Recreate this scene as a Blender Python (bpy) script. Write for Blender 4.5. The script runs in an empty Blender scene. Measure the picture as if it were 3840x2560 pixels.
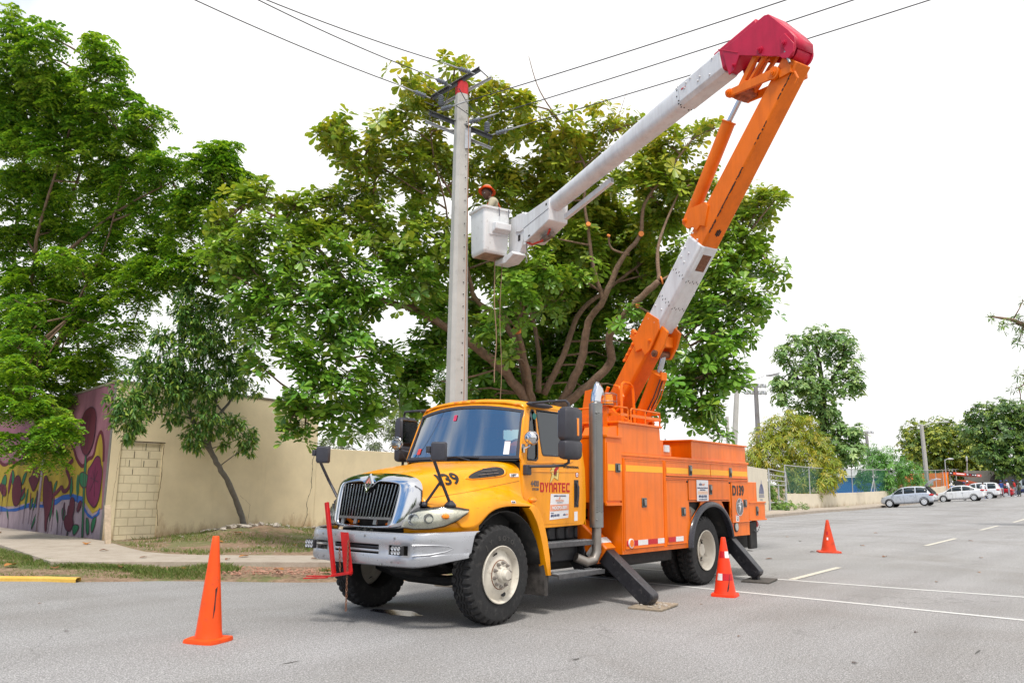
import bpy,bmesh,math,random
import numpy as np
from mathutils import Vector,Matrix
from mathutils.geometry import tessellate_polygon
from mathutils.bvhtree import BVHTree
R=math.radians
random.seed(7)
rng=np.random.default_rng(11)
C=bpy.context.scene.collection
SC=bpy.context.scene
# ------------------------------------------------------------------ camera
# the street runs along +X, the far kerb and the walls lie towards +Y, metres
YAW,PITCH,ROLL=0.680710603,0.180176202,0.0114364492
camd=bpy.data.cameras.new("camera")
camd.lens=28.243
camd.sensor_width=36.0
camd.sensor_fit='HORIZONTAL'
camd.clip_start=0.05
camd.clip_end=3000
cam=bpy.data.objects.new("camera",camd)
C.objects.link(cam)
SC.camera=cam
_R=Vector((math.sin(YAW),-math.cos(YAW),0))
_h=Vector((math.cos(YAW),math.sin(YAW),0))
_F=_h*math.cos(PITCH)+Vector((0,0,math.sin(PITCH)))
_U=-_h*math.sin(PITCH)+Vector((0,0,math.cos(PITCH)))
_c,_s=math.cos(ROLL),math.sin(ROLL)
_X=_R*_c+_U*_s
_Y=_U*_c-_R*_s
_m=Matrix((_X,_Y,-_F)).transposed().to_4x4()
_m.translation=Vector((-6.9536,-5.7524,1.4497))
cam.matrix_world=_m
# ------------------------------------------------------------------ light
SUN_EL,SUN_AZ=62.0,215.0          # direction the sun stands in, degrees from +X
_sd=Vector((math.cos(R(SUN_EL))*math.cos(R(SUN_AZ)),math.cos(R(SUN_EL))*math.sin(R(SUN_AZ)),math.sin(R(SUN_EL))))
sl=bpy.data.lights.new("sun",'SUN')
sl.energy=3.2
sl.angle=R(11)
sl.color=(1.0,0.95,0.88)
so=bpy.data.objects.new("sun",sl)
so.rotation_euler=_sd.to_track_quat('Z','Y').to_euler()
so.location=(0,0,40)
C.objects.link(so)
W=bpy.data.worlds.new("World")
SC.world=W
W.use_nodes=True
wn=W.node_tree.nodes
wl=W.node_tree.links
wn.clear()
sky=wn.new('ShaderNodeTexSky')
sky.sky_type='NISHITA'
sky.sun_disc=False
sky.sun_elevation=R(SUN_EL)
sky.sun_rotation=R(90-SUN_AZ)
sky.air_density=1.2
sky.dust_density=4.0
hsv=wn.new('ShaderNodeHueSaturation')
hsv.inputs['Saturation'].default_value=0.3
wl.new(sky.outputs[0],hsv.inputs['Color'])
wmix=wn.new('ShaderNodeMix')
wmix.data_type='RGBA'
wmix.inputs['Factor'].default_value=0.8
wl.new(hsv.outputs[0],wmix.inputs['A'])
wmix.inputs['B'].default_value=(11.2,11.1,11.0,1)
bg=wn.new('ShaderNodeBackground')
bg.inputs['Strength'].default_value=0.125
# thin cloud: white towards the view, breaking into soft blue gaps in the rest of the sky
wtc=wn.new('ShaderNodeTexCoord')
wno=wn.new('ShaderNodeTexNoise');wno.inputs['Scale'].default_value=2.6;wno.inputs['Detail'].default_value=7
wl.new(wtc.outputs['Generated'],wno.inputs['Vector'])
wdt=wn.new('ShaderNodeVectorMath');wdt.operation='DOT_PRODUCT';wdt.inputs[1].default_value=(-.62,.52,.56)
wl.new(wtc.outputs['Generated'],wdt.inputs[0])
wad=wn.new('ShaderNodeMath');wad.operation='MULTIPLY_ADD';wad.inputs[1].default_value=.42
wl.new(wdt.outputs['Value'],wad.inputs[0]);wl.new(wno.outputs['Fac'],wad.inputs[2])
wrp=wn.new('ShaderNodeMapRange');wrp.inputs[1].default_value=.72;wrp.inputs[2].default_value=.95;wrp.interpolation_type='SMOOTHSTEP'
wl.new(wad.outputs[0],wrp.inputs[0])
wm2=wn.new('ShaderNodeMix');wm2.data_type='RGBA'
wl.new(wrp.outputs[0],wm2.inputs['Factor']);wl.new(wmix.outputs['Result'],wm2.inputs['A']);wm2.inputs['B'].default_value=(1.6,3.4,6.6,1)
wl.new(wm2.outputs['Result'],bg.inputs['Color'])
wo=wn.new('ShaderNodeOutputWorld')
wl.new(bg.outputs[0],wo.inputs['Surface'])
SC.view_settings.view_transform='Standard'
SC.view_settings.look='None'
SC.view_settings.exposure=0.04
SC.view_settings.gamma=1.0
SC.cycles.max_bounces=8
SC.cycles.transparent_max_bounces=12
# ------------------------------------------------------------------ helpers
OFF={}
def tag(o,label=None,cat=None,group=None,kind=None):
    if label:o['label']=label
    if cat:o['category']=cat
    if group:o['group']=group
    if kind:o['kind']=kind
    return o
def thing(name,label,cat,loc=(0,0,0),group=None,rz=0.0):
    o=bpy.data.objects.new(name,None)
    o.empty_display_size=0.2
    C.objects.link(o)
    o.location=loc
    o.rotation_euler=(0,0,rz)
    OFF[o.name]=Vector(loc)
    return tag(o,label,cat,group)
def finish(o,me,mat,parent,smooth,sharp,off=None):
    mats=mat if isinstance(mat,(list,tuple)) else [mat]
    for m in mats:
        me.materials.append(m)
    if parent is not None:
        o.parent=parent
        OFF[o.name]=OFF[parent.name]
    else:
        OFF[o.name]=Vector((0,0,0)) if off is None else Vector(off)
    d=OFF[o.name]
    if d.length>0:
        me.transform(Matrix.Translation(-d))
        if parent is None:
            o.location=d
    if smooth:
        me.polygons.foreach_set('use_smooth',[True]*len(me.polygons))
        if sharp<180:
            bm=bmesh.new()
            bm.from_mesh(me)
            lim=R(sharp)
            for e in bm.edges:
                if len(e.link_faces)==2 and e.calc_face_angle(0)>lim:
                    e.smooth=False
            bm.to_mesh(me)
            bm.free()
    me.update()
    return o
class MB:
    def __init__(s):
        s.v=[]
        s.f=[]
        s.mi=[]
    def add(s,vs,fs,m=0):
        o=len(s.v)
        s.v+=[tuple(v) for v in vs]
        s.f+=[tuple(o+i for i in f) for f in fs]
        s.mi+=[m]*len(fs)
        return s
    def box(s,x0,x1,y0,y1,z0,z1,m=0):
        vs=[(x,y,z) for z in (z0,z1) for y in (y0,y1) for x in (x0,x1)]
        return s.add(vs,[(0,2,3,1),(4,5,7,6),(0,1,5,4),(2,6,7,3),(0,4,6,2),(1,3,7,5)],m)
    def obox(s,c,ax,ay,az,m=0):
        c=Vector(c);ax=Vector(ax);ay=Vector(ay);az=Vector(az)
        vs=[c+ax*i+ay*j+az*k for k in (-1,1) for j in (-1,1) for i in (-1,1)]
        return s.add(vs,[(0,2,3,1),(4,5,7,6),(0,1,5,4),(2,6,7,3),(0,4,6,2),(1,3,7,5)],m)
    def beam(s,p0,p1,side,w,h,w1=None,h1=None,m=0,ch=0.0):
        # box section beam from p0 to p1; side = width direction, w/h full sizes
        p0=Vector(p0);p1=Vector(p1)
        a=(p1-p0).normalized()
        sd=Vector(side);sd=(sd-a*sd.dot(a)).normalized()
        n=a.cross(sd).normalized()
        w1=w if w1 is None else w1
        h1=h if h1 is None else h1
        rows=[]
        for p,ww,hh in ((p0,w,h),(p1,w1,h1)):
            if ch>0:
                pr=[(-.5,-.5+ch),(-.5,.5-ch),(-.5+ch,.5),(.5-ch,.5),(.5,.5-ch),(.5,-.5+ch),(.5-ch,-.5),(-.5+ch,-.5)]
            else:
                pr=[(-.5,-.5),(-.5,.5),(.5,.5),(.5,-.5)]
            rows.append([p+sd*(x*ww)+n*(y*hh) for x,y in pr])
        return s.loft(rows,True,True,m)
    def loft(s,rows,ring=False,caps=False,m=0,closed=False):
        n=len(rows[0])
        vs=[p for r in rows for p in r]
        fs=[]
        nr=len(rows)
        for i in range(nr if closed else nr-1):
            i2=(i+1) % nr
            for j in range(n if ring else n-1):
                j2=(j+1) % n
                fs.append((i*n+j,i*n+j2,i2*n+j2,i2*n+j))
        if caps:
            fs.append(tuple(range(n))[::-1])
            fs.append(tuple((nr-1)*n+j for j in range(n)))
        return s.add(vs,fs,m)
    def tube(s,path,r,n=8,caps=True,m=0):
        path=[Vector(p) for p in path]
        rs=r if isinstance(r,(list,tuple)) else [r]*len(path)
        rows=[]
        prev=None
        for i,p in enumerate(path):
            if i==0:t=path[1]-path[0]
            elif i==len(path)-1:t=path[-1]-path[-2]
            else:t=(path[i+1]-p).normalized()+(p-path[i-1]).normalized()
            t.normalize()
            if prev is None:
                up=Vector((0,0,1)) if abs(t.z)<.9 else Vector((1,0,0))
                a=t.cross(up).normalized()
            else:
                a=(prev-t*prev.dot(t)).normalized()
            prev=a
            b=t.cross(a)
            rows.append([p+(a*math.cos(2*math.pi*k/n)+b*math.sin(2*math.pi*k/n))*rs[i] for k in range(n)])
        return s.loft(rows,True,caps,m)
    def cyl(s,p0,p1,r0,r1=None,n=16,m=0):
        return s.tube([p0,p1],[r0,r0 if r1 is None else r1],n,True,m)
    def lathe(s,prof,origin,axis,n=32,m=0,mod=None,closed=False):
        # prof: list of (radius, distance along the axis)
        o=Vector(origin);a=Vector(axis).normalized()
        up=Vector((0,0,1)) if abs(a.z)<.9 else Vector((1,0,0))
        x=a.cross(up).normalized();y=a.cross(x)
        rows=[]
        for k in range(n):
            t=2*math.pi*k/n
            row=[]
            for i,(r,d) in enumerate(prof):
                if mod:r,d=mod(k,i,r,d)
                row.append(o+a*d+(x*math.cos(t)+y*math.sin(t))*r)
            rows.append(row)
        return s.loft(rows,closed,False,m,closed=True)
    def prism(s,poly,ext,m=0,holes=()):
        # poly: 3d points, ext: extrusion vector
        e=Vector(ext)
        loops=[[Vector(p) for p in poly]]+[[Vector(p) for p in h] for h in holes]
        flat=[p for l in loops for p in l]
        tr=tessellate_polygon(loops)
        n=len(flat)
        vs=flat+[p+e for p in flat]
        fs=[tuple(t) for t in tr]+[tuple(i+n for i in t[::-1]) for t in tr]
        o=0
        for l in loops:
            k=len(l)
            for i in range(k):
                a,b=o+i,o+(i+1) % k
                fs.append((a,b,b+n,a+n))
            o+=k
        return s.add(vs,fs,m)
    def sphere(s,c,rx,ry=None,rz=None,n=12,m=0,lo=-90,hi=90):
        ry=rx if ry is None else ry
        rz=rx if rz is None else rz
        rows=[]
        for i in range(n // 2+1):
            la=R(lo+(hi-lo)*i/(n // 2))
            rows.append([(c[0]+rx*math.cos(la)*math.cos(2*math.pi*k/n),c[1]+ry*math.cos(la)*math.sin(2*math.pi*k/n),c[2]+rz*math.sin(la)) for k in range(n)])
        return s.loft(rows,True,False,m)
    def build(s,name,mat,parent=None,smooth=True,sharp=35,bevel=0.0,seg=2,sub=0,solid=0.0,off=None,recalc=True):
        me=bpy.data.meshes.new(name)
        me.from_pydata(s.v,[],s.f)
        o=bpy.data.objects.new(name,me)
        C.objects.link(o)
        if any(s.mi):
            me.polygons.foreach_set('material_index',s.mi)
        if recalc:
            bm=bmesh.new()
            bm.from_mesh(me)
            bmesh.ops.remove_doubles(bm,verts=bm.verts,dist=1e-5)
            bmesh.ops.recalc_face_normals(bm,faces=bm.faces)
            bm.to_mesh(me)
            bm.free()
        finish(o,me,mat,parent,smooth,sharp,off)
        if solid:
            d=o.modifiers.new('solid','SOLIDIFY');d.thickness=solid;d.offset=-1
        if bevel:
            b=o.modifiers.new('bevel','BEVEL');b.width=bevel;b.segments=seg;b.limit_method='ANGLE';b.angle_limit=R(38)
        if sub:
            b=o.modifiers.new('sub','SUBSURF');b.levels=sub;b.render_levels=sub
        return o
def numesh(name,verts,faces,mat,parent=None,smooth=False,off=None,tone=None):
    """big meshes straight from numpy: verts (n,3), faces (m,4)"""
    me=bpy.data.meshes.new(name)
    k=faces.shape[1]
    me.vertices.add(len(verts));me.vertices.foreach_set('co',np.asarray(verts,np.float32).ravel())
    me.loops.add(faces.size);me.loops.foreach_set('vertex_index',faces.ravel().astype(np.int32))
    me.polygons.add(len(faces));me.polygons.foreach_set('loop_start',np.arange(0,faces.size,k,dtype=np.int32))
    me.update(calc_edges=True)
    if tone is not None:
        ta=me.attributes.new('tone','FLOAT','POINT');ta.data.foreach_set('value',np.asarray(tone,np.float32))
    o=bpy.data.objects.new(name,me)
    C.objects.link(o)
    return finish(o,me,mat,parent,smooth,180,off)
def text_verts(body,size,bold=0.0,align='LEFT',spacing=1.0,ext=0.0015):
    cu=bpy.data.curves.new('lettering','FONT')
    cu.body=body;cu.size=size;cu.offset=bold;cu.align_x=align;cu.space_character=spacing
    cu.extrude=ext;cu.resolution_u=4
    o=bpy.data.objects.new('lettering',cu)
    C.objects.link(o)
    dg=bpy.context.evaluated_depsgraph_get()
    me=bpy.data.meshes.new_from_object(o.evaluated_get(dg))
    C.objects.unlink(o)
    bpy.data.objects.remove(o)
    return me
def lettering(body,size,mat,parent,org,right,up,bold=0.0,align='LEFT',xs=1.0,spacing=1.0,wrap=None,label=None,shear=0.0,name='lettering',ext=0.0015):
    """letters lying on a surface; org = baseline start, right/up = directions of the writing"""
    me=text_verts(body,size,bold,align,spacing,0 if wrap else ext)
    r=Vector(right).normalized();u=Vector(up).normalized();n=r.cross(u)
    m=Matrix(((r.x*xs,u.x+r.x*shear,n.x,org[0]),(r.y*xs,u.y+r.y*shear,n.y,org[1]),(r.z*xs,u.z+r.z*shear,n.z,org[2]),(0,0,0,1)))
    me.transform(m)
    if wrap:
        bvh,d,off=wrap
        bm=bmesh.new();bm.from_mesh(me)
        for _ in range(5):
            bmesh.ops.triangulate(bm,faces=bm.faces[:])
            le=[e for e in bm.edges if e.calc_length()>.016]
            if le:bmesh.ops.subdivide_edges(bm,edges=le,cuts=1)
        bmesh.ops.triangulate(bm,faces=bm.faces[:])
        bm.to_mesh(me);bm.free()
        d=Vector(d)
        for v in me.vertices:
            hit=bvh.ray_cast(v.co-d*1.0,d)
            if hit[0] is not None:
                nn_=hit[1] if hit[1].y<0 or hit[1].z>.5 else-hit[1]
                v.co=hit[0]+nn_*off-d*.001
    o=bpy.data.objects.new(name,me)
    C.objects.link(o)
    me.materials.clear()
    finish(o,me,mat,parent,False,180)
    if label:o['label']=label
    return o
def copy_tree(o,parent=None):
    c=o.copy()
    C.objects.link(c)
    c.parent=parent
    OFF[c.name]=OFF[o.name]
    for ch in list(o.children):
        copy_tree(ch,c)
    return c
# ------------------------------------------------------------------ materials
def newmat(name):
    m=bpy.data.materials.new(name)
    m.use_nodes=True
    nt=m.node_tree
    b=nt.nodes['Principled BSDF']
    return m,nt,b
def ramp(nt,fac,stops,interp='LINEAR'):
    r=nt.nodes.new('ShaderNodeValToRGB')
    r.color_ramp.interpolation=interp
    e=r.color_ramp.elements
    while len(e)>1:e.remove(e[0])
    e[0].position=stops[0][0];e[0].color=(*stops[0][1],1)
    for p,c in stops[1:]:
        x=e.new(p);x.color=(*c,1)
    nt.links.new(fac,r.inputs[0])
    return r.outputs[0]
def noise(nt,scale,detail=4,rough=.6,coord='Object',stretch=None,dist=0.0):
    tc=nt.nodes.new('ShaderNodeTexCoord')
    n=nt.nodes.new('ShaderNodeTexNoise')
    n.inputs['Scale'].default_value=scale
    n.inputs['Detail'].default_value=detail
    n.inputs['Roughness'].default_value=rough
    n.inputs['Distortion'].default_value=dist
    src=tc.outputs[coord]
    if stretch:
        mp=nt.nodes.new('ShaderNodeMapping')
        mp.inputs['Scale'].default_value=stretch
        nt.links.new(src,mp.inputs[0]);src=mp.outputs[0]
    nt.links.new(src,n.inputs['Vector'])
    return n.outputs['Fac']
def mixc(nt,fac,a,b,mode='MIX'):
    m=nt.nodes.new('ShaderNodeMix')
    m.data_type='RGBA';m.blend_type=mode
    for s_,v in (('Factor',fac),('A',a),('B',b)):
        if isinstance(v,(int,float)):m.inputs[s_].default_value=v
        elif isinstance(v,tuple):m.inputs[s_].default_value=(*v,1)
        else:nt.links.new(v,m.inputs[s_])
    return m.outputs['Result']
def bumpn(nt,b,h,strength=.3,dist=.01):
    bp=nt.nodes.new('ShaderNodeBump')
    bp.inputs['Strength'].default_value=strength
    bp.inputs['Distance'].default_value=dist
    nt.links.new(h,bp.inputs['Height'])
    nt.links.new(bp.outputs[0],b.inputs['Normal'])
def M(name,col,rough=.5,metal=0.0,var=.12,vs=6.0,dirt=None,bump=0.0,bs=60.0,coat=0.0,emit=None,bdist=.004):
    """paint / metal / rubber: base colour with mild variation, optional dirt (colour, amount, scale)"""
    m,nt,b=newmat(name)
    b.inputs['Roughness'].default_value=rough
    b.inputs['Metallic'].default_value=metal
    b.inputs['Coat Weight'].default_value=coat
    b.inputs['Coat Roughness'].default_value=.08
    if metal<.1:b.inputs['Specular IOR Level'].default_value=.35
    n1=noise(nt,vs,5)
    lo=tuple(c*(1-var) for c in col);hi=tuple(min(1,c*(1+var)) for c in col)
    c=ramp(nt,n1,[(.3,lo),(.7,hi)])
    if dirt:
        n2=noise(nt,dirt[2],8,.7)
        a=dirt[1]
        f=ramp(nt,n2,[(max(0,.66-a*.3),(0,0,0)),(.80-a*.05,(.85,)*3)])
        c=mixc(nt,f,c,dirt[0])
    nt.links.new(c,b.inputs['Base Color'])
    if 'paint' in name or 'fibreglass' in name:
        k_=.0 if metal>.1 else 1.0
        sk=ramp(nt,noise(nt,3.2,6,.7,stretch=(2.2,2.2,.22)),[(.36,(1-.13*k_,1-.15*k_,1-.15*k_)),(.55,(1,1,1))])
        c=mixc(nt,1.0,c,sk,'MULTIPLY')
        sp=ramp(nt,noise(nt,34,5,.8),[(.71,(0,0,0)),(.76,(.55,)*3)])
        c=mixc(nt,sp,c,tuple(x*.45 for x in col))
        nt.links.new(c,b.inputs['Base Color'])
    rr=ramp(nt,noise(nt,vs*3,6),[(.3,(max(.02,rough-.08),)*3),(.75,(min(1,rough+.12),)*3)])
    nt.links.new(rr,b.inputs['Roughness'])
    if bump:bumpn(nt,b,noise(nt,bs,6),bump,bdist)
    if emit:
        b.inputs['Emission Color'].default_value=(*emit[0],1);b.inputs['Emission Strength'].default_value=emit[1]
    return m
def glassmat(name,tint=(.5,.62,.58),refl=.12,rough=.02):
    m,nt,b=newmat(name)
    nt.nodes.remove(b)
    out=nt.nodes['Material Output']
    t=nt.nodes.new('ShaderNodeBsdfTransparent');t.inputs[0].default_value=(*tint,1)
    g=nt.nodes.new('ShaderNodeBsdfGlossy');g.inputs['Roughness'].default_value=rough;g.inputs['Color'].default_value=(.9,.95,1,1)
    lw=nt.nodes.new('ShaderNodeFresnel');lw.inputs['IOR'].default_value=1.28 if 'lens' in name else 1.5
    ad=nt.nodes.new('ShaderNodeMath');ad.operation='ADD';ad.use_clamp=True
    ad.inputs[1].default_value=refl
    nt.links.new(lw.outputs[0],ad.inputs[0])
    mx=nt.nodes.new('ShaderNodeMixShader')
    nt.links.new(ad.outputs[0],mx.inputs[0]);nt.links.new(t.outputs[0],mx.inputs[1]);nt.links.new(g.outputs[0],mx.inputs[2])
    nt.links.new(mx.outputs[0],out.inputs[0])
    return m
def leafmat(name,cols,rough=.33,trans=.42,top=None,tz=(5.5,9.0),rare=None):
    """leaf colour picked per leaf; 'top' = other colours for the high, sun-bleached leaves"""
    m,nt,b=newmat(name)
    ge=nt.nodes.new('ShaderNodeNewGeometry')
    at=nt.nodes.new('ShaderNodeAttribute');at.attribute_name='tone'
    rnd=at.outputs['Fac']
    def mk(cs):
        n=len(cs)
        return ramp(nt,rnd,[(i/n,c) for i,c in enumerate(cs)]+([(.982,cs[-1]),(.988,rare)] if rare else []))
    c=mk(cols)
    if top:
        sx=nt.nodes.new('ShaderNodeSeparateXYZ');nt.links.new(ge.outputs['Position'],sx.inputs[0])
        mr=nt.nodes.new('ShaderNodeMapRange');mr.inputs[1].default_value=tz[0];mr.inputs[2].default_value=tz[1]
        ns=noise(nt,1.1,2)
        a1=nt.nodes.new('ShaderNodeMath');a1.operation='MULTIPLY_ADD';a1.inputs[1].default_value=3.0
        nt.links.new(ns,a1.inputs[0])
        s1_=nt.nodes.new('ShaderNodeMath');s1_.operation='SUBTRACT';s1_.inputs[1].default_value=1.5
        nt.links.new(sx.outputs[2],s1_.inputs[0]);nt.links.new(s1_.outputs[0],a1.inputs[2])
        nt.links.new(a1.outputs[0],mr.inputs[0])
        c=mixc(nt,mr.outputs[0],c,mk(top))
    nt.links.new(c,b.inputs['Base Color'])
    b.inputs['Roughness'].default_value=rough
    b.inputs['Specular IOR Level'].default_value=.5
    tr=nt.nodes.new('ShaderNodeBsdfTranslucent')
    tc_=mixc(nt,.6,c,(1.6,1.5,.35),'MULTIPLY')
    br=nt.nodes.new('ShaderNodeBrightContrast');br.inputs[1].default_value=0.0
    nt.links.new(tc_,br.inputs[0]);nt.links.new(br.outputs[0],tr.inputs[0])
    mx=nt.nodes.new('ShaderNodeMixShader');mx.inputs[0].default_value=trans
    nt.links.new(b.outputs[0],mx.inputs[1]);nt.links.new(tr.outputs[0],mx.inputs[2])
    nt.links.new(mx.outputs[0],nt.nodes['Material Output'].inputs[0])
    return m
YEL=M('cab_yellow_paint',(.90,.34,.0),.32,0,.03,2,coat=.25)
ORG=M('body_orange_paint',(.82,.165,.0),.40,0,.11,1.1,((.42,.08,.01),.0,30),coat=.15)
ORG2=M('boom_orange_paint',(.82,.17,.003),.48,0,.08,2.5,((.3,.08,.02),.0,24))
REDP=M('red_boom_paint',(.52,.012,.05),.4,0,.12,3,((.2,.01,.02),.0,20))
RED=M('red_paint',(.5,.012,.012),.4,0,.15,9,((.1,.03,.02),.3,20))
WHT=M('white_fibreglass',(.68,.69,.70),.42,0,.05,3,((.45,.42,.38),.0,16))
CHR=M('chrome',(.62,.63,.66),.07,1,.03,5)
CHD=M('dull_grille_chrome',(.30,.31,.33),.2,1,.05,5)
SIL=M('silver_bumper_paint',(.44,.45,.48),.3,.55,.04,3,((.3,.29,.28),.0,30))
STEEL=M('brushed_steel',(.30,.30,.29),.40,.9,.1,8,((.2,.15,.1),.3,6))
EXH=M('exhaust_steel',(.34,.31,.28),.42,.85,.2,5,((.2,.12,.07),.35,5))
BLK=M('black_plastic',(.028,.028,.032),.45,0,.15,15)
GRYP=M('grey_black_plastic',(.045,.045,.055),.48,0,.12,10,((.2,.2,.2),.15,60))
DRK=M('dark_underframe',(.018,.018,.018),.65,0,.3,12,((.07,.06,.05),.4,9))
LEGM=M('worn_black_steel',(.03,.03,.036),.33,.3,.3,6,((.16,.15,.15),.35,14),bump=.1)
RUB=M('tyre_rubber',(.022,.022,.023),.72,0,.2,20,((.075,.07,.065),.4,10),bump=.15,bs=120)
RIM=M('cream_rim_paint',(.62,.58,.5),.45,0,.06,9,((.2,.14,.09),.3,10))
RUST=M('rusty_steel',(.2,.085,.045),.7,.3,.3,30,((.35,.3,.26),.4,40),bump=.3)
LUG=M('lug_nut_steel',(.33,.3,.28),.4,.8,.2,40)
GLS=glassmat('windscreen_glass',(.30,.46,.44),.30)
GLD=glassmat('side_window_glass',(.06,.16,.14),.05)
LENS=glassmat('lamp_lens',(.93,.92,.86),.03,.08)
AMB=M('amber_lens',(.9,.25,.01),.15,0,.05,10,coat=.5)
REDL=M('red_lens',(.5,.01,.01),.15,0,.05,10,coat=.5)
WTX=M('white_sticker',(.78,.78,.8),.4,0,.03,10)
SALM=M('salmon_sticker',(.78,.33,.2),.4,0,.03,10)
BLT=M('black_lettering',(.015,.015,.015),.4,0,.03,10)
RDT=M('red_lettering',(.5,.008,.01),.4,0,.03,10)
NVY=M('navy_lettering',(.03,.05,.16),.4,0,.03,10)
GRT=M('grey_lettering',(.12,.12,.14),.4,0,.03,10)
TAPE=M('yellow_reflective_tape',(.92,.42,.008),.35,0,.05,40)
RTP=M('red_reflective_tape',(.52,.01,.02),.3,0,.08,30)
WTP=M('white_reflective_tape',(.74,.74,.74),.3,0,.08,30)
CONC=M('pole_concrete',(.47,.46,.43),.85,0,.08,3,((.22,.21,.19),.22,4),bump=.4,bs=30)
GALV=M('galvanised_steel',(.46,.47,.48),.5,.4,.1,12)
GALD=M('dark_galvanised_steel',(.10,.105,.11),.5,.4,.2,12)
PORC=M('grey_porcelain',(.16,.18,.21),.22,0,.08,10)
WIRE=M('aluminium_wire',(.06,.06,.065),.5,.4,.1,10)
SKIN=M('dark_skin',(.105,.05,.032),.5,0,.12,20)
KHAKI=M('khaki_cloth',(.42,.38,.27),.9,0,.1,14,bump=.3,bs=40)
HAT=M('orange_hard_hat',(.82,.085,.012),.35,0,.04,10)
HARN=M('orange_harness_web',(.6,.1,.03),.7,0,.1,20)
ROPEM=M('rope_fibre',(.26,.17,.11),.9,0,.2,60)
CONEM=M('cone_orange',(.88,.085,.008),.45,0,.10,4,((.30,.06,.03),.35,9))
CONEM2=M('faded_cone_orange',(.66,.055,.012),.55,0,.15,6,((.14,.05,.035),.45,9))
BARK=M('tree_bark',(.235,.155,.105),.9,0,.28,9,((.3,.25,.2),.25,3),bump=.9,bs=26,bdist=.03)
BARKG=M('grey_bark',(.2,.19,.175),.85,0,.2,8,((.1,.09,.08),.3,16),bump=.6,bs=30,bdist=.015)
BARKD=M('dark_bark',(.06,.048,.04),.9,0,.3,4,bump=.6,bs=10,bdist=.02)
CUT=M('fresh_cut_wood',(.75,.25,.07),.8,0,.15,30)
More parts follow.
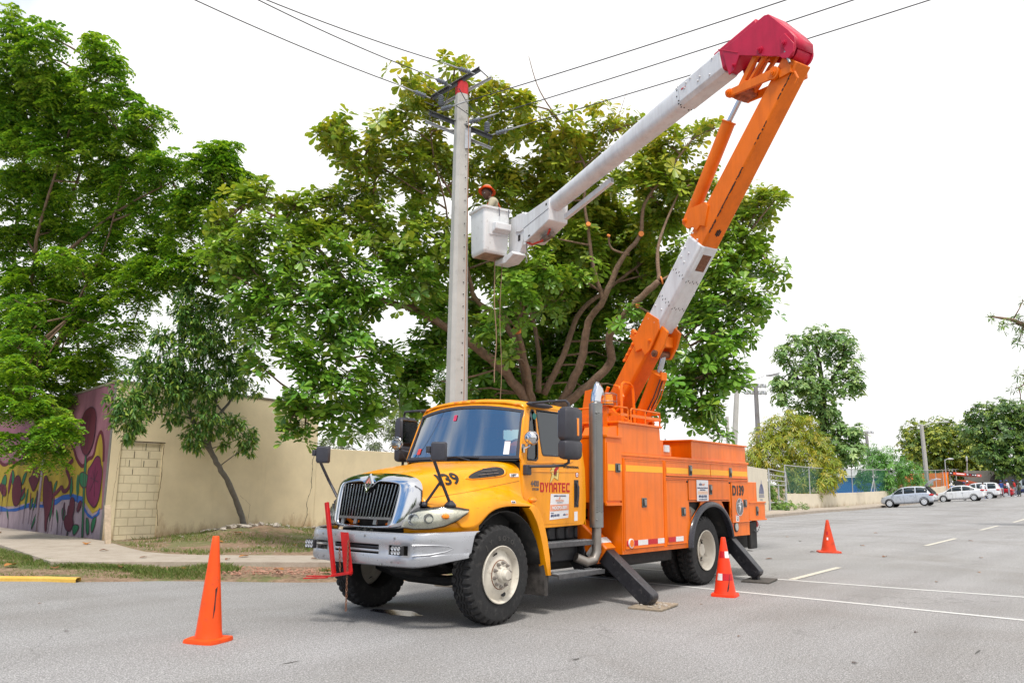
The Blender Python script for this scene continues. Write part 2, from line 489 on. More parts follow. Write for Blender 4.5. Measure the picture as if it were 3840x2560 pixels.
ALMOND=[(5.1,5.74,10.75,0.21),(5.6,6.0,10.51,0.4),(4.99,6.79,10.4,0.38),(4.42,6.69,10.4,0.21),(5.65,6.86,10.12,0.49),(4.82,7.22,9.61,0.45),(4.36,7.57,9.27,0.42),(3.75,7.83,9.28,0.35),(3.55,8.08,9.29,0.2),(4.1,8.31,8.95,0.34),(6.51,5.71,10.41,0.46),(6.87,5.27,10.42,0.33),(6.92,6.18,9.87,0.58),(7.87,5.71,10.2,0.54),(8.37,5.14,10.05,0.54),(8.97,4.31,10.38,0.43),(9.49,3.66,10.39,0.28),(9.09,5.11,9.89,0.61),(8.52,5.93,9.49,0.64),(10.07,3.1,9.87,0.43),(10.48,2.53,10.09,0.35),(10.29,1.95,10.08,0.21),(10.22,3.74,9.8,0.5),(9.76,3.74,8.95,0.6),(10.3,3.07,8.96,0.63),(6.12,7.29,9.44,0.58),(5.2,7.45,8.89,0.53),(4.46,7.95,8.66,0.45),(4.95,8.26,8.25,0.57),(5.97,7.71,8.6,0.63),(6.94,7.18,9.11,0.6),(7.96,6.76,8.99,0.64),(9.11,6.22,8.74,0.68),(2.59,9.75,7.62,0.39),(2.39,10.09,7.33,0.31),(2.88,9.34,7.77,0.39),(3.33,8.85,7.59,0.41),(3.85,8.6,7.89,0.38),(4.31,8.45,7.57,0.55),(2.66,9.09,6.8,0.52),(2.5,9.45,6.24,0.52),(2.92,8.62,6.19,0.61),(3.67,8.61,6.97,0.6),(3.75,7.96,6.07,0.66),(4.81,7.89,7.33,0.65),(5.05,7.52,6.49,0.74),(5.97,7.28,7.3,0.67),(4.35,7.54,5.54,0.63),(3.5,8.02,5.26,0.62),(3.02,8.59,5.34,0.54),(2.72,9.21,5.56,0.38),(6.0,7.62,5.98,0.64),(6.57,7.48,6.84,0.53),(2.88,9.02,4.99,0.36),(2.95,9.23,3.97,0.26),(2.94,8.93,4.51,0.28),(3.3,8.19,4.39,0.51),(3.41,8.27,3.67,0.51),(3.37,8.49,3.03,0.37),(3.32,8.68,2.62,0.17),(3.69,8.55,2.64,0.21),(3.91,7.88,4.54,0.53),(4.12,7.86,3.72,0.52),(4.21,8.28,2.99,0.4),(3.99,8.59,2.9,0.27),(4.89,8.1,3.52,0.45),(4.86,8.32,2.9,0.24),(5.4,8.06,4.28,0.5),(5.42,8.39,3.04,0.32),(6.64,8.18,4.13,0.55),(7.15,8.12,4.95,0.54),(6.7,8.35,3.3,0.26),(5.96,8.35,3.65,0.41),(10.79,2.48,8.92,0.49),(11.36,1.82,8.77,0.46),(11.26,1.21,8.51,0.27),(11.49,0.95,8.44,0.13),(11.54,1.48,8.06,0.45),(11.26,1.94,7.64,0.6),(10.75,2.3,6.91,0.7),(11.38,1.52,6.92,0.49),(11.22,1.02,6.53,0.23),(11.08,1.81,6.09,0.67),(11.12,1.36,5.77,0.31),(10.59,2.49,5.82,0.69),(10.66,2.17,4.95,0.58),(10.37,2.65,4.54,0.64),(10.92,1.79,5.16,0.29),(10.21,3.04,3.88,0.49),(10.76,2.3,4.09,0.47),(10.61,2.37,3.36,0.41),(10.56,2.79,3.22,0.45),(10.21,3.17,3.42,0.37),(10.6,2.26,2.69,0.18),(10.81,1.88,4.22,0.16),(10.69,2.01,3.7,0.2),(10.64,5.88,8.98,0.95),(11.68,5.55,8.44,1.04),(10.85,6.76,7.83,0.95),(12.51,5.64,7.38,0.97),(12.28,6.99,6.49,0.96),(11.45,7.95,6.72,0.89),(10.02,7.96,7.21,0.71),(10.38,8.71,5.86,0.85),(12.11,7.64,4.98,0.84),(12.93,6.66,4.87,0.71),(12.63,5.63,4.13,0.68),(10.66,8.75,4.51,0.75),(12.76,5.12,5.33,0.71),(11.9,4.08,7.0,0.68),(9.71,9.08,4.68,0.61),(12.1,8.59,4.53,0.78),(9.25,9.2,6.23,0.61),(11.05,3.84,8.66,0.68),(8.98,8.35,7.54,0.72),(12.77,4.83,6.3,0.73),(7.01,5.27,5.89,0.36),(6.63,5.66,5.62,0.26),(7.87,5.16,6.53,0.45),(7.7,6.09,6.86,0.42),(8.39,5.82,7.59,0.49),(9.5,5.26,7.59,0.44),(7.2,5.54,5.3,0.2),(8.32,8.59,3.9,0.46),(7.41,8.27,6.13,0.44),(2.37,9.97,6.69,0.39),(2.3,9.91,6.07,0.36),(2.52,9.64,5.49,0.36),(2.32,10.22,7.14,0.25),(2.73,9.29,4.71,0.28),(8.34,5.25,5.89,0.4),(7.3,6.55,5.28,0.35),(7.86,6.25,4.49,0.23),(8.67,4.84,6.43,0.36),(9.36,4.0,5.32,0.25),(12.51,8.08,4.54,0.78),(13.22,7.31,4.17,0.65),(11.85,9.05,4.01,0.65),(13.66,6.51,5.07,0.78),(12.19,8.5,5.59,0.79),(12.93,7.58,5.6,0.79),(12.17,7.68,7.36,0.91),(12.71,6.49,8.08,0.9),(10.06,8.88,3.84,0.49),(7.98,5.64,6.63,0.32)]
ALIMB=[[(9.34,6.81,3.49,0.146),(9.57,6.92,2.12,0.168),(9.87,7.09,0.25,0.19)],[(9.23,6.76,3.59,0.134),(8.3,6.95,4.39,0.118),(7.32,7.26,4.99,0.101),(6.18,7.77,5.56,0.084),(5.32,8.06,5.7,0.067),(4.47,8.3,5.98,0.05),(3.74,8.41,6.24,0.034)],[(9.18,6.64,3.63,0.101),(8.62,6.44,4.49,0.087),(8.07,6.25,5.25,0.073)],[(9.36,6.89,3.72,0.095),(8.84,6.84,4.95,0.085),(8.3,6.98,5.67,0.074),(7.71,7.27,6.05,0.064),(7.33,7.24,6.64,0.054),(6.98,7.16,7.32,0.043),(6.6,7.05,8.19,0.033),(6.12,7.13,8.84,0.022)],[(9.56,6.74,3.9,0.084),(9.73,6.83,4.73,0.067),(9.74,7.04,5.81,0.05),(9.57,7.44,7.03,0.034)],[(9.75,6.68,3.86,0.095),(10.16,6.27,5.08,0.08),(10.46,6.06,6.05,0.064),(11.1,5.49,6.81,0.049),(11.82,4.82,7.59,0.034)],[(9.66,6.06,3.59,0.112),(9.74,5.51,4.61,0.1),(9.62,5.22,5.56,0.088),(9.69,4.81,6.08,0.076),(9.74,4.32,7.03,0.064),(9.87,3.83,7.64,0.053),(9.74,3.62,8.35,0.041),(9.88,3.08,9.06,0.029),(10.07,2.45,9.86,0.017)],[(9.69,4.81,6.08,0.056),(9.4,4.91,6.94,0.049),(9.16,4.9,7.89,0.042),(9.0,4.9,8.53,0.035),(8.89,4.78,9.33,0.028),(8.43,5.06,10.22,0.021),(7.87,5.45,11.17,0.014),(7.56,5.57,12.01,0.007)],[(9.42,6.57,3.43,0.123),(9.57,5.86,3.57,0.113),(9.86,4.75,4.5,0.103),(9.5,4.52,5.14,0.093),(9.51,3.83,5.81,0.083),(9.55,3.15,6.3,0.073)],[(9.55,3.15,6.3,0.05),(9.6,3.21,7.02,0.041),(9.78,3.11,7.7,0.032),(10.06,2.83,8.6,0.022)],[(9.85,4.14,7.19,0.034),(9.47,4.41,7.31,0.028),(9.3,4.38,7.6,0.022)],[(8.82,4.8,9.31,0.017),(9.12,4.22,10.01,0.011),(9.22,3.76,11.19,0.004)],[(4.5,8.34,5.99,0.045),(3.77,8.73,6.81,0.035),(3.1,9.15,7.33,0.026),(2.48,9.58,7.55,0.017)],[(7.39,7.36,6.56,0.034),(6.74,7.38,7.3,0.028),(6.35,7.1,8.02,0.022),(5.61,6.95,9.71,0.017),(5.56,6.11,10.86,0.011)],[(5.26,7.99,5.68,0.034),(4.74,8.1,4.89,0.026),(4.16,8.36,3.86,0.019),(3.61,8.49,3.14,0.011)],[(5.26,7.99,5.68,0.039),(4.11,8.43,5.42,0.028),(3.0,8.79,5.27,0.017)],[(9.51,3.83,5.81,0.034),(10.15,2.98,5.17,0.022),(10.56,2.53,4.14,0.011)],[(9.64,3.19,6.33,0.028),(10.35,2.57,6.87,0.02),(11.18,1.8,7.37,0.011)],[(8.26,6.92,4.38,0.028),(7.5,7.54,4.07,0.02),(6.67,8.2,3.92,0.011)],[(6.48,7.23,8.09,0.025),(5.11,7.71,8.66,0.016),(3.92,8.01,9.07,0.007)]]
LEFT=[(-0.7,15.62,12.56,0.24),(-0.65,15.69,12.08,0.33),(-0.38,16.28,11.69,0.42),(0.01,14.79,12.36,0.2),(-0.13,15.09,11.93,0.28),(-0.08,15.94,11.58,0.33),(0.79,13.89,12.13,0.24),(0.77,14.08,11.57,0.33),(0.34,15.48,11.37,0.5),(0.85,14.9,11.22,0.4),(1.1,13.71,11.45,0.2),(-0.06,16.85,11.16,0.51),(0.26,16.52,10.94,0.63),(0.92,15.73,10.84,0.63),(1.34,14.43,10.73,0.5),(1.56,13.38,10.62,0.3),(1.93,13.04,10.22,0.15),(0.34,17.41,10.3,0.68),(0.83,16.09,9.99,0.66),(1.54,15.2,10.01,0.66),(1.9,13.94,10.03,0.42),(0.63,18.11,9.39,0.69),(1.35,17.23,9.4,0.74),(1.92,15.76,9.24,0.7),(2.24,14.58,9.18,0.52),(2.44,13.51,9.22,0.47),(2.63,12.48,9.17,0.33),(2.98,11.99,9.39,0.22),(3.17,11.73,9.47,0.13),(2.68,14.26,8.4,0.52),(2.94,13.12,8.46,0.47),(3.19,12.4,8.75,0.35),(3.25,11.79,8.89,0.15),(0.93,18.1,8.16,0.69),(1.71,17.12,8.23,0.69),(2.24,15.7,8.09,0.65),(2.81,14.36,7.5,0.52),(3.16,13.07,7.64,0.44),(3.38,12.37,8.02,0.22),(1.15,18.19,6.93,0.69),(1.9,17.26,6.94,0.69),(2.43,15.83,6.83,0.64),(2.85,14.53,6.72,0.52),(3.14,13.33,6.88,0.4),(3.44,12.61,6.94,0.26),(3.78,12.25,6.73,0.18),(1.25,18.4,5.76,0.69),(1.96,17.52,5.77,0.66),(2.35,16.2,5.85,0.54),(2.26,16.64,4.76,0.54),(1.62,17.46,4.63,0.65),(1.07,18.14,4.62,0.58),(2.7,14.91,6.04,0.39),(2.36,15.58,5.19,0.34),(1.25,17.36,3.77,0.57),(1.96,17.28,3.83,0.54),(2.62,17.18,4.13,0.43),(3.01,16.59,4.49,0.29),(0.43,14.59,2.9,0.44),(0.73,13.98,2.6,0.28),(0.23,14.68,2.3,0.3),(0.68,14.19,2.11,0.24),(0.85,13.69,2.55,0.16),(0.33,14.96,3.73,0.39),(0.17,14.99,3.2,0.3),(0.33,15.35,4.59,0.35),(0.42,15.41,5.68,0.32),(0.98,14.87,6.82,0.3),(3.64,12.99,6.47,0.38),(3.59,13.47,6.13,0.29),(3.21,14.15,6.5,0.39),(2.8,14.98,5.37,0.3),(3.59,12.44,7.46,0.27),(3.54,11.76,8.91,0.11)]
LLIMB=[[(4.75,25.42,0.07,0.16),(3.83,24.24,3.0,0.142),(2.86,23.28,5.31,0.123),(2.66,21.7,6.53,0.105),(2.63,20.12,7.0,0.087),(2.34,18.74,7.92,0.069),(1.89,17.57,8.75,0.05),(1.62,16.11,9.84,0.032)],[(3.39,23.03,2.94,0.12),(2.98,21.63,4.49,0.104),(2.95,19.92,5.55,0.088),(2.96,18.31,6.03,0.072),(3.24,16.36,6.58,0.056),(3.51,14.39,7.2,0.04),(3.53,12.91,7.18,0.024)],[(2.35,21.43,5.08,0.08),(1.78,20.47,6.62,0.067),(1.32,19.36,8.18,0.054),(0.95,18.31,9.15,0.042),(0.52,17.16,10.73,0.029),(-0.33,16.49,12.39,0.016)],[(1.42,18.16,5.88,0.064),(1.19,17.38,7.3,0.051),(0.98,16.77,8.09,0.038),(0.96,15.47,10.42,0.025),(0.93,14.41,11.99,0.012)],[(1.58,16.72,7.39,0.048),(2.04,15.18,8.3,0.036),(2.46,13.81,8.83,0.024),(3.06,12.23,9.33,0.012)],[(1.88,17.16,5.11,0.04),(2.02,16.01,6.65,0.031),(2.05,15.1,7.81,0.021),(1.91,14.09,10.02,0.012)]]
SAP=[(3.85,13.23,4.32,0.51),(3.2,13.28,4.02,0.39),(4.57,13.26,4.69,0.41),(3.57,13.13,5.45,0.44),(5.42,13.15,6.43,0.29),(4.2,13.23,3.06,0.45),(3.76,13.25,2.65,0.28),(3.97,13.32,2.39,0.18),(5.39,13.33,2.46,0.28),(5.01,13.32,3.01,0.3),(5.52,13.31,2.75,0.19),(4.81,13.35,2.49,0.16),(2.16,13.18,2.92,0.37),(1.98,13.22,3.42,0.39),(1.8,13.23,2.94,0.18),(2.6,13.29,3.32,0.29),(3.14,13.22,3.69,0.45),(2.47,13.25,3.94,0.42),(2.22,13.23,2.56,0.16),(3.25,13.24,3.16,0.28),(4.0,13.22,3.88,0.51),(4.89,13.27,4.09,0.39),(2.99,13.19,4.54,0.47),(3.61,13.14,5.06,0.53),(4.34,13.17,5.29,0.46),(3.24,13.11,5.67,0.39),(4.13,13.12,6.01,0.36),(4.93,13.15,5.92,0.4),(5.27,13.27,5.09,0.31),(4.82,13.32,4.56,0.28),(5.2,13.38,4.25,0.23),(3.23,13.09,6.34,0.26),(4.06,13.1,6.63,0.23),(2.72,13.2,5.04,0.28),(5.64,13.38,3.94,0.17),(2.37,13.25,4.41,0.27)]
SLIMB=[[(6.16,14.19,0.16,0.085),(5.8,14.12,0.85,0.077),(5.12,13.71,1.59,0.07),(4.62,13.64,2.2,0.062),(4.43,13.6,2.59,0.055)],[(4.61,13.64,2.2,0.06),(3.89,13.53,3.11,0.05),(3.62,13.46,3.69,0.04),(3.01,13.39,4.23,0.03),(2.5,13.41,3.85,0.02)],[(4.47,13.6,2.53,0.05),(4.49,13.55,3.04,0.041),(4.49,13.45,4.06,0.031),(4.26,13.33,5.18,0.021),(3.82,13.23,6.02,0.012)],[(4.49,13.55,3.04,0.04),(5.04,13.48,3.89,0.031),(5.13,13.36,5.07,0.021),(4.99,13.26,6.0,0.012)],[(3.89,13.53,3.11,0.03),(2.95,13.5,3.15,0.021),(2.29,13.48,3.09,0.012)],[(4.57,13.51,3.5,0.025),(5.26,13.58,2.92,0.018),(5.63,13.62,2.65,0.01)],[(4.26,13.33,5.18,0.02),(3.41,13.27,5.5,0.013),(3.14,13.17,6.45,0.006)]]
TALL=[(65.29,17.41,15.01,1.25),(66.69,15.78,14.65,1.17),(64.15,18.99,14.41,1.01),(62.58,19.64,13.27,0.92),(67.31,15.51,12.93,1.17),(67.17,17.15,13.45,0.79),(65.11,18.24,12.89,1.17),(66.87,14.92,11.26,0.85),(67.11,16.32,11.0,1.56),(63.85,18.66,11.21,1.39),(63.08,20.0,9.86,1.15),(64.75,17.89,10.08,1.39),(62.7,20.2,10.81,0.77),(66.6,17.62,8.68,1.25),(65.28,19.31,8.46,1.17),(67.16,17.31,7.34,1.09),(66.88,16.34,6.33,1.15),(66.5,15.1,6.64,0.83),(66.42,15.74,4.77,1.29),(66.78,15.07,5.53,0.68),(66.8,16.99,4.43,1.15),(66.57,18.32,6.37,1.17),(63.05,19.27,12.52,0.54),(67.25,14.72,10.32,0.46)]
TALLL=[[(67.32,18.61,2.15,0.5),(66.7,17.94,7.14,0.373),(66.08,17.59,10.98,0.247),(65.31,17.66,14.05,0.12)],[(66.2,17.67,10.21,0.2),(66.88,16.15,12.53,0.14),(66.84,15.65,14.46,0.08)],[(66.37,17.79,9.06,0.2),(64.91,19.05,10.96,0.14),(63.89,19.76,12.86,0.08)]]
MANGO=[(58.8,17.99,7.17,1.0),(58.12,19.04,6.45,1.22),(57.58,19.97,5.56,1.07),(59.69,17.09,6.48,1.22),(60.55,16.39,5.26,1.07),(58.2,17.7,5.17,1.55),(57.25,19.18,4.12,1.41),(56.36,20.28,4.1,0.92),(59.29,16.75,3.8,1.41),(60.17,15.65,3.82,0.92),(57.57,18.28,3.08,1.26),(56.49,20.37,3.23,0.7),(58.23,16.8,2.57,0.83),(58.72,15.43,2.41,0.96),(57.77,16.0,1.72,0.82),(57.47,17.08,2.05,0.76),(59.81,14.74,2.94,0.69)]
MANGOL=[[(59.77,18.68,0.66,0.3),(59.3,18.35,3.82,0.2),(58.65,18.54,5.93,0.1)]]
MID=[(78.29,17.15,5.06,1.3),(79.28,15.99,4.86,1.21),(77.45,17.02,3.54,1.28),(77.74,15.11,3.33,1.44),(77.73,13.56,3.12,1.17),(76.28,15.6,2.27,1.08),(77.27,12.76,2.29,0.82),(79.37,14.45,4.2,0.86),(77.2,17.63,2.48,0.86)]
MIDL=[[(79.78,16.61,0.59,0.2),(79.2,16.2,4.43,0.1)]]
RND=[(124.77,22.98,9.81,2.34),(126.51,20.63,10.49,2.21),(128.2,18.64,10.2,2.34),(123.35,23.69,7.83,1.81),(124.31,20.99,7.5,2.81),(126.72,18.01,7.54,2.94),(128.48,15.73,7.89,2.3),(123.78,22.18,5.66,2.3),(125.88,19.76,5.07,2.17),(127.05,16.51,5.7,2.54),(128.41,14.76,5.98,1.78),(123.36,20.11,9.01,1.9),(127.87,17.65,3.84,1.53)]
RNDL=[[(127.63,20.42,0.91,0.5),(126.78,19.81,6.62,0.35),(125.9,19.98,9.79,0.2)]]
FAR=[(116.54,13.23,11.66,1.76),(118.29,10.89,12.27,1.99),(119.99,8.87,12.02,1.99),(116.47,13.9,9.64,1.99),(117.19,11.49,9.31,2.32),(119.24,9.03,9.07,2.32),(116.81,12.63,7.02,1.97),(117.54,10.28,6.43,2.18),(119.02,8.52,6.18,1.95),(117.07,11.36,4.73,1.38),(117.77,9.04,4.17,1.37),(119.43,6.71,10.72,2.87),(120.46,6.74,6.2,2.87)]
FARL=[[(118.09,12.62,1.61,0.75),(118.07,12.11,3.44,0.65),(118.64,11.1,4.48,0.55),(120.42,8.81,4.8,0.45)],[(118.66,11.11,4.36,0.4),(117.77,11.19,7.89,0.275),(116.98,11.34,10.74,0.15)]]
EDGE=[(32.44,-1.55,8.58,0.37),(32.05,-1.04,8.48,0.29),(31.6,-0.57,8.8,0.17),(32.51,-1.39,7.77,0.26),(32.82,-1.39,6.41,0.29),(32.73,-1.12,5.86,0.22),(32.94,-1.2,5.23,0.17),(32.9,-2.02,8.23,0.55),(33.31,-1.95,6.24,0.63),(33.7,-2.8,7.51,1.11),(32.37,-1.72,9.49,0.13)]
EDGEL=[[(35.57,-3.28,1.19,0.3),(34.67,-3.47,5.71,0.23),(33.45,-2.53,7.69,0.16),(32.39,-1.48,8.58,0.09),(31.54,-0.5,8.82,0.02)],[(33.92,-2.65,6.06,0.08),(33.2,-1.8,6.23,0.05),(32.79,-1.19,5.86,0.02)]]
BACK=[(32.47,44.7,4.93,0.6),(33.08,43.89,5.1,0.67),(33.79,42.96,5.28,0.74),(34.56,41.86,5.79,0.81),(35.25,40.91,6.14,0.87),(35.94,39.96,6.48,0.94),(35.77,40.46,5.48,0.87),(36.64,39.43,5.33,0.87),(34.92,41.71,4.81,0.81),(33.49,43.57,4.45,0.67),(32.46,44.9,4.26,0.47),(37.28,38.45,6.01,1.01)]
BUSH=[(4.9,20.62,4.84,0.34),(5.22,20.16,5.05,0.34),(4.71,21.0,4.35,0.28),(5.89,20.08,5.27,0.34),(5.37,20.09,4.64,0.28)]
MU_YELLOW=[(21.42,2.06),(21.04,1.92),(20.53,2.05),(19.77,1.96),(19.38,2.03),(19.26,2.48),(18.86,2.65),(18.37,2.64),(17.93,2.41),(17.51,2.2),(17.18,2.14),(17.1,2.35),(16.75,2.55),(16.49,2.37),(16.25,2.07),(15.9,1.86),(15.71,1.9),(15.58,2.06),(15.27,2.09),(15.2,2.49),(15.03,2.79),(14.8,2.48),(14.73,1.98),(14.57,0.86),(14.81,0.79),(15.03,0.71),(15.39,0.91),(15.63,1.05),(15.76,1.1),(16.28,1.19),(16.79,1.14),(17.21,1.06),(18.0,0.95),(18.95,0.9),(19.93,0.78),(20.99,0.75)]
MU_OUTL=[(21.42,2.06),(21.04,1.92),(20.53,2.05),(19.77,1.96),(19.38,2.03),(19.26,2.48),(18.86,2.65),(18.37,2.64),(17.93,2.41),(17.51,2.2),(17.18,2.14),(17.1,2.35),(16.75,2.55),(16.49,2.37),(16.25,2.07),(15.9,1.86),(15.71,1.9),(15.58,2.06),(15.27,2.09),(15.2,2.49),(15.03,2.79),(14.8,2.48),(14.72,1.98)]
MU_BLUE=[(21.0,0.77),(20.32,0.69),(19.71,0.74),(18.94,0.88),(18.07,0.86),(17.37,0.98),(16.79,1.14),(16.19,1.17),(15.64,1.11),(15.6,0.96),(15.89,0.96),(16.25,1.04),(16.84,1.01),(17.16,0.88),(17.96,0.79),(18.91,0.77),(19.78,0.64),(20.95,0.61)]
MU_BLUEU=[(15.51,0.89),(15.27,0.72),(15.01,0.64),(14.79,0.72),(14.66,0.88),(14.64,0.72),(14.92,0.57),(15.24,0.63),(15.48,0.77)]
MU_MAROON=[[(15.69,3.39),(15.43,3.32),(15.31,3.08),(15.32,2.49),(15.53,2.21),(15.68,2.14),(15.9,2.21),(16.16,2.52),(16.24,2.93),(16.09,3.19),(15.96,3.31)],[(18.1,1.63),(17.91,1.63),(17.76,1.44),(17.6,1.51),(17.48,1.25),(17.38,1.02),(17.47,0.68),(17.6,0.49),(17.56,0.17),(17.68,0.19),(17.79,0.67),(18.03,1.05)],[(18.84,1.87),(18.64,1.94),(18.49,1.86),(18.29,1.82),(18.33,1.63),(18.51,1.39),(18.68,1.16),(18.94,1.39),(19.14,1.55),(18.91,1.63)],[(20.09,1.63),(19.73,1.65),(19.5,1.23),(19.55,0.9),(19.72,0.78),(19.99,0.81),(20.22,1.22)],[(21.17,1.29),(20.93,1.42),(20.62,1.3),(20.6,1.05),(20.87,1.07)],[(16.34,1.09),(16.09,1.08),(16.01,0.83),(16.09,0.57),(15.98,0.47),(16.07,0.32),(16.17,0.23),(16.39,0.26),(16.57,0.45),(16.52,0.6),(16.32,0.68)],[(15.85,0.96),(15.66,1.03),(15.65,0.91),(15.76,0.76),(15.87,0.71)]]
MU_PLUM=[[(15.11,2.13),(14.87,2.09),(14.83,1.91),(14.7,1.82),(14.69,1.45),(14.72,1.07),(14.9,0.85),(15.07,0.89),(15.38,1.06),(15.49,1.34),(15.44,1.63),(15.51,1.77),(15.3,1.91)]]
MU_GREEN=[[(15.75,2.17),(15.67,2.17),(15.59,1.77),(15.56,1.27),(15.36,0.04),(15.47,0.03),(15.59,0.91),(15.72,1.63)],[(15.98,1.68),(15.75,1.74),(15.49,1.66),(15.41,1.52),(15.49,1.34),(15.74,1.34),(15.92,1.48)],[(16.41,1.7),(16.22,1.26),(16.37,1.04),(16.44,1.41)],[(20.42,1.84),(20.16,1.71),(20.1,1.34),(20.31,1.42)],[(19.25,1.77),(19.41,1.43),(19.58,1.35),(19.53,1.67)],[(18.22,0.78),(18.34,0.47),(18.58,0.13),(18.55,0.38)],[(16.05,0.43),(15.59,0.41),(15.86,0.15),(15.99,0.18)],[(16.81,0.81),(16.57,0.81),(16.54,0.52),(16.66,0.48)],[(15.36,0.63),(15.15,0.57),(15.07,0.22),(15.22,0.18)],[(14.8,0.68),(14.76,0.55),(14.89,0.27),(14.99,0.26),(15.03,0.54)],[(17.2,1.55),(17.3,1.25),(17.41,1.13),(17.41,1.4)],[(16.26,0.24),(16.25,0.03),(16.28,0.03),(16.32,0.24)],[(19.52,1.31),(19.16,1.11),(19.45,0.91),(19.59,1.02)],[(20.82,1.75),(20.64,1.42),(20.92,1.21),(21.12,1.42)],[(18.62,1.12),(18.73,0.65),(18.93,0.84)]]
MU_CURL=[(16.41,2.04),(16.64,1.93),(16.77,1.78),(16.56,1.63),(16.43,1.44),(16.56,1.26),(16.81,1.22),(16.93,1.37),(17.16,1.21),(17.65,1.02)]
# ------------------------------------------------------------------ ground
def sst(a,b,x):
    t=min(1,max(0,(x-a)/(b-a)))
    return t*t*(3-2*t)
def gz(u,v):
    """the road climbs gently far up the street"""
    return .00016*max(0,u-15)**2*(1 if u<140 else (125/(u-15))**2)-.05*sst(40,60,u)*min(5,max(-3,v-9.7))
def asphalt():
    m,nt,b=newmat('asphalt')
    fine=noise(nt,75,2,.8)
    c=ramp(nt,fine,[(.32,(.12,.117,.114)),(.5,(.27,.262,.255)),(.66,(.52,.51,.50))])
    f2=ramp(nt,noise(nt,24,3,.6),[(.35,(.82,.82,.82)),(.65,(1.14,1.14,1.14))])
    c=mixc(nt,1.0,c,f2,'MULTIPLY')
    big=ramp(nt,noise(nt,.35,6,.6,dist=.6),[(.32,(.84,.82,.80)),(.5,(.98,.98,.98)),(.7,(1.1,1.1,1.12))])
    c=mixc(nt,1.0,c,big,'MULTIPLY')
    tr=ramp(nt,noise(nt,1.0,4,.6,stretch=(.12,.9,1)),[(.4,(.965,)*3),(.62,(1.02,)*3)])
    c=mixc(nt,1.0,c,tr,'MULTIPLY')
    st=ramp(nt,noise(nt,2.1,7,.75,dist=1.0),[(.64,(0,0,0)),(.78,(1,1,1))])
    s2=nt.nodes.new('ShaderNodeMath');s2.operation='MULTIPLY';s2.inputs[1].default_value=.35
    nt.links.new(st,s2.inputs[0])
    c=mixc(nt,s2.outputs[0],c,(.11,.095,.08))
    vo=nt.nodes.new('ShaderNodeTexVoronoi');vo.feature='DISTANCE_TO_EDGE';vo.inputs['Scale'].default_value=.32
    tcc=nt.nodes.new('ShaderNodeTexCoord');ad=nt.nodes.new('ShaderNodeMixRGB');ad.blend_type='ADD';ad.inputs[0].default_value=1.0
    nz=nt.nodes.new('ShaderNodeTexNoise');nz.inputs['Scale'].default_value=1.3;nz.inputs['Detail'].default_value=7
    nt.links.new(tcc.outputs['Object'],nz.inputs['Vector']);nt.links.new(tcc.outputs['Object'],ad.inputs[1]);nt.links.new(nz.outputs['Color'],ad.inputs[2]);nt.links.new(ad.outputs[0],vo.inputs['Vector'])
    cr=ramp(nt,vo.outputs['Distance'],[(.0,(.5,)*3),(.005,(0,0,0))])
    cm=ramp(nt,noise(nt,.23,3,.6),[(.50,(0,0,0)),(.60,(.7,)*3)])
    c=mixc(nt,mixc(nt,1.0,cr,cm,'MULTIPLY'),c,(.06,.057,.054))
    wt=ramp(nt,noise(nt,.55,3,.5,stretch=(.06,1.6,1)),[(.42,(1,1,1)),(.62,(.90,.895,.89))])
    c=mixc(nt,1.0,c,wt,'MULTIPLY')
    nt.links.new(c,b.inputs['Base Color'])
    b.inputs['Roughness'].default_value=.9
    bumpn(nt,b,noise(nt,110,3,.7),.7,.006)
    return m
ASPH=asphalt()
us=sorted(set([-3000,-800,-200,-60,-25]+list(range(-12,130,4))+[140,170,220,300,500,900,1500,3000]))
vs_=sorted(set([-3000,-800,-200,-80,-40,-20,-10,-5,0,4,6.7,8,9.7,11,13,14.7,18,25,40,80,200,800,3000]))
b=MB();b.loft([[(u,v,gz(u,v)) for v in vs_] for u in us])
o=b.build('road',ASPH,None,smooth=True,sharp=180);tag(o,kind='structure',label='grey asphalt road and parking area')
def strip(name,pts,w,z,mat,label,side=None):
    """flat painted band following pts (u,v)"""
    b=MB();L_=[];Rr=[]
    for i,p in enumerate(pts):
        q0=pts[max(0,i-1)];q1=pts[min(len(pts)-1,i+1)]
        d=Vector((q1[0]-q0[0],q1[1]-q0[1])).normalized();n=Vector((-d.y,d.x))*w/2
        L_.append((p[0]+n.x,p[1]+n.y,gz(p[0],p[1])+z));Rr.append((p[0]-n.x,p[1]-n.y,gz(p[0],p[1])+z))
    b.loft([L_,Rr])
    return tag(b.build(name,mat,None,smooth=False),label,kind='structure')
def linepaint(name,col,wear):
    m,nt,b=newmat(name)
    n=ramp(nt,noise(nt,28,6,.8),[(wear-.08,(0,0,0)),(wear+.06,(1,1,1))])
    c=mixc(nt,n,(.2,.195,.19),col)
    nt.links.new(c,b.inputs['Base Color']);b.inputs['Roughness'].default_value=.8
    return m
LW=linepaint('worn_white_line_paint',(.62,.62,.6),.40)
LY=linepaint('worn_yellow_line_paint',(.64,.60,.50),.44)
def dense(pts,st=.5):
    out=[]
    for a,b_ in zip(pts,pts[1:]):
        n=max(1,int(math.dist(a,b_)/st))
        out+=[(a[0]+(b_[0]-a[0])*i/n,a[1]+(b_[1]-a[1])*i/n) for i in range(n)]
    return out+[pts[-1]]
strip('crossing_line',dense([(6.55,4.6),(6.62,.5),(6.68,-.5),(6.78,-2.4),(6.93,-4),(7.5,-8.5)]),.11,.004,LW,'white painted line across the road, the one farther from the camera')
strip('crossing_line',dense([(4.75,3.6),(4.66,1.2),(4.60,-.45),(4.54,-2.2),(4.43,-4.3),(4.1,-8.5)]),.11,.004,LW,'white painted line across the road, the one nearer the camera')
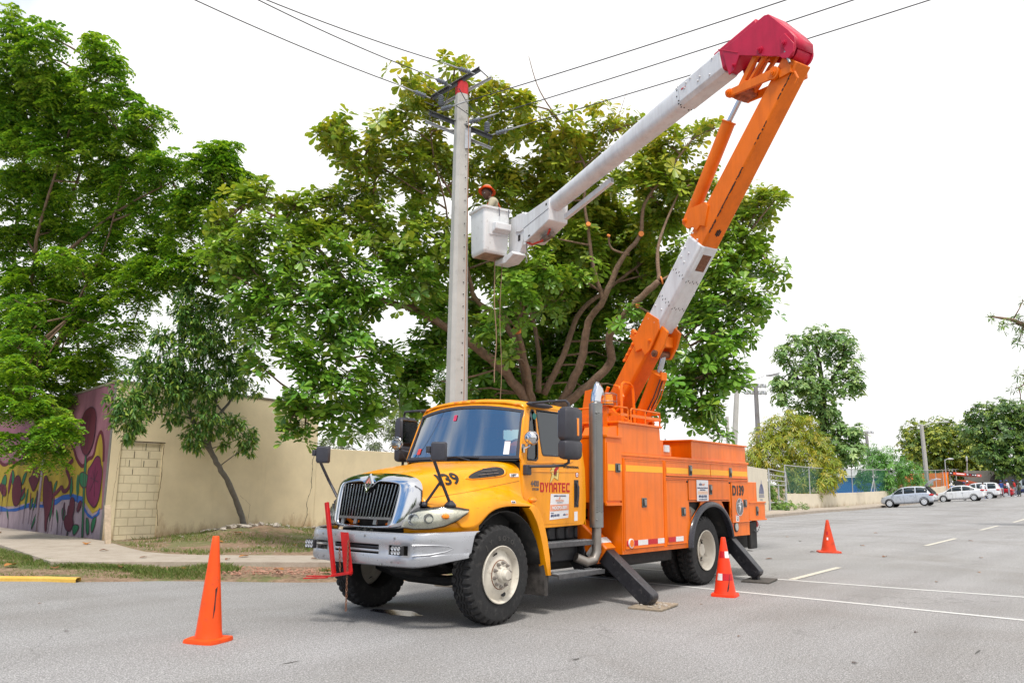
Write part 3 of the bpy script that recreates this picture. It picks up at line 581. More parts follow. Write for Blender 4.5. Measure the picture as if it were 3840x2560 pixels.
for (a,b_) in [((6.75,-.69),(9.6,-.58)),((18.1,-.3),(22.7,-.2)),((29.6,.2),(34.6,.3)),((38.9,.3),(44.5,.4))]:
    strip('centre_line_dash',dense([a,b_],1),.12,.008,LY,'pale yellow dash of the road centre line')
for u0 in (25.2,27.9,30.6,33.2,36.0,39.2):
    strip('parking_stripe',dense([(u0-.3,5.9),(u0,gz(u0,0)+8.6+(u0-25)*.15)],1),.1,.006,LW,'faint white parking bay stripe by the far kerb')
# faint round skid mark near the parking bays, wet patch under the truck
oil=M('oily_wet_asphalt',(.035,.035,.04),.22,0,.5,20)
def blob(cx,cy,rx,ry,sd,n=40):
    r_=random.Random(sd);ph=[r_.uniform(0,6.28) for _ in range(5)]
    return [(cx+rx*math.cos(t)*(1+.16*math.sin(3*t+ph[0])+.1*math.sin(5*t+ph[1])+.06*math.sin(9*t+ph[2])),cy+ry*math.sin(t)*(1+.16*math.sin(2*t+ph[3])+.1*math.sin(7*t+ph[4]))) for t in [2*math.pi*i/n for i in range(n)]]
def patch(name,pts,z,mat,label):
    b=MB();b.add([(x,y,z) for x,y in pts],[tuple(range(len(pts)))])
    return tag(b.build(name,mat,None,smooth=False),label,kind='structure')
STAIN=M('tar_stain',(.085,.08,.075),.85,0,.4,30)
for i,(x,y,rx,ry) in enumerate([(1.9,-4.2,.12,.012),(-.9,-1.6,.05,.02),(-2.6,.1,.08,.012)]):patch('tar_stain',blob(x,y,rx,ry,i),.0025,STAIN,'small dark stain on the asphalt')
patch('wet_patch',blob(-.15,1.45,.16,.35,3),.003,oil,'small wet patch on the asphalt under the truck front')
# far kerb line of the road, then everything behind it
KERB=[(-12,19.5),(-4.5,10.8),(-2.09,7.95),(-1.67,7.48),(-1.39,6.97),(-.47,6.35),(.4,5.3),(1.15,4.4),(2.2,3.7),(3.5,3.5),(5,4.1),(8,6.0),(15,8.2),(34,10.75),(50,11.9),(61.7,12.3),(80,12.6),(100,12.8),(130,13)]
INN=[(-30,60),(-12,60),(-4,60),(-3,60),(-2,60),(0,60),(1.5,60),(3,60),(4.5,60),(6.5,60),(9,60),(13,60),(21,60),(40,60),(54,60),(66,60),(84,60),(104,60),(134,60)]
def mound(u,v):
    m_=.27*math.exp(-((u-5.9)/1.5)**2-((v-13.3)/1.0)**2)+.10*math.exp(-((u-4.6)/2.3)**2-((v-12.2)/1.2)**2)
    m_+=.12*math.exp(-((u-8.6)/1.0)**2-((v-14.1)/.7)**2)
    m_+=.015*math.sin(u*3.1+v*1.7)*math.sin(v*2.3-u)+.008*math.sin(u*9+v*7)
    return m_
def vz(u,v):
    return gz(u,v)+.10+mound(u,v)
def vergemat():
    m,nt,b=newmat('dirt_and_grass')
    d=ramp(nt,noise(nt,9,8,.75),[(.3,(.14,.085,.05)),(.5,(.29,.19,.12)),(.7,(.43,.31,.21))])
    gr=ramp(nt,noise(nt,30,6,.7),[(.3,(.08,.11,.03)),(.65,(.19,.22,.07))])
    f=ramp(nt,noise(nt,1.1,8,.72,dist=.5),[(.50,(0,0,0)),(.60,(.8,.8,.8))])
    c=mixc(nt,f,d,gr)
    nt.links.new(c,b.inputs['Base Color']);b.inputs['Roughness'].default_value=.95
    bumpn(nt,b,noise(nt,26,8,.8),1.0,.03)
    return m
VERG=vergemat()
rows=[]
for i in range(len(KERB)-1):
    L_=math.dist(KERB[i],KERB[i+1]);n=max(1,int(L_/(.3 if KERB[i][0]<14 else 3)))
    for k in range(n+(1 if i==len(KERB)-2 else 0)):
        t=k/n
        a=(KERB[i][0]*(1-t)+KERB[i+1][0]*t,KERB[i][1]*(1-t)+KERB[i+1][1]*t)
        c=(INN[i][0]*(1-t)+INN[i+1][0]*t,INN[i][1]*(1-t)+INN[i+1][1]*t)
        row=[]
        for j in range(61):
            s_=(j/60)**2.0
            x=a[0]*(1-s_)+c[0]*s_;y=a[1]*(1-s_)+c[1]*s_
            row.append((x,y,vz(x,y)-(.12-.12*min(1,j/9) if x<14 else (.12 if j==0 else 0))))
        rows.append(row)
b=MB();b.loft(rows)
tag(b.build('verge',VERG,None,sharp=180),'bare dirt and patchy grass between the road and the walls',kind='structure')
def concmat(name,a,c_,sc=3,joint=None):
    m,nt,b=newmat(name)
    c=ramp(nt,noise(nt,sc,8,.7),[(.3,a),(.7,c_)])
    f=ramp(nt,noise(nt,45,5,.7),[(.3,(.85,.85,.85)),(.7,(1.08,1.08,1.08))])
    c=mixc(nt,1.0,c,f,'MULTIPLY')
    st=ramp(nt,noise(nt,1.4,8,.75,dist=.8),[(.55,(0,0,0)),(.75,(.6,.6,.6))])
    c=mixc(nt,st,c,(.17,.13,.09))
    nt.links.new(c,b.inputs['Base Color']);b.inputs['Roughness'].default_value=.9
    bumpn(nt,b,noise(nt,60,5,.7),.4,.006)
    return m
SIDEW=concmat('sidewalk_concrete',(.34,.28,.22),(.47,.41,.34))
KERBY=concmat('yellow_kerb_paint',(.62,.36,.05),(.75,.5,.12))
KERBG=concmat('kerb_concrete',(.32,.27,.22),(.44,.38,.32))
PR=[((-.3,30),(2.4,30)),((-.3,22),(2.3,22)),((-.28,13.2),(1.75,13.0)),((-.65,11.07),(1.15,10.6)),((-1.08,8.71),(.94,9.58)),((-.4,7.95),(1.0,8.8)),((.3,7.3),(1.3,8.2)),((2.09,5.47),(2.87,6.6)),((3.2,4.9),(4.2,6.5)),((5,5.5),(5.2,7.0)),((8,6.6),(7.8,8.1)),((15,8.8),(15,10.4)),((34,11.0),(34,12.3)),((50,12.2),(50,15.2)),((62,12.6),(62,15.4)),((80,12.9),(80,14.9)),((100,13.1),(100,15)),((128,13.2),(128,15.4))]
b=MB()
rl=[];ru=[];rl0=[];ru0=[]
for i in range(len(PR)-1):
    n=max(1,int(math.dist(PR[i][0],PR[i+1][0])/(.7 if PR[i][0][0]<14 else 4)))
    for k in range(n+(1 if i==len(PR)-2 else 0)):
        t=k/n
        a=[PR[i][0][q]*(1-t)+PR[i+1][0][q]*t for q in (0,1)]
        c=[PR[i][1][q]*(1-t)+PR[i+1][1][q]*t for q in (0,1)]
        za=gz(*a);zc_=gz(*c)
        rl.append((a[0],a[1],za+.175));ru.append((c[0],c[1],zc_+.18));rl0.append((a[0],a[1],za));ru0.append((c[0],c[1],zc_))
b.loft([rl0,rl,ru,ru0])
tag(b.build('sidewalk',SIDEW,None,sharp=30),'pale concrete sidewalk along the wall',kind='structure')
def kerbline(pts,w,h,mat,nm,lab):
    b=MB();rows=[]
    for i,p in enumerate(pts):
        q0=pts[max(0,i-1)];q1=pts[min(len(pts)-1,i+1)]
        d=Vector((q1[0]-q0[0],q1[1]-q0[1])).normalized();n=Vector((-d.y,d.x))*w
        z=gz(*p)
        rows.append([(p[0],p[1],z-.02),(p[0],p[1],z+h-.02),(p[0]+n.x*.15,p[1]+n.y*.15,z+h),(p[0]+n.x,p[1]+n.y,z+h),(p[0]+n.x,p[1]+n.y,z)])
    b.loft(rows)
    tag(b.build(nm,mat,None,sharp=40),lab,kind='structure')
kerbline(dense([(-12,19.5),(-4.5,10.8),(-2.09,7.95),(-1.67,7.48),(-1.52,7.2),(-1.4,7.0)],.3),.12,.065,KERBY,'kerb','yellow painted kerb at the left')
0 and kerbline(dense([(-1.4,7.0),(-.47,6.35),(.4,5.3),(1.15,4.4)],.4),.14,.035,KERBG,'kerb','low buried kerb edge along the grass strip')
kerbline(dense([(9,6.4),(15,8.2),(34,10.75),(50,11.9),(61.7,12.3),(80,12.6),(100,12.8),(130,13)],3),.2,.17,KERBG,'kerb','stained concrete kerb of the far side of the street')
# grass blades, pebbles and litter: nobody could count them
def scatter_blades(n,fn,name,mat,label,h=(.03,.09),w=.006):
    V=[];F=[]
    k=0
    tries=0
    while k<n and tries<n*40:
        tries+=1
        p=fn()
        if p is None:continue
        x,y,z=p
        a=random.uniform(0,6.28);hh=random.uniform(*h);lx=random.gauss(0,.5)*hh;ly=random.gauss(0,.5)*hh
        c,s_=math.cos(a)*w,math.sin(a)*w
        o=len(V)
        V+=[(x-c,y-s_,z-.01),(x+c,y+s_,z-.01),(x+c*.5+lx*.5,y+s_*.5+ly*.5,z+hh*.6),(x+lx,y+ly,z+hh)]
        F.append((o,o+1,o+2,o+3));k+=1
    return tag(numesh(name,np.array(V),np.array(F),mat,tone=np.repeat(np.random.default_rng(3).random(len(V) // 4),4)),label,kind='stuff')
GRASS=leafmat('grass_blades',[(.10,.17,.03),(.16,.24,.05),(.22,.27,.08),(.33,.30,.14),(.12,.20,.04)],.8,.3)
def pn(u,v):
    return math.sin(u*1.9+1.3*math.sin(v*1.1))+math.sin(v*2.3+1.1*math.sin(u*.9+2))+.8*math.sin(u*4.3+v*3.7)
def lerp_line(pts,t):
    L_=[math.dist(a,b_) for a,b_ in zip(pts,pts[1:])];s_=t*sum(L_)
    for a,b_,l in zip(pts,pts[1:],L_):
        if s_<=l:return (a[0]+(b_[0]-a[0])*s_/l,a[1]+(b_[1]-a[1])*s_/l)
        s_-=l
    return pts[-1]
VA=[(-2.4,8.6),(-1.5,7.45),(-.47,6.5),(.5,5.4),(1.3,4.5),(2.2,3.9)]
VB=[(-.3,13.5),(-1.1,8.8),(-.4,7.9),(.5,7.0),(1.4,6.1),(2.05,5.4)]
def vzz(x,y,s_):return vz(x,y)-.12+.12*min(1,s_*1.2)
def f_verge():
    t=random.random();s_=random.random();a=lerp_line(VA,t);c=lerp_line(VB,t)
    x=a[0]+(c[0]-a[0])*s_;y=a[1]+(c[1]-a[1])*s_
    if pn(x*1.3,y*1.3)<-1.5+2.2*(t>.6):return None
    return (x,y,vz(x,y)-.10*max(0,1-s_*2.2))
def f_bank():
    x=random.uniform(1.6,10.5);y=random.uniform(8.3,14.2)
    if x<1.3+(y-8.3)*.12 and y<13:return None
    if pn(x,y)<.1:return None
    return (x,y,vz(x,y))
scatter_blades(19000,f_verge,'grass',GRASS,'short patchy grass on the verge beside the road')
scatter_blades(9000,f_bank,'grass',GRASS,'thin grass growing on the dirt bank below the cream wall',(.03,.10))
def rocks(n,fn,name,mat,label,r=(.02,.07)):
    b=MB()
    for _ in range(n):
        x,y,z=fn();rr=random.uniform(*r)
        if r[1]>.05:
            bm=bmesh.new();q0=[bm.verts.new((x+random.gauss(0,.6)*rr,y+random.gauss(0,.6)*rr,z+random.uniform(-.4,.75)*rr)) for _k in range(11)]
            bmesh.ops.convex_hull(bm,input=q0);bm.verts.index_update();vv=[v.co.copy() for v in bm.verts];b.add(vv,[tuple(v.index for v in f_.verts) for f_ in bm.faces]);bm.free();continue
        pts=[]
        for (dx,dy,dz) in [(1,0,0),(-1,0,0),(0,1,0),(0,-1,0),(0,0,1),(0,0,-1)]:
            q=Vector((dx,dy,dz*.7))+Vector((random.gauss(0,.25),random.gauss(0,.25),random.gauss(0,.15)))
            pts.append((x+q.x*rr,y+q.y*rr,z+q.z*rr))
        b.add(pts,[(0,2,4),(2,1,4),(1,3,4),(3,0,4),(2,0,5),(1,2,5),(3,1,5),(0,3,5)])
    return tag(b.build(name,mat,None,smooth=False),label,kind='stuff')
RUBB=concmat('rubble_concrete',(.38,.33,.28),(.58,.53,.47),8)
REDG=concmat('red_gravel',(.32,.14,.09),(.5,.3,.22),12)
def f_rub():
    x=random.gauss(6.0,.8);y=random.gauss(13.7,.35);return (x,y,vz(x,y)+.01)
def f_rub2():
    x=random.uniform(7.6,10.5);y=random.gauss(14.0,.15);return (x,y,vz(x,y)+.01)
def f_redg():
    t=random.uniform(.62,1);s_=random.random();a=lerp_line(VA,t);c=lerp_line(VB,t)
    x=a[0]+(c[0]-a[0])*s_;y=a[1]+(c[1]-a[1])*s_;return (x,y,vz(x,y))
def f_lit():
    x=random.uniform(1.5,9.5);y=random.uniform(8.5,14.2);return (x,y,vz(x,y))
rocks(130,f_rub,'rubble',RUBB,'broken concrete rubble heaped on the dirt bank',(.03,.11))
rocks(90,f_rub2,'rubble',RUBB,'small stones at the foot of the cream wall by the crack',(.02,.07))
rocks(900,f_redg,'gravel',REDG,'reddish gravel and wood chips beside the truck front',(.008,.025))
rocks(700,f_lit,'gravel',RUBB,'loose pebbles on the dirt bank',(.006,.022))
# dry leaves lying about, each its own
DRY=[M('dry_leaf_brown',(.22,.09,.035),.7,0,.3,30),M('dry_leaf_orange',(.42,.17,.04),.7,0,.3,30),M('dry_leaf_dark',(.06,.035,.025),.7,0,.3,30)]
def dry_leaf(x,y,z,L_,mat,where):
    b=MB();a=random.uniform(0,6.28);ca,sa=math.cos(a),math.sin(a)
    prof=[(0,.03),(.25,.22),(.55,.33),(.85,.24),(1,.02)]
    rows=[]
    for t,w in prof:
        cu=.28*math.sin(t*2.6)*L_*random.uniform(.5,1)
        rows.append([(x+ca*t*L_-sa*q*w*L_,y+sa*t*L_+ca*q*w*L_,z+.006+cu*.35+abs(q)*.25*w*L_) for q in (-1,0,1)])
    b.loft(rows)
    w_=('large ' if L_>.17 else 'small ')+{0:'brown',1:'orange brown',2:'dark'}[DRY.index(mat)]
    tag(b.build('dry_leaf',mat,None,solid=.0015),w_+' curled dry leaf lying '+where,'leaf',w_+' dry leaves '+where)
for (x,y,L_) in [(.95,12.1,.26),(.55,10.2,.17),(1.5,7.3,.2),(1.05,7.0,.13),(2.3,6.0,.18),(.2,8.3,.13),(1.2,17.5,.22),(.4,15.6,.18)]:
    dry_leaf(x,y,.18,L_,DRY[1] if L_>.19 else DRY[0],'on the sidewalk')
for (x,y,L_) in [(-1.2,8.3,.2),(-.6,7.3,.17),(.1,6.6,.16),(.9,5.4,.2),(-1.7,8.9,.24),(1.5,4.9,.18)]:
    dry_leaf(x,y,vz(x,y)+.02,L_,random.choice(DRY[:2]),'on the grass verge')
for _ in range(16):
    x,y,z=f_lit();dry_leaf(x,y,z+.01,random.uniform(.12,.24),random.choice(DRY),'on the dirt bank')
for (x,y,L_) in [(17.3,2.9,.2),(16.6,.9,.2),(12.4,2.3,.22),(13.2,1.2,.18),(13.0,-.5,.2),(10.4,1.2,.2),(14.5,-2.2,.15),(10.6,-2.8,.12),(9.0,-3.9,.1),(2.6,-3.5,.07),(21.5,-.9,.2),(8.2,-2.6,.1),(.6,-3.5,.08),(19.2,4.0,.2),(24,2.5,.2),(3.0,-.9,.05),(-2.6,5.1,.06),(11.8,-4.4,.14),(-3.2,2.9,.06),(1.1,-2.2,.05)]:
    dry_leaf(x,y,gz(x,y),L_*.72,random.choice(DRY),'on the asphalt')
# ------------------------------------------------------------------ walls on the left
def wallmat(name,base,low):
    m,nt,b=newmat(name)
    c=ramp(nt,noise(nt,1.3,8,.65),[(.3,tuple(x*.9 for x in base)),(.7,tuple(min(1,x*1.07) for x in base))])
    tc=nt.nodes.new('ShaderNodeTexCoord');sx=nt.nodes.new('ShaderNodeSeparateXYZ');nt.links.new(tc.outputs['Object'],sx.inputs[0])
    # splashed earth stains with a ragged upper edge, vertical streaks
    n=noise(nt,2.2,8,.75,stretch=(1,1,.35))
    a=nt.nodes.new('ShaderNodeMath');a.operation='MULTIPLY_ADD';a.inputs[1].default_value=1.1;a.inputs[2].default_value=-.28
    nt.links.new(n,a.inputs[0])
    s_=nt.nodes.new('ShaderNodeMath');s_.operation='SUBTRACT';nt.links.new(a.outputs[0],s_.inputs[0])
    h=nt.nodes.new('ShaderNodeMath');h.operation='MULTIPLY';h.inputs[1].default_value=.55;nt.links.new(sx.outputs[2],h.inputs[0])
    nt.links.new(h.outputs[0],s_.inputs[1])
    f=ramp(nt,s_.outputs[0],[(.0,(0,0,0)),(.22,(.85,.85,.85))])
    c=mixc(nt,f,c,low)
    st=ramp(nt,noise(nt,3,6,.7,stretch=(1,1,.12)),[(.58,(0,0,0)),(.8,(.35,.35,.35))])
    c=mixc(nt,st,c,tuple(x*.6 for x in base))
    sp=ramp(nt,noise(nt,7,3,.5),[(.73,(0,0,0)),(.78,(.5,.5,.5))])
    c=mixc(nt,sp,c,(.3,.22,.13))
    nt.links.new(c,b.inputs['Base Color']);b.inputs['Roughness'].default_value=.92
    bumpn(nt,b,noise(nt,14,8,.7),.35,.01)
    return m
CREAM=wallmat('cream_render',(.80,.69,.47),(.42,.28,.15))
CREAMD=wallmat('weathered_wall_top',(.26,.23,.18),(.2,.15,.1))
PALE=wallmat('pale_cream_render',(.68,.62,.5),(.42,.33,.22))
wall=thing('cream_wall','tall cream rendered wall with a blocked-up doorway at its left end','wall',(2.33,14.4,0))
V0,V1=14.4,14.62
b=MB()
# face with the bricked-up doorway cut out
b.prism([(2.33,V0,-.3),(8.55,V0,-.3),(8.55,V0,3.84),(6.6,V0,3.88),(4.9,V0,3.92),(2.33,V0,3.93)],(0,.22,0),0,
        [[(2.58,V0,.02),(3.66,V0,.02),(3.66,V0,2.48),(2.58,V0,2.48)]])
b.build('wall_face',CREAM,wall,bevel=.012)
b=MB();b.prism([(2.30,V0-.02,3.935),(4.9,V0-.02,3.925),(8.57,V0-.02,3.845),(8.57,V0-.02,3.90),(4.9,V0-.02,3.985),(2.30,V0-.02,3.995)],(0,.26,0))
b.build('coping',CREAMD,wall,bevel=.01)
def blockmat():
    m,nt,b=newmat('painted_block_infill')
    tc=nt.nodes.new('ShaderNodeTexCoord');mp=nt.nodes.new('ShaderNodeMapping')
    mp.inputs['Rotation'].default_value=(R(-90),0,0)
    nt.links.new(tc.outputs['Object'],mp.inputs[0])
    br=nt.nodes.new('ShaderNodeTexBrick')
    br.inputs['Scale'].default_value=1.0;br.inputs['Brick Width'].default_value=.405;br.inputs['Row Height'].default_value=.207
    br.inputs['Mortar Size'].default_value=.008;br.inputs['Mortar Smooth'].default_value=.3
    nt.links.new(mp.outputs[0],br.inputs['Vector'])
    base=ramp(nt,noise(nt,3,8,.7),[(.3,(.70,.62,.43)),(.7,(.82,.73,.52))])
    c=mixc(nt,br.outputs['Fac'],base,(.56,.47,.31))
    nt.links.new(c,b.inputs['Base Color']);b.inputs['Roughness'].default_value=.95
    inv=nt.nodes.new('ShaderNodeMath');inv.operation='SUBTRACT';inv.inputs[0].default_value=1.0;nt.links.new(br.outputs['Fac'],inv.inputs[1])
    ad=nt.nodes.new('ShaderNodeMath');ad.operation='MULTIPLY_ADD';ad.inputs[1].default_value=.25
    nt.links.new(noise(nt,25,6,.7),ad.inputs[0]);nt.links.new(inv.outputs[0],ad.inputs[2])
    bumpn(nt,b,ad.outputs[0],.8,.02)
    return m
b=MB();b.box(2.56,3.68,V0+.035,V0+.2,.0,2.47);b.build('blocked_doorway',blockmat(),wall)
b=MB();b.box(2.53,3.71,V0-.006,V0+.03,2.487,2.505);b.build('lintel_shadow_gap',DRK,wall)
for (x,z0,z1) in [(2.86,2.30,2.46),(3.22,2.28,2.46),(3.58,2.28,2.45),(2.94,2.08,2.25),(3.3,2.08,2.25),(2.83,1.87,2.03),(3.2,1.87,2.02),(3.55,1.87,2.03),(2.93,1.68,1.8)]:
    b=MB();b.box(x,x+.012,V0+.030,V0+.04,z0,z1);b.build('open_joint',DRK,wall)
def crack(pts,w,y,parent,mat=DRK):
    b=MB();L_=[];Rr=[]
    p2=[]
    for a,c in zip(pts,pts[1:]):
        n=max(2,int(math.dist(a,c)/.06))
        for i in range(n):
            t=i/n;p2.append((a[0]+(c[0]-a[0])*t+random.gauss(0,.008),a[1]+(c[1]-a[1])*t))
    p2.append(pts[-1])
    for i,(x,z) in enumerate(p2):
        ww=w*random.uniform(.5,1.2)/2
        L_.append((x-ww,y,z));Rr.append((x+ww,y,z+ww*.5))
    b.loft([L_,Rr]);b.build('crack',mat,parent,smooth=False)
crack([(8.12,3.38),(8.24,2.77),(8.47,2.48),(8.39,2.17),(8.41,1.39),(8.26,.97),(8.31,.59),(8.2,.29),(7.96,.09)],.018,V0-.003,wall)
crack([(6.0,1.16),(6.34,.9),(6.29,.31)],.008,V0-.003,wall,M('thin_crack',(.25,.17,.1),.9))
crack([(2.57,2.46),(2.52,1.6),(2.48,1.0)],.008,V0-.003,wall,M('joint_crack',(.32,.25,.15),.9))
crack([(3.67,2.46),(3.68,1.6),(3.62,.9),(3.7,.4)],.02,V0-.003,wall,M('joint_crack',(.3,.23,.14),.9))
# lower wall carrying on along the street
lw=thing('low_cream_wall','lower cream wall with wire along its top, behind the truck cab','wall',(8.55,14.4,0))
b=MB();b.box(8.552,31,14.42,14.62,-.3,2.58);b.build('wall_face',CREAM,lw,bevel=.01)
b=MB()
for zz,am,ph in ((2.60,.03,0),(2.64,.035,1.4)):
    b.tube([(8.6+i*.09,14.5+.05*math.sin(i*.9+ph),zz+am*math.sin(i*1.3+ph)) for i in range(248)],.008,4)
b.build('barbed_wire',GALD,lw)
b=MB();b.prism([(1.32,12.02,.16),(1.45,12.02,.16),(1.44,12.09,.16),(1.33,12.09,.16)],(.03,.26,.82))
tag(b.build('wooden_post',M('weathered_plank',(.5,.4,.29),.85,0,.2,12,bump=.4),None,bevel=.008,off=(1.38,12.05,.16)),'short pale plank leaning against the corner of the cream wall','plank')
# mural wall running away from the corner
def muralmat(name,col,v=.16):
    m,nt,b=newmat(name)
    c=ramp(nt,noise(nt,2.2,8,.7,stretch=(1,1,.3)),[(.3,tuple(x*(1-v) for x in col)),(.7,tuple(min(1,x*(1+v)) for x in col))])
    st=ramp(nt,noise(nt,6,7,.8),[(.62,(0,0,0)),(.8,(.45,.45,.45))])
    c=mixc(nt,st,c,(.34,.3,.31))
    nt.links.new(c,b.inputs['Base Color']);b.inputs['Roughness'].default_value=.85
    return m
mw=thing('mural_wall','wall painted with a mural of dark red flowers on pink, yellow and blue','wall',(2.33,14.4,0))
MAUVE=muralmat('mauve_mural_paint',(.26,.11,.15),.35);LAV=muralmat('lavender_mural_paint',(.30,.235,.27),.35);MYEL=muralmat('yellow_mural_paint',(.34,.25,.02),.35)  # mauve and lavender darkened: shade of the trees mixed into the paint
MMAR=muralmat('maroon_mural_paint',(.09,.008,.02));MPLM=muralmat('plum_mural_paint',(.13,.008,.045));MGRN=muralmat('green_mural_paint',(.012,.13,.05));MBLU=muralmat('blue_mural_paint',(.015,.085,.32));MBLK=muralmat('dark_outline_paint',(.05,.012,.03))
X0=2.33
def closed(p):return p+[p[0]]
b=MB();b.prism([(X0,14.621,-.3),(X0,27,-.3),(X0,27,3.1),(X0,18.6,3.60),(X0,14.621,3.91)],(.22,0,0));b.build('wall_face',MAUVE,mw)
b=MB();b.prism([(X0-.01,14.66,3.915),(X0-.01,18.6,3.605),(X0-.01,27,3.105),(X0-.01,27,3.16),(X0-.01,18.6,3.66),(X0-.01,14.66,3.97)],(.24,0,0));b.build('coping',CREAMD,mw)
PN=[0]
def chaikin(p,n=2,closed=True):
    for _ in range(n):
        q=[]
        k=len(p)
        for i in range(k if closed else k-1):
            a,c=p[i],p[(i+1) % k]
            q+=[(a[0]*.75+c[0]*.25,a[1]*.75+c[1]*.25),(a[0]*.25+c[0]*.75,a[1]*.25+c[1]*.75)]
        p=q if closed else [p[0]]+q+[p[-1]]
    return p
def paint(poly,mat,layer,name):
    PN[0]+=1
    b=MB();d=.0025*layer+PN[0]*.00003
    if layer>=5:poly=chaikin(poly)
    b.prism([(X0-d,v,z) for v,z in poly],(.002,0,0));b.build(name,mat,mw,smooth=False)
def paint_strip(pts,w,mat,layer,name):
    PN[0]+=1
    layer+=PN[0]*.012
    if pts[0]==pts[-1]:pts=closed(chaikin(pts[:-1]))
    else:pts=chaikin(pts,2,False)
    L_=[];Rr=[]
    for i,p in enumerate(pts):
        q0=pts[max(0,i-1)];q1=pts[min(len(pts)-1,i+1)]
        d=Vector((q1[0]-q0[0],q1[1]-q0[1]));d=d.normalized() if d.length else Vector((1,0));n=Vector((-d.y,d.x))*w/2
        L_.append((X0-.0025*layer,p[0]+n.x,p[1]+n.y));Rr.append((X0-.0025*layer,p[0]-n.x,p[1]-n.y))
    b=MB();b.loft([L_,Rr]);b.build(name,mat,mw,smooth=False)
paint([(14.49,0),(14.66,0),(14.66,3.90),(14.49,3.92)],MAUVE,.4,'mauve_edge')
paint([(14.42,.02),(26.9,.02),(26.9,.72),(21.4,.76),(19.93,.78),(18.95,.9),(17.2,1.06),(16.28,1.19),(15.7,1.08),(15.03,.71),(14.42,.86)],LAV,1,'lavender_band')
paint([(26.9,.72),(26.9,1.9),(24.8,2.2),(23.4,1.8),(22.3,2.2),(21.42,2.06),(21.0,.76)][::-1],MYEL,2,'yellow_field')
paint(MU_YELLOW,MYEL,2,'yellow_field')
paint_strip(MU_OUTL,.1,MMAR,3,'maroon_outline')
paint(MU_BLUE,MBLU,3,'blue_band')
paint(MU_BLUEU,MBLU,4,'blue_band')
for i,p in enumerate(MU_GREEN):paint(p,MGRN,5,'painted_leaf');paint_strip(closed(p),.022,MBLK,6,'leaf_outline')
for p in MU_MAROON:paint(p,MMAR,7,'painted_flower');paint_strip(closed(p),.025,MBLK,8,'flower_outline')
for p in MU_PLUM:
    paint(p,MPLM,7,'painted_flower');paint_strip(closed(p),.03,MBLK,8,'flower_outline')
    cx=sum(q[0] for q in p)/len(p);cz=sum(q[1] for q in p)/len(p)
    for q in p[::2]:paint_strip([(cx,cz),(cx*.4+q[0]*.6,cz*.4+q[1]*.6)],.02,MBLK,9,'petal_vein')
for t in (-.12,0,.1):paint_strip([(15.78+t,3.2),(15.85+t*1.3,2.8),(15.80+t,2.3)],.02,MBLK,9,'petal_vein')
paint_strip(MU_CURL,.12,MMAR,6,'painted_stem')
_r=random.Random(5)
for k in range(22):
    v=15.9+k*.33+_r.uniform(-.1,.1);z=_r.uniform(.35,1.25);h=_r.uniform(.35,.85);w=_r.uniform(.05,.12);t=_r.uniform(-.25,.25)
    pp=[(v,z),(v+w+t*.5,z+h*.5),(v+t,z+h),(v-w+t*.5,z+h*.45)]
    paint(pp,[MGRN,MMAR,MBLK,MGRN,MPLM][k % 5],5.4+(k % 3)*.2,'painted_leaf');paint_strip([(v,z-.3),(v,z),(v+t*.6,z+h*.7)],.022,MBLK,6.4,'painted_stem')
b=MB();b.box(X0-.012,X0+.0,14.40,14.50,0,3.9);b.build('grey_corner_edge',M('grey_wall_edge',(.2,.19,.18),.9,0,.2,6),mw)
b=MB();b.box(X0-.035,X0+.0,18.2,18.3,.05,3.55);b.build('wall_pilaster',LAV,mw)
# ------------------------------------------------------------------ utility pole
pole=thing('utility_pole','tall tapering concrete utility pole with crossarms, its top painted red','utility pole',(4.8,5.15,0))
b=MB()
def octa(cx,cy,z,w,d,rot):
    pts=[]
    for x,y in [(-.5,-.28),(-.5,.28),(-.3,.5),(.3,.5),(.5,.28),(.5,-.28),(.3,-.5),(-.3,-.5)]:
        X=x*w;Y=y*d
        pts.append((cx+X*math.cos(rot)-Y*math.sin(rot),cy+X*math.sin(rot)+Y*math.cos(rot),z))
    return pts
PR_=R(-22)
def prow(z):
    t=z/9.96;w=.46*(1-t)+.245*t
    return octa(4.8-.04*t,5.15+.05*t,z,w,w*.95,PR_)
b.loft([prow(z) for z in (-.3,2,4,6,8,9.70)],True,True);b.build('shaft',CONC,pole,smooth=False)
b=MB();b.loft([prow(9.703),prow(9.96),[((x-4.77)*.8+4.77,(y-5.2)*.8+5.2,10.0) for x,y,_ in prow(10)]],True,True);b.build('red_pole_top',M('faded_red_paint',(.55,.03,.035),.6,0,.15,12),pole,smooth=False)
b=MB()
_fx,_fy=math.cos(PR_+math.pi),math.sin(PR_+math.pi)
for i in range(34):
    z=1.2+i*.25
    t=z/9.96;w=.46*(1-t)+.245*t
    for sgn in (-.5,.5):
        px=4.8+_fx*w*.5-_fy*sgn*w*.45;py=5.15+_fy*w*.5+_fx*sgn*w*.45
        b.cyl((px+.01*_fx*-1,py+.01*_fy*-1,z),(px+_fx*.006,py+_fy*.006,z),.011,n=8)
    # second face with step holes, towards the road
    gx,gy=math.cos(PR_-math.pi/2),math.sin(PR_-math.pi/2)
    b.cyl((4.8+gx*(w*.47-.01),5.15+gy*(w*.47-.01),z+.1),(4.8+gx*(w*.475+.004),5.15+gy*(w*.475+.004),z+.1),.011,n=8)
b.build('step_hole',DRK,pole)
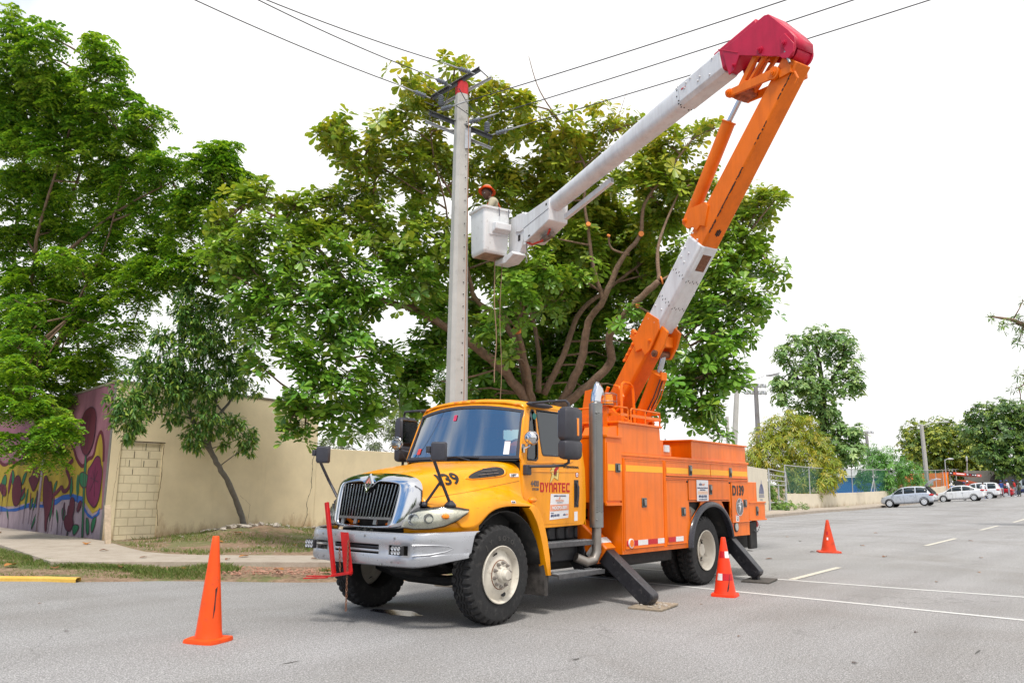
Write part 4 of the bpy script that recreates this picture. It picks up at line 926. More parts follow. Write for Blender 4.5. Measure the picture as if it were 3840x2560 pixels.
def angle_arm(p0,p1,w,mat,name):
    p0=Vector(p0);p1=Vector(p1);a=(p1-p0).normalized();sd=a.cross(Vector((0,0,1))).normalized();up=sd.cross(a)
    b=MB();c=(p0+p1)/2;L_=(p1-p0).length/2
    b.obox(c,a*L_,sd*w/2,up*.006)
    b.obox(c-sd*(w/2-.006)-up*w/2,a*L_,sd*.006,up*(w/2-.007))
    o=b.build(name,mat,pole,smooth=False)
    for t in (-.85,-.5,-.3,.3,.5,.85):
        h=MB();h.cyl(c+a*L_*t-up*.01+sd*.01,c+a*L_*t+up*.009+sd*.01,.011,n=8);h.build('bolt_hole',GALV,o)
    return o
angle_arm((4.25,5.60,9.60),(4.91,4.84,10.30),.085,GALD,'crossarm')
angle_arm((4.50,5.60,9.50),(5.20,4.75,10.18),.055,GALV,'crossarm')
angle_arm((4.35,5.75,9.36),(5.08,4.58,8.72),.085,GALD,'crossarm')
angle_arm((4.40,5.9,9.20),(5.22,4.72,8.55),.055,GALV,'crossarm')
for (a,c) in [((4.25,5.60,9.60),(4.50,5.60,9.52)),((4.88,4.86,10.28),(5.16,4.79,10.15)),((4.38,5.7,9.33),(4.43,5.83,9.2)),((5.05,4.63,8.74),(5.18,4.78,8.58))]:
    b=MB();b.cyl(a,c,.012,n=6);b.build('spacer_bolt',GALD,pole)
for z0,z1,s_ in ((8.45,8.90,.12),):
    b=MB();b.obox((4.66+s_,5.04-s_*.3,(z0+z1)/2),(.02,.01,0),(-.03,.05,0),(0,0,(z1-z0)/2));b.build('mounting_channel',GALV,pole,smooth=False)
def strain_ins(p,d,name='strain_insulator',n=4,L_=.26,r=.052):
    p=Vector(p);d=Vector(d).normalized()
    prof=[(.014,0),(.02,.02)]
    for i in range(n):
        s_=.03+i*L_/n
        prof+=[(.026,s_),(r,s_+.012),(r*.95,s_+.028),(.03,s_+.036)]
    prof+=[(.02,L_+.05),(.012,L_+.07)]
    b=MB();b.lathe(prof,p+d*.1,d,14);o=b.build(name,PORC,pole)
    b=MB();b.cyl(p,p+d*.12,.014,n=6);b.cyl(p+d*(.1+L_+.05),p+d*(L_+.42),.014,n=6);b.cyl(p+d*(L_+.36),p+d*(L_+.62),.02,.006,n=6);b.build('clamp',GALV,o)
    return p+d*(L_+.6)
def post_ins(p,d,L_=.25):
    p=Vector(p);d=Vector(d).normalized()
    prof=[(.035,0)]
    for i in range(5):
        s_=.02+i*.04
        prof+=[(.045,s_),(.062,s_+.008),(.062,s_+.018),(.045,s_+.03)]
    prof+=[(.04,L_-.02),(.0,L_)]
    b=MB();b.lathe(prof,p,d,14);b.build('post_insulator',PORC,pole)
def wire(name,a,c,sag,label,grp=None,r=.0085,n=26):
    a=Vector(a);c=Vector(c)
    b=MB();b.tube([a.lerp(c,i/n)+Vector((0,0,-4*sag*(i/n)*(1-i/n))) for i in range(n+1)],r,5)
    tag(b.build(name,WIRE,None,off=a),label,'power line',grp)
LEFTD=Vector((-4.6,.9,-.1));RIGD=Vector((2.6,-4.0,0))
WL=[((4.84,4.93,10.22),(-.9,5.3,11.4),'uppermost of the three overhead wires from the pole towards the left'),((4.52,5.30,9.90),(-1.1,5.6,11.0),'middle of the three overhead wires from the pole towards the left'),((4.24,5.61,9.58),(-1.6,6.6,10.6),'lowest of the three overhead wires from the pole towards the left')]
def run(p0,via,sag,label,cat_dir):
    p0=Vector(p0);via=Vector(via)
    e=strain_ins(p0,via-p0)
    k=3.0
    v2=e+(via-e)*k
    v2.z=e.z+(via.z-e.z)*1.0*k+4*sag*(1-1/k)*1.0
    wire('power_line',e,v2,sag,label,r=.0105)
run((4.72,4.80,10.05),(.30,5.90,9.95),.42,'topmost of the three wires leaving the pole to the left',0)
run((4.45,5.22,9.80),(.12,5.80,9.80),.42,'middle one of the three wires leaving the pole to the left',0)
run((4.24,5.62,9.56),(-.50,6.60,9.75),.42,'lowest of the three wires leaving the pole to the left',0)
run((4.30,5.46,9.25),(4.95,-1.80,9.25),.25,'uppermost of the three wires leaving the pole to the right, over the boom',0)
run((4.70,5.02,8.98),(5.66,-2.59,9.28),.25,'middle one of the three wires leaving the pole to the right',0)
run((5.06,4.60,8.74),(6.43,-3.55,9.29),.25,'lowest of the three wires leaving the pole to the right',0)
post_ins((4.37,5.43,9.62),(0,0,-1));post_ins((5.00,4.67,8.80),(0,0,1))
for pts in ([(4.2,5.75,9.5),(4.35,5.35,9.35),(4.42,5.2,9.9),(4.25,5.2,9.8)],[(4.35,4.9,9.6),(4.6,4.75,9.2),(4.9,4.5,9.0),(5.0,4.66,9.05)],[(4.9,4.4,8.95),(5.05,4.55,9.15),(5.0,4.67,9.06)],[(4.0,5.5,9.7),(4.3,5.1,9.35),(4.7,4.75,9.0),(4.8,4.8,8.95)]):
    b=MB()
    P_=[Vector(p) for p in pts];out=[]
    for i in range(len(P_)-1):
        a=P_[max(0,i-1)];c=P_[min(len(P_)-1,i+2)]
        for k in range(8):
            t=k/8;t2=t*t;t3=t2*t
            out.append(.5*((2*P_[i])+(-a+P_[i+1])*t+(2*a-5*P_[i]+4*P_[i+1]-c)*t2+(-a+3*P_[i]-3*P_[i+1]+c)*t3))
    out.append(P_[-1]);b.tube(out,.009,5);b.build('jumper_wire',WIRE,pole)
b=MB();b.tube([(4.70,4.93,9.1),(4.69,4.90,8.2),(4.68,4.88,6),(4.67,4.86,3),(4.66,4.85,.2)],.008,5);b.build('ground_wire',M('bare_copper_wire',(.4,.2,.12),.5,.5),pole)
# ------------------------------------------------------------------ right background: gate wall, fence, kiosk, lamps
def gzz(u,v):return gz(u,v)+.17
gp=thing('gate_wall','pale wall panel with a small blue striped dome emblem, beside the gate','wall',(38,12.2,0))
_a=Vector((34.6,11.75,0));_b=Vector((40.7,13.0,0));_d=(_b-_a).normalized();_n=Vector((_d.y,-_d.x,0))
b=MB();b.prism([_a+Vector((0,0,-.2)),_b+Vector((0,0,-.2)),_b+Vector((0,0,2.72)),_a+Vector((0,0,2.75))],-_n*.25);b.build('wall_panel',PALE,gp,bevel=.01)
# emblem: striped dome with a lantern on top over faint lettering
def onpanel(s,z,off):return _a+_d*s+_n*off+Vector((0,0,z))
EMB=M('faded_blue_emblem',(.07,.10,.26),.7,0,.2,20)
EMG=M('faint_grey_lettering',(.42,.42,.42),.8,0,.1,20)
cs,cz=4.1,1.28
rt=bpy.data.objects
eb=MB()
for i in range(7):
    a0=-1+i*2/7+.03;a1=a0+.19
    L_=[];Q=[]
    for k in range(9):
        t=k/8;hw=.78*math.cos(t*math.pi/2)**.75
        L_.append(onpanel(cs+a0*hw,cz+.62*t,.006));Q.append(onpanel(cs+a1*hw,cz+.62*t,.006))
    eb.loft([L_,Q])
eb.add([onpanel(cs-.1,cz+.62,.006),onpanel(cs+.1,cz+.62,.006),onpanel(cs+.04,cz+.78,.006),onpanel(cs-.04,cz+.78,.006)],[(0,1,2,3)])
eb.add([onpanel(cs-.015,cz+.78,.006),onpanel(cs+.015,cz+.78,.006),onpanel(cs,cz+.98,.006)],[(0,1,2)])
for k in range(8):
    s0=cs-.78+k*.2
    eb.add([onpanel(s0,cz-.14,.006),onpanel(s0+.09,cz-.14,.006),onpanel(s0+.09,cz-.03,.006),onpanel(s0,cz-.03,.006)],[(0,1,2,3)])
eb.add([onpanel(cs-.84,cz-.19,.006),onpanel(cs+.84,cz-.19,.006),onpanel(cs+.84,cz-.16,.006),onpanel(cs-.84,cz-.16,.006)],[(0,1,2,3)])
eb.build('dome_emblem',EMB,gp,smooth=False)
lettering('REPUBLICA',.16,EMG,gp,onpanel(cs-.5,cz-.38,.006),_d,(0,0,1),.004)
lettering('DOMINICANA',.22,EMG,gp,onpanel(cs-.6,cz-.62,.006),_d,(0,0,1),.004,xs=1.3)
# barred gate
gt=thing('metal_gate','open-barred galvanised gate with a bush growing in front of it','gate',(44,14.0,0))
g0=Vector((40.9,13.0,0));g1=Vector((49.6,15.2,0));gd=(g1-g0).normalized();gl=(g1-g0).length
for z in (2.75,2.42,2.1,1.82,.75):b=MB();b.cyl(g0+Vector((0,0,z)),g1+Vector((0,0,z)),.035,n=8);b.build('rail',GALV,gt)
for s_ in (.0,.5,.96,1.0):b=MB();b.cyl(g0+gd*gl*s_+Vector((0,0,0)),g0+gd*gl*s_+Vector((0,0,1.85 if s_==.5 else 2.8)),.05,n=8);b.build('gate_post',GALV,gt)
b=MB();b.cyl(g1+gd*.1+Vector((0,0,2.7)),g1+gd*2.6+Vector((0,0,1.2)),.035,n=8);b.build('brace',GALV,gt)
# low wall with the chain-link fence and green windscreen on top
FP=[(50.2,15.4),(63.3,15.62),(72,15.3),(91,15.2),(118,16.5)]
fw=thing('fence_wall','low pale cream wall carrying the chain-link fence','wall',(63,15.5,0))
b=MB();rows=[]
for x,y in dense(FP,3):rows.append([(x,y,gz(x,y)-.3),(x,y,gz(x,y)+1.22),(x+.02,y+.25,gz(x,y)+1.22),(x+.02,y+.25,gz(x,y)-.3)])
b.loft(rows,True,True);b.build('wall_body',PALE,fw,sharp=30)
fn_=thing('chain_link_fence','chain-link fence with green windscreen mesh on the low wall','fence',(63,15.5,0))
m,nt,bb=newmat('green_windscreen_mesh');bb.inputs['Base Color'].default_value=(.01,.12,.09,1);bb.inputs['Roughness'].default_value=.7
tr=nt.nodes.new('ShaderNodeBsdfTransparent');mx=nt.nodes.new('ShaderNodeMixShader');mx.inputs[0].default_value=.42
nt.links.new(tr.outputs[0],mx.inputs[1]);nt.links.new(bb.outputs[0],mx.inputs[2]);nt.links.new(mx.outputs[0],nt.nodes['Material Output'].inputs[0])
GM=m
fpts=dense(FP,2.6)
def fz(x,y):return gz(x,y)+1.22
nfp=int(len(fpts)*.82)
b=MB();b.loft([[(x,y+.1,fz(x,y)+.05),(x,y+.1,fz(x,y)+1.95)] for x,y in fpts[:nfp]]);b.build('mesh_panel',GM,fn_,smooth=False)
b=MB();b.tube([(x,y+.06,fz(x,y)+1.98) for x,y in fpts],.035,6);b.build('top_rail',GALV,fn_)
for i,(x,y) in enumerate(fpts[::2]):
    b=MB();b.cyl((x,y+.06,fz(x,y)-.1),(x,y+.06,fz(x,y)+1.98),.04,n=6);b.build('fence_post',GALV,fn_)
    if i in (4,7):b=MB();b.cyl((x,y+.06,fz(x,y)+1.1),(x-.9,y+.1,fz(x,y)),.03,n=6);b.cyl((x,y+.06,fz(x,y)+1.1),(x+.9,y+.1,fz(x,y)),.03,n=6);b.build('brace',GALV,fn_)
# blue water tanks / shed seen through the mesh
bl=thing('blue_shed','low blue shed half hidden behind the green fence mesh','shed',(98,24,1))
b=MB();b.box(92,103,22,26,.2,3.1);b.build('wall',M('blue_wall',(.03,.14,.5),.7),bl)
b=MB();b.prism([(91.7,21.7,3.1),(103.3,21.7,3.1),(103.3,26.3,3.4),(91.7,26.3,3.4)],(0,0,.08));b.build('roof',GALV,bl)
# snack kiosk
ORK=M('kiosk_orange_paint',(.82,.19,.008),.6,0,.06,2)
ks=thing('kiosk','orange snack kiosk with a red and black sign fascia','kiosk',(107,17,1.4))
kc=Vector((105.9,15.6,0));ka=Vector((-.62,1.0,0)).normalized();kb=Vector((1.0,.62,0)).normalized();kc2=kc
kz=1.25
def KP(a,c,z):return kc+ka*a+Vector((.86,-1.0,0)).normalized()*c+Vector((0,0,z))
b=MB();b.prism([KP(0,0,kz),KP(5.2,0,kz),KP(5.2,0,3.75),KP(0,0,3.9)],Vector((1.4,.9,0))*1.5);b.build('wall',ORK,ks)
b=MB();b.prism([KP(-.05,0,3.76),KP(-.05,4.1,3.46),KP(-.05,4.1,3.72),KP(-.05,0,4.05)],Vector((1.4,.9,0))*1.5);b.build('roof',M('kiosk_roof',(.5,.12,.05),.6),ks)
FR=M('kiosk_sign_red',(.62,.05,.03),.5);FB=M('kiosk_sign_black',(.02,.015,.03),.5)
def kfas(c0,c1,mat,off,z0a=.0,z1a=1.0,nm='sign_panel'):
    def e(c,t):return KP(-.08-off,c,3.76-.073*c+t*(.29-.0*c))
    b=MB();b.add([e(c0,z0a),e(c1,z0a),e(c1,z1a),e(c0,z1a)],[(0,1,2,3)]);return b.build(nm,mat,ks,smooth=False)
kfas(0,.55,FB,.01);kfas(.55,2.2,FR,.01);kfas(2.2,3.5,FB,.01);kfas(3.5,4.1,FR,.01)
for c0,c1,mat in ((.15,.35,WTX),(.6,.75,AMB),(.95,1.95,WTX),(2.25,2.45,WTX),(2.6,2.8,REDL),(2.95,3.1,WTX),(3.25,3.45,WTX),(3.6,3.9,WTX)):kfas(c0,c1,mat,.02,.3,.7,'sign_lettering')
b=MB();b.obox(KP(2.3,0,2.65)-Vector((.03,.02,0)),ka*.45,Vector((.03,.02,0)),(0,0,.28));b.build('barred_window',GALV,ks)
b=MB();b.obox(KP(.0,1.25,2.45),Vector((.86,-1,0)).normalized()*.5,ka*.05,(0,0,.5));b.build('serving_hatch',DRK,ks)
b=MB();b.prism([KP(-.1,.9,3.0),KP(-.1,2.6,2.6),KP(-.1,2.6,2.66),KP(-.1,.9,3.06)],-ka*1.2);b.build('awning',M('kiosk_awning',(.45,.1,.05),.7),ks)
b=MB();b.obox(KP(-.1,.95,1.95),Vector((.86,-1,0)).normalized()*.62,-ka*.2,(0,0,.38));b.build('blue_counter',M('kiosk_blue_cooler',(.02,.16,.55),.4),ks)
b=MB();b.obox(KP(-.4,.95,2.1),Vector((.86,-1,0)).normalized()*.35,-ka*.02,(0,0,.08));b.build('counter_lettering',WTX,ks)
for a in (0,1.2,2.4,3.6,4.8):
    b=MB();b.cyl(KP(a,0,1.2)-Vector((.8,.5,0)),KP(a,0,3.25)-Vector((.8,.5,0)),.03,n=6);b.build('cage_post',GALV,ks)
# grey block wall beyond the big tree
gw=MB();gw.box(124,124.3,-12,17,1.0,4.6)
tag(gw.build('block_wall',concmat('grey_block_wall',(.22,.2,.17),(.36,.33,.28),.5),None,off=(124,2,1.5)),'grey block wall behind the parked cars at far right','wall')
def street_lamp(name,base,top,arm,head,r0,r1,label,pmat=CONC):
    t=thing(name,label,'street lamp',base)
    b=MB();b.tube([Vector(base)+Vector((0,0,-.2)),top],[r0,r1],8);b.build('lamp_post',pmat,t,smooth=False)
    if arm:
        b=MB();b.tube(arm,.035,6);b.build('lamp_arm',GALV,t)
        h=Vector(head);dv=(h-Vector(arm[-1])).normalized()
        b=MB();b.tube([h-dv*.4,h-dv*.2,h+dv*.15,h+dv*.3],[.05,.11,.10,.04],8);b.build('lamp_head',GALV,t)
    return t
street_lamp('street_lamp',(32.1,11.6,.05),(31.93,10.92,6.75),[(31.93,10.9,6.6),(32.3,10.4,6.95),(32.7,9.8,7.22)],(33.0,9.4,7.32),.19,.13,'concrete street lamp with a curved arm just behind the truck body')
t3=street_lamp('street_lamp',(96.0,15.9,.6),(94.2,15.71,9.12),[(94.2,15.7,8.9),(94.7,15.0,9.3),(95.5,13.9,9.45)],(95.87,13.4,9.44),.27,.2,'concrete street lamp behind the two white cars, arm to the right')
street_lamp('street_lamp',(104.6,15.6,1.3),(104.33,15.54,5.5),[(104.33,15.5,5.4),(104.4,15.3,5.56),(104.5,15.1,5.57)],(104.6,14.9,5.57),.07,.05,'thin grey lamp post in front of the orange kiosk',GALV)
street_lamp('street_lamp',(109.1,14.3,1.3),(108.8,13.9,5.2),[(108.8,13.9,5.1),(108.8,13.9,5.2),(108.8,13.9,5.3)],(108.8,13.9,5.75),.06,.05,'thin lamp post with a round globe behind the kiosk roof',GALV)
def flood_mast(base,top,arms,label):
    t=thing('floodlight_mast',label,'floodlight mast',base)
    b=MB();b.tube([base,top],[.3,.2],8);b.build('mast',concmat('mast_concrete',(.25,.24,.25),(.33,.32,.33),2),t,smooth=False)
    d=Vector((.629,-.777,0))
    for z,L_ in arms:
        c=Vector(top)+Vector((0,0,z));b=MB();b.cyl(c-d*L_,c+d*L_,.06,n=6);b.build('cross_beam',GALD,t)
        for s_ in (-1,-.45,.45,1):
            b=MB();q=c+d*L_*s_;b.lathe([(.05,.1),(.16,.0),(.24,-.22),(.2,-.28),(0,-.28)],q,(-.2,-.3,.9),10);b.build('floodlight',GALV,t)
flood_mast((66.2,23.7,0),(65.24,23.4,11.3),[(-.1,.85),(-.75,.85)],'floodlight mast with two rows of lamps left of the tall tree')
flood_mast((110.5,26,0),(109.41,25.89,9.5),[(0.1,.9)],'small distant floodlight mast right of the tall tree')
for x,y,z0,z1,r,lab in [(50.2,19.6,0,6.9,.16,'plain concrete pole half hidden by hanging leaves right of the boom'),(47.2,23.2,0,5.2,.09,'thin steel pole standing behind the orange truck box')]:
    b=MB();b.cyl((x,y,z0),(x-.1,y,z1),r,r*.8,8);tag(b.build('pole',CONC if r>.1 else GALV,None,smooth=False,off=(x,y,z0)),lab,'pole')
# ------------------------------------------------------------------ the truck (x back along it, y across, cab at low x)
VC=1.1
T=thing('bucket_truck','yellow-orange bucket truck with a raised white and orange boom, parked on outriggers','truck',(2.9,VC,0))
def mir(v):return 2*VC-v
def side(v,far):return mir(v) if far else v
# --- wheels
def wheel(x,y0,y1,outward,kind,name='wheel'):
    """tyre between y0..y1 (y0 = outer face), outward = -1 for the near side"""
    R_=.525;w=abs(y1-y0);o=(x,y0,R_);ax=(0,-outward,0)   # axis runs inwards
    t=bpy.data.objects.new(name,None);C.objects.link(t);t.parent=T;OFF[t.name]=OFF[T.name]
    prof=[(.285,.03),(.30,.008),(.36,-.004),(.42,-.002),(.455,.0),(.472,.0),(.50,.014),(.518,.03),(.525,.055),
            (.525,.085),(.510,.09),(.510,.10),(.525,.105),(.525,.5*w-.012),(.508,.5*w-.006),(.508,.5*w+.006),(.525,.5*w+.012),
            (.525,w-.105),(.510,w-.10),(.510,w-.09),(.525,w-.085),(.525,w-.055),(.518,w-.03),(.50,w-.014),(.472,w),(.42,w+.002),(.36,w+.004),(.30,w-.008),(.285,w-.03),(.28,w-.08),(.28,.08)]
    N=216
    def mod(k,i,r,d):
        ph=k % 6
        if i in (6,7,8,9) or i in (20,21,22,23):
            if ph in (0,1):r-=.030 if i in (7,8,21,22) else .018
        if 9<=i<=20:d+=.010*math.sin(k*2*math.pi/6*1.0)
        return r,d
    b=MB();b.lathe(prof,o,ax,N,mod=mod,closed=True)
    ty=b.build('tyre',RUB,t,sharp=28)
    if kind=='front':
        pr=[(.292,.02),(.302,.0),(.306,-.012),(.298,-.018),(.288,-.008),(.275,.025),(.262,.045),(.24,.036),(.20,.018),(.165,.004),(.15,.0),(.145,.004),(.0,.004)]
        hub=[(.145,.004),(.15,-.006),(.11,-.012),(.085,-.02),(.08,-.05),(.07,-.062),(.058,-.064),(.056,-.095),(.048,-.108),(.0,-.112)]
    else:
        pr=[(.292,.0),(.305,-.004),(.308,-.014),(.30,-.02),(.288,-.012),(.28,.02),(.272,.07),(.262,.10),(.25,.135),(.235,.165),(.21,.172),(.17,.165),(.15,.16),(.0,.16)]
        hub=[(.15,.16),(.14,.15),(.10,.145),(.095,.07),(.085,.06),(.0,.055)]
    b=MB();b.lathe(pr,o,ax,64);rm=b.build('rim',RIM,t,sharp=50)
    b=MB();b.lathe(hub,o,ax,40);b.build('hub_cap',RIM,rm,sharp=40)
    base=pr[10][1] if kind=='front' else .165
    rr=.125 if kind=='front' else .19
    if kind=='front':
        b=MB();b.lathe([(.158,.004),(.156,-.004),(.10,-.009),(.095,.0)],o,ax,40);b.build('rust_ring',RUST,rm)
    for k in range(10):
        a=2*math.pi*k/10+.2
        c=Vector((x+rr*math.cos(a),y0,R_+rr*math.sin(a)));ay=Vector(ax)
        b=MB();b.lathe([(.0,base-.055),(.008,base-.055),(.009,base-.032),(.019,base-.03),(.021,base-.006),(.026,base)],c,ay,8);b.build('lug_nut',LUG,rm,sharp=30)
    b=MB()
    for k in range(2 if kind=='front' else 5):
        a=2*math.pi*k/(2 if kind=='front' else 5)+(1.9 if kind=='front' else .5)
        r2=.222 if kind=='front' else .22
        c=Vector((x+r2*math.cos(a),y0,R_+r2*math.sin(a)))
        n_=16
        tv=Vector((-math.sin(a),0,math.cos(a)));rv=Vector((math.cos(a),0,math.sin(a)))
        dd=.024 if kind=='front' else .1665
        b.add([c+tv*.038*math.cos(2*math.pi*i/n_)+rv*.024*math.sin(2*math.pi*i/n_)+Vector(ax)*(dd+.012*-math.sin(2*math.pi*i/n_)*(1 if kind=='front' else 0)-.004) for i in range(n_)],[tuple(range(n_))])
    b.build('hand_hole',DRK,rm)
    return t
W_front=wheel(0,0.0,.27,-1,'front')
wheel(0,mir(0.0),mir(.27),1,'front')
wheel(5.07,.02,.28,-1,'rear')
wheel(5.07,mir(.02),mir(.28),1,'rear')
def plaintyre(x,y0,y1):
    b=MB();w=y1-y0;R_=.525
    pf=[(.30,0),(.42,-.004),(.50,.012),(.525,.05),(.525,.09),(.51,.095),(.51,.105),(.525,.11),(.525,w-.11),(.51,w-.105),(.51,w-.095),(.525,w-.09),(.525,w-.05),(.50,w-.012),(.42,w+.004),(.30,w)]
    def mod(k,i,r,d):
        if i in (2,3,4,11,12,13) and k % 6<2:r-=.026
        return r,d
    b.lathe(pf,(x,y0,R_),(0,1,0),192,mod=mod,closed=True);b.build('inner_tyre',RUB,T,sharp=28)
plaintyre(5.07,.33,.59);plaintyre(5.07,mir(.59),mir(.33))
# tyre sidewall lettering, faint
for i,ch in enumerate('JY BOTO'):
    a=R(128-i*11)
    if ch==' ':continue
    up=Vector((math.cos(a),0,math.sin(a)));rt=Vector((math.sin(a),0,-math.cos(a)))
    lettering(ch,.07,M('worn_rubber_letter',(.06,.058,.056),.8),W_front,Vector((0,-.006,.525))+up*.36-rt*.02,rt,up,.002)
# --- chassis, axles, tanks (dark)
b=MB()
for s_ in (.68,1.46):b.box(-.75,7.2,s_,s_+.07,.78,1.02)
for x in (-.6,.9,2.2,3.4,4.5,5.6,6.8):b.box(x,x+.12,.7,1.5,.8,1.0)
b.build('chassis_frame',DRK,T,bevel=.01)
b=MB();b.tube([(0,.25,.5),(0,.55,.44),(0,.8,.40),(0,1.4,.40),(0,1.65,.44),(0,1.95,.5)],.06,10);b.build('front_axle',DRK,T)
b=MB();b.cyl((5.07,.3,.525),(5.07,1.9,.525),.09,n=14);b.sphere((5.07,1.1,.52),.24,.22,.22,16);b.build('rear_axle',DRK,T)
b=MB();b.cyl((.3,1.1,.72),(4.9,1.1,.56),.05,n=10);b.build('drive_shaft',DRK,T)
for f in (0,1):
    y=side(.62,f)
    b=MB();b.tube([(-.55,y,.72),(-.25,y,.60),(0,y,.55),(.3,y,.6),(.65,y,.74)],.035,4);b.tube([(-.5,y,.68),(0,y,.51),(.5,y,.66)],.03,4);b.build('leaf_spring',DRK,T)
    b=MB();b.tube([(4.3,y,.85),(4.7,y,.66),(5.07,y,.62),(5.5,y,.66),(5.9,y,.85)],.05,4);b.build('leaf_spring',DRK,T)
b=MB();b.box(-.35,.5,.85,1.4,.46,.95);b.prism([(-.78,.75,.62),(-.3,.75,.50),(-.3,.75,.66),(-.78,.75,.82)],(0,.7,0));b.build('engine_sump',DRK,T,bevel=.04)
b=MB();b.cyl((1.05,.5,.60),(2.0,.5,.60),.17,n=20);b.build('air_tank',DRK,T);b=MB();b.cyl((2.7,1.75,.62),(3.9,1.75,.62),.24,n=20);b.build('air_tank',DRK,T)
b=MB();b.box(2.6,4.2,.15,.6,.42,.60);b.box(2.7,4.0,1.1,1.6,.46,.8);b.box(2.1,4.3,.5,1.7,.60,1.0);b.build('underbody_boxes',DRK,T,bevel=.03)
b=MB();b.box(.98,1.9,.30,.55,.82,.99)
for i in range(5):b.cyl((1.06+i*.2,.30,.83),(1.06+i*.2,.30,.97),.035,n=8)
b.box(1.05,2.0,.24,.60,.56,.80);b.build('battery_box',BLK,T,bevel=.015)
b=MB();b.box(-.9,-.55,.62,1.58,.74,1.0);b.box(-.83,-.80,.60,1.60,.97,1.45);b.build('radiator',DRK,T)
b=MB();b.tube([(-.97,.78,1.0),(-.97,.78,1.1)],.05,6);
for f in (0,1):
    for y in ((1.02,1.14) if f==0 else ()):
        b=MB();b.cyl((-1.06,y,.985),(-.97,y,.985),.028,n=12);b.build('marker_lamp',LENS,T)
# --- hood: loft over stations, half profile (offset from centre, z), mirrored
ST=[  # each: list of (x, offset, z)
 [(-.83,0,1.585),(-.83,.30,1.578),(-.81,.50,1.548),(-.80,.60,1.47),(-.80,.63,1.33),(-.80,.70,1.27),(-.76,.80,1.235),(-.70,.92,1.19),(-.62,1.00,1.12),(-.58,1.03,1.02)],
 [(-.68,0,1.625),(-.68,.34,1.617),(-.68,.56,1.58),(-.68,.655,1.49),(-.68,.685,1.37),(-.67,.76,1.315),(-.64,.87,1.285),(-.58,.99,1.23),(-.52,1.055,1.13),(-.48,1.07,1.025)],
 [(-.45,0,1.668),(-.45,.40,1.66),(-.45,.63,1.615),(-.45,.735,1.52),(-.45,.765,1.42),(-.44,.82,1.385),(-.43,.92,1.36),(-.41,1.03,1.29),(-.38,1.085,1.18),(-.36,1.09,1.03)],
 [(-.2,0,1.702),(-.2,.47,1.694),(-.2,.70,1.648),(-.2,.80,1.56),(-.2,.825,1.465),(-.2,.87,1.435),(-.2,.95,1.41),(-.2,1.045,1.345),(-.2,1.093,1.26),(-.22,1.095,1.19)],
 [(.03,0,1.728),(.03,.54,1.72),(.03,.77,1.675),(.03,.855,1.59),(.03,.875,1.49),(.03,.91,1.452),(.03,.97,1.425),(.03,1.055,1.365),(.03,1.096,1.30),(.02,1.098,1.25)],
 [(.24,0,1.75),(.26,.62,1.742),(.27,.84,1.70),(.28,.905,1.61),(.28,.92,1.49),(.28,.95,1.43),(.28,.99,1.40),(.28,1.06,1.34),(.28,1.097,1.285),(.28,1.10,1.25)],
 [(.36,0,1.775),(.40,.66,1.768),(.46,.87,1.735),(.48,.935,1.64),(.48,.945,1.5),(.48,.96,1.40),(.48,.99,1.34),(.48,1.05,1.305),(.48,1.095,1.27),(.49,1.10,1.245)],
 [(.38,0,1.78),(.43,.67,1.775),(.50,.885,1.745),(.525,.95,1.65),(.525,.955,1.5),(.525,.965,1.38),(.54,.99,1.31),(.58,1.05,1.285),(.62,1.095,1.262),(.64,1.10,1.245)],
]
rows=[]
for st in ST:
    near=[(x,VC-o,z) for x,o,z in st][::-1]
    far=[(x,VC+o,z) for x,o,z in st][1:]
    rows.append(near+far)
hb=MB();hb.loft(rows)
hood=hb.build('hood',YEL,T,sharp=180,sub=2)
hood.modifiers.new('solid','SOLIDIFY').thickness=.018
dgm=bpy.context.evaluated_depsgraph_get()
_hm=bpy.data.meshes.new_from_object(hood.evaluated_get(dgm))
_hm.transform(Matrix.Translation(OFF[hood.name]))
HB=BVHTree.FromPolygons([v.co.copy() for v in _hm.vertices],[tuple(p.vertices) for p in _hm.polygons])
def hoodpt(x,z):
    h=HB.ray_cast(Vector((x,-3,z)),Vector((0,1,0)))
    return h[0]
def on_hood(name,pts,mat,off=.004,w=None):
    """decal polygon or strip laid on the near side of the hood"""
    b=MB()
    P_=[hoodpt(x,z) for x,z in pts]
    P_=[p-Vector((0,off,0)) for p in P_ if p is not None]
    if w:b.tube(P_,w,5)
    else:b.add(P_,[tuple(range(len(P_)))])
    return b.build(name,mat,hood,smooth=bool(w))
SEAM=M('panel_seam',(.16,.06,.01),.6)
# seams: hood/fender line and lower line over the arch
on_hood('seam',[(x,1.33+(x+.75)*.16) for x in np.linspace(-.70,.5,30)],SEAM,-.002,.004)
on_hood('seam',[(x,z) for x,z in [(-.5,1.215),(-.35,1.232),(-.2,1.243),(0,1.262),(.2,1.27),(.4,1.262)]],SEAM,-.003,.004)
lettering('139',.158,BLT,hood,(-.60,0,1.462),(1,0,.12),(0,0,1),.005,xs=1.18,wrap=(HB,(0,1,0),.006))
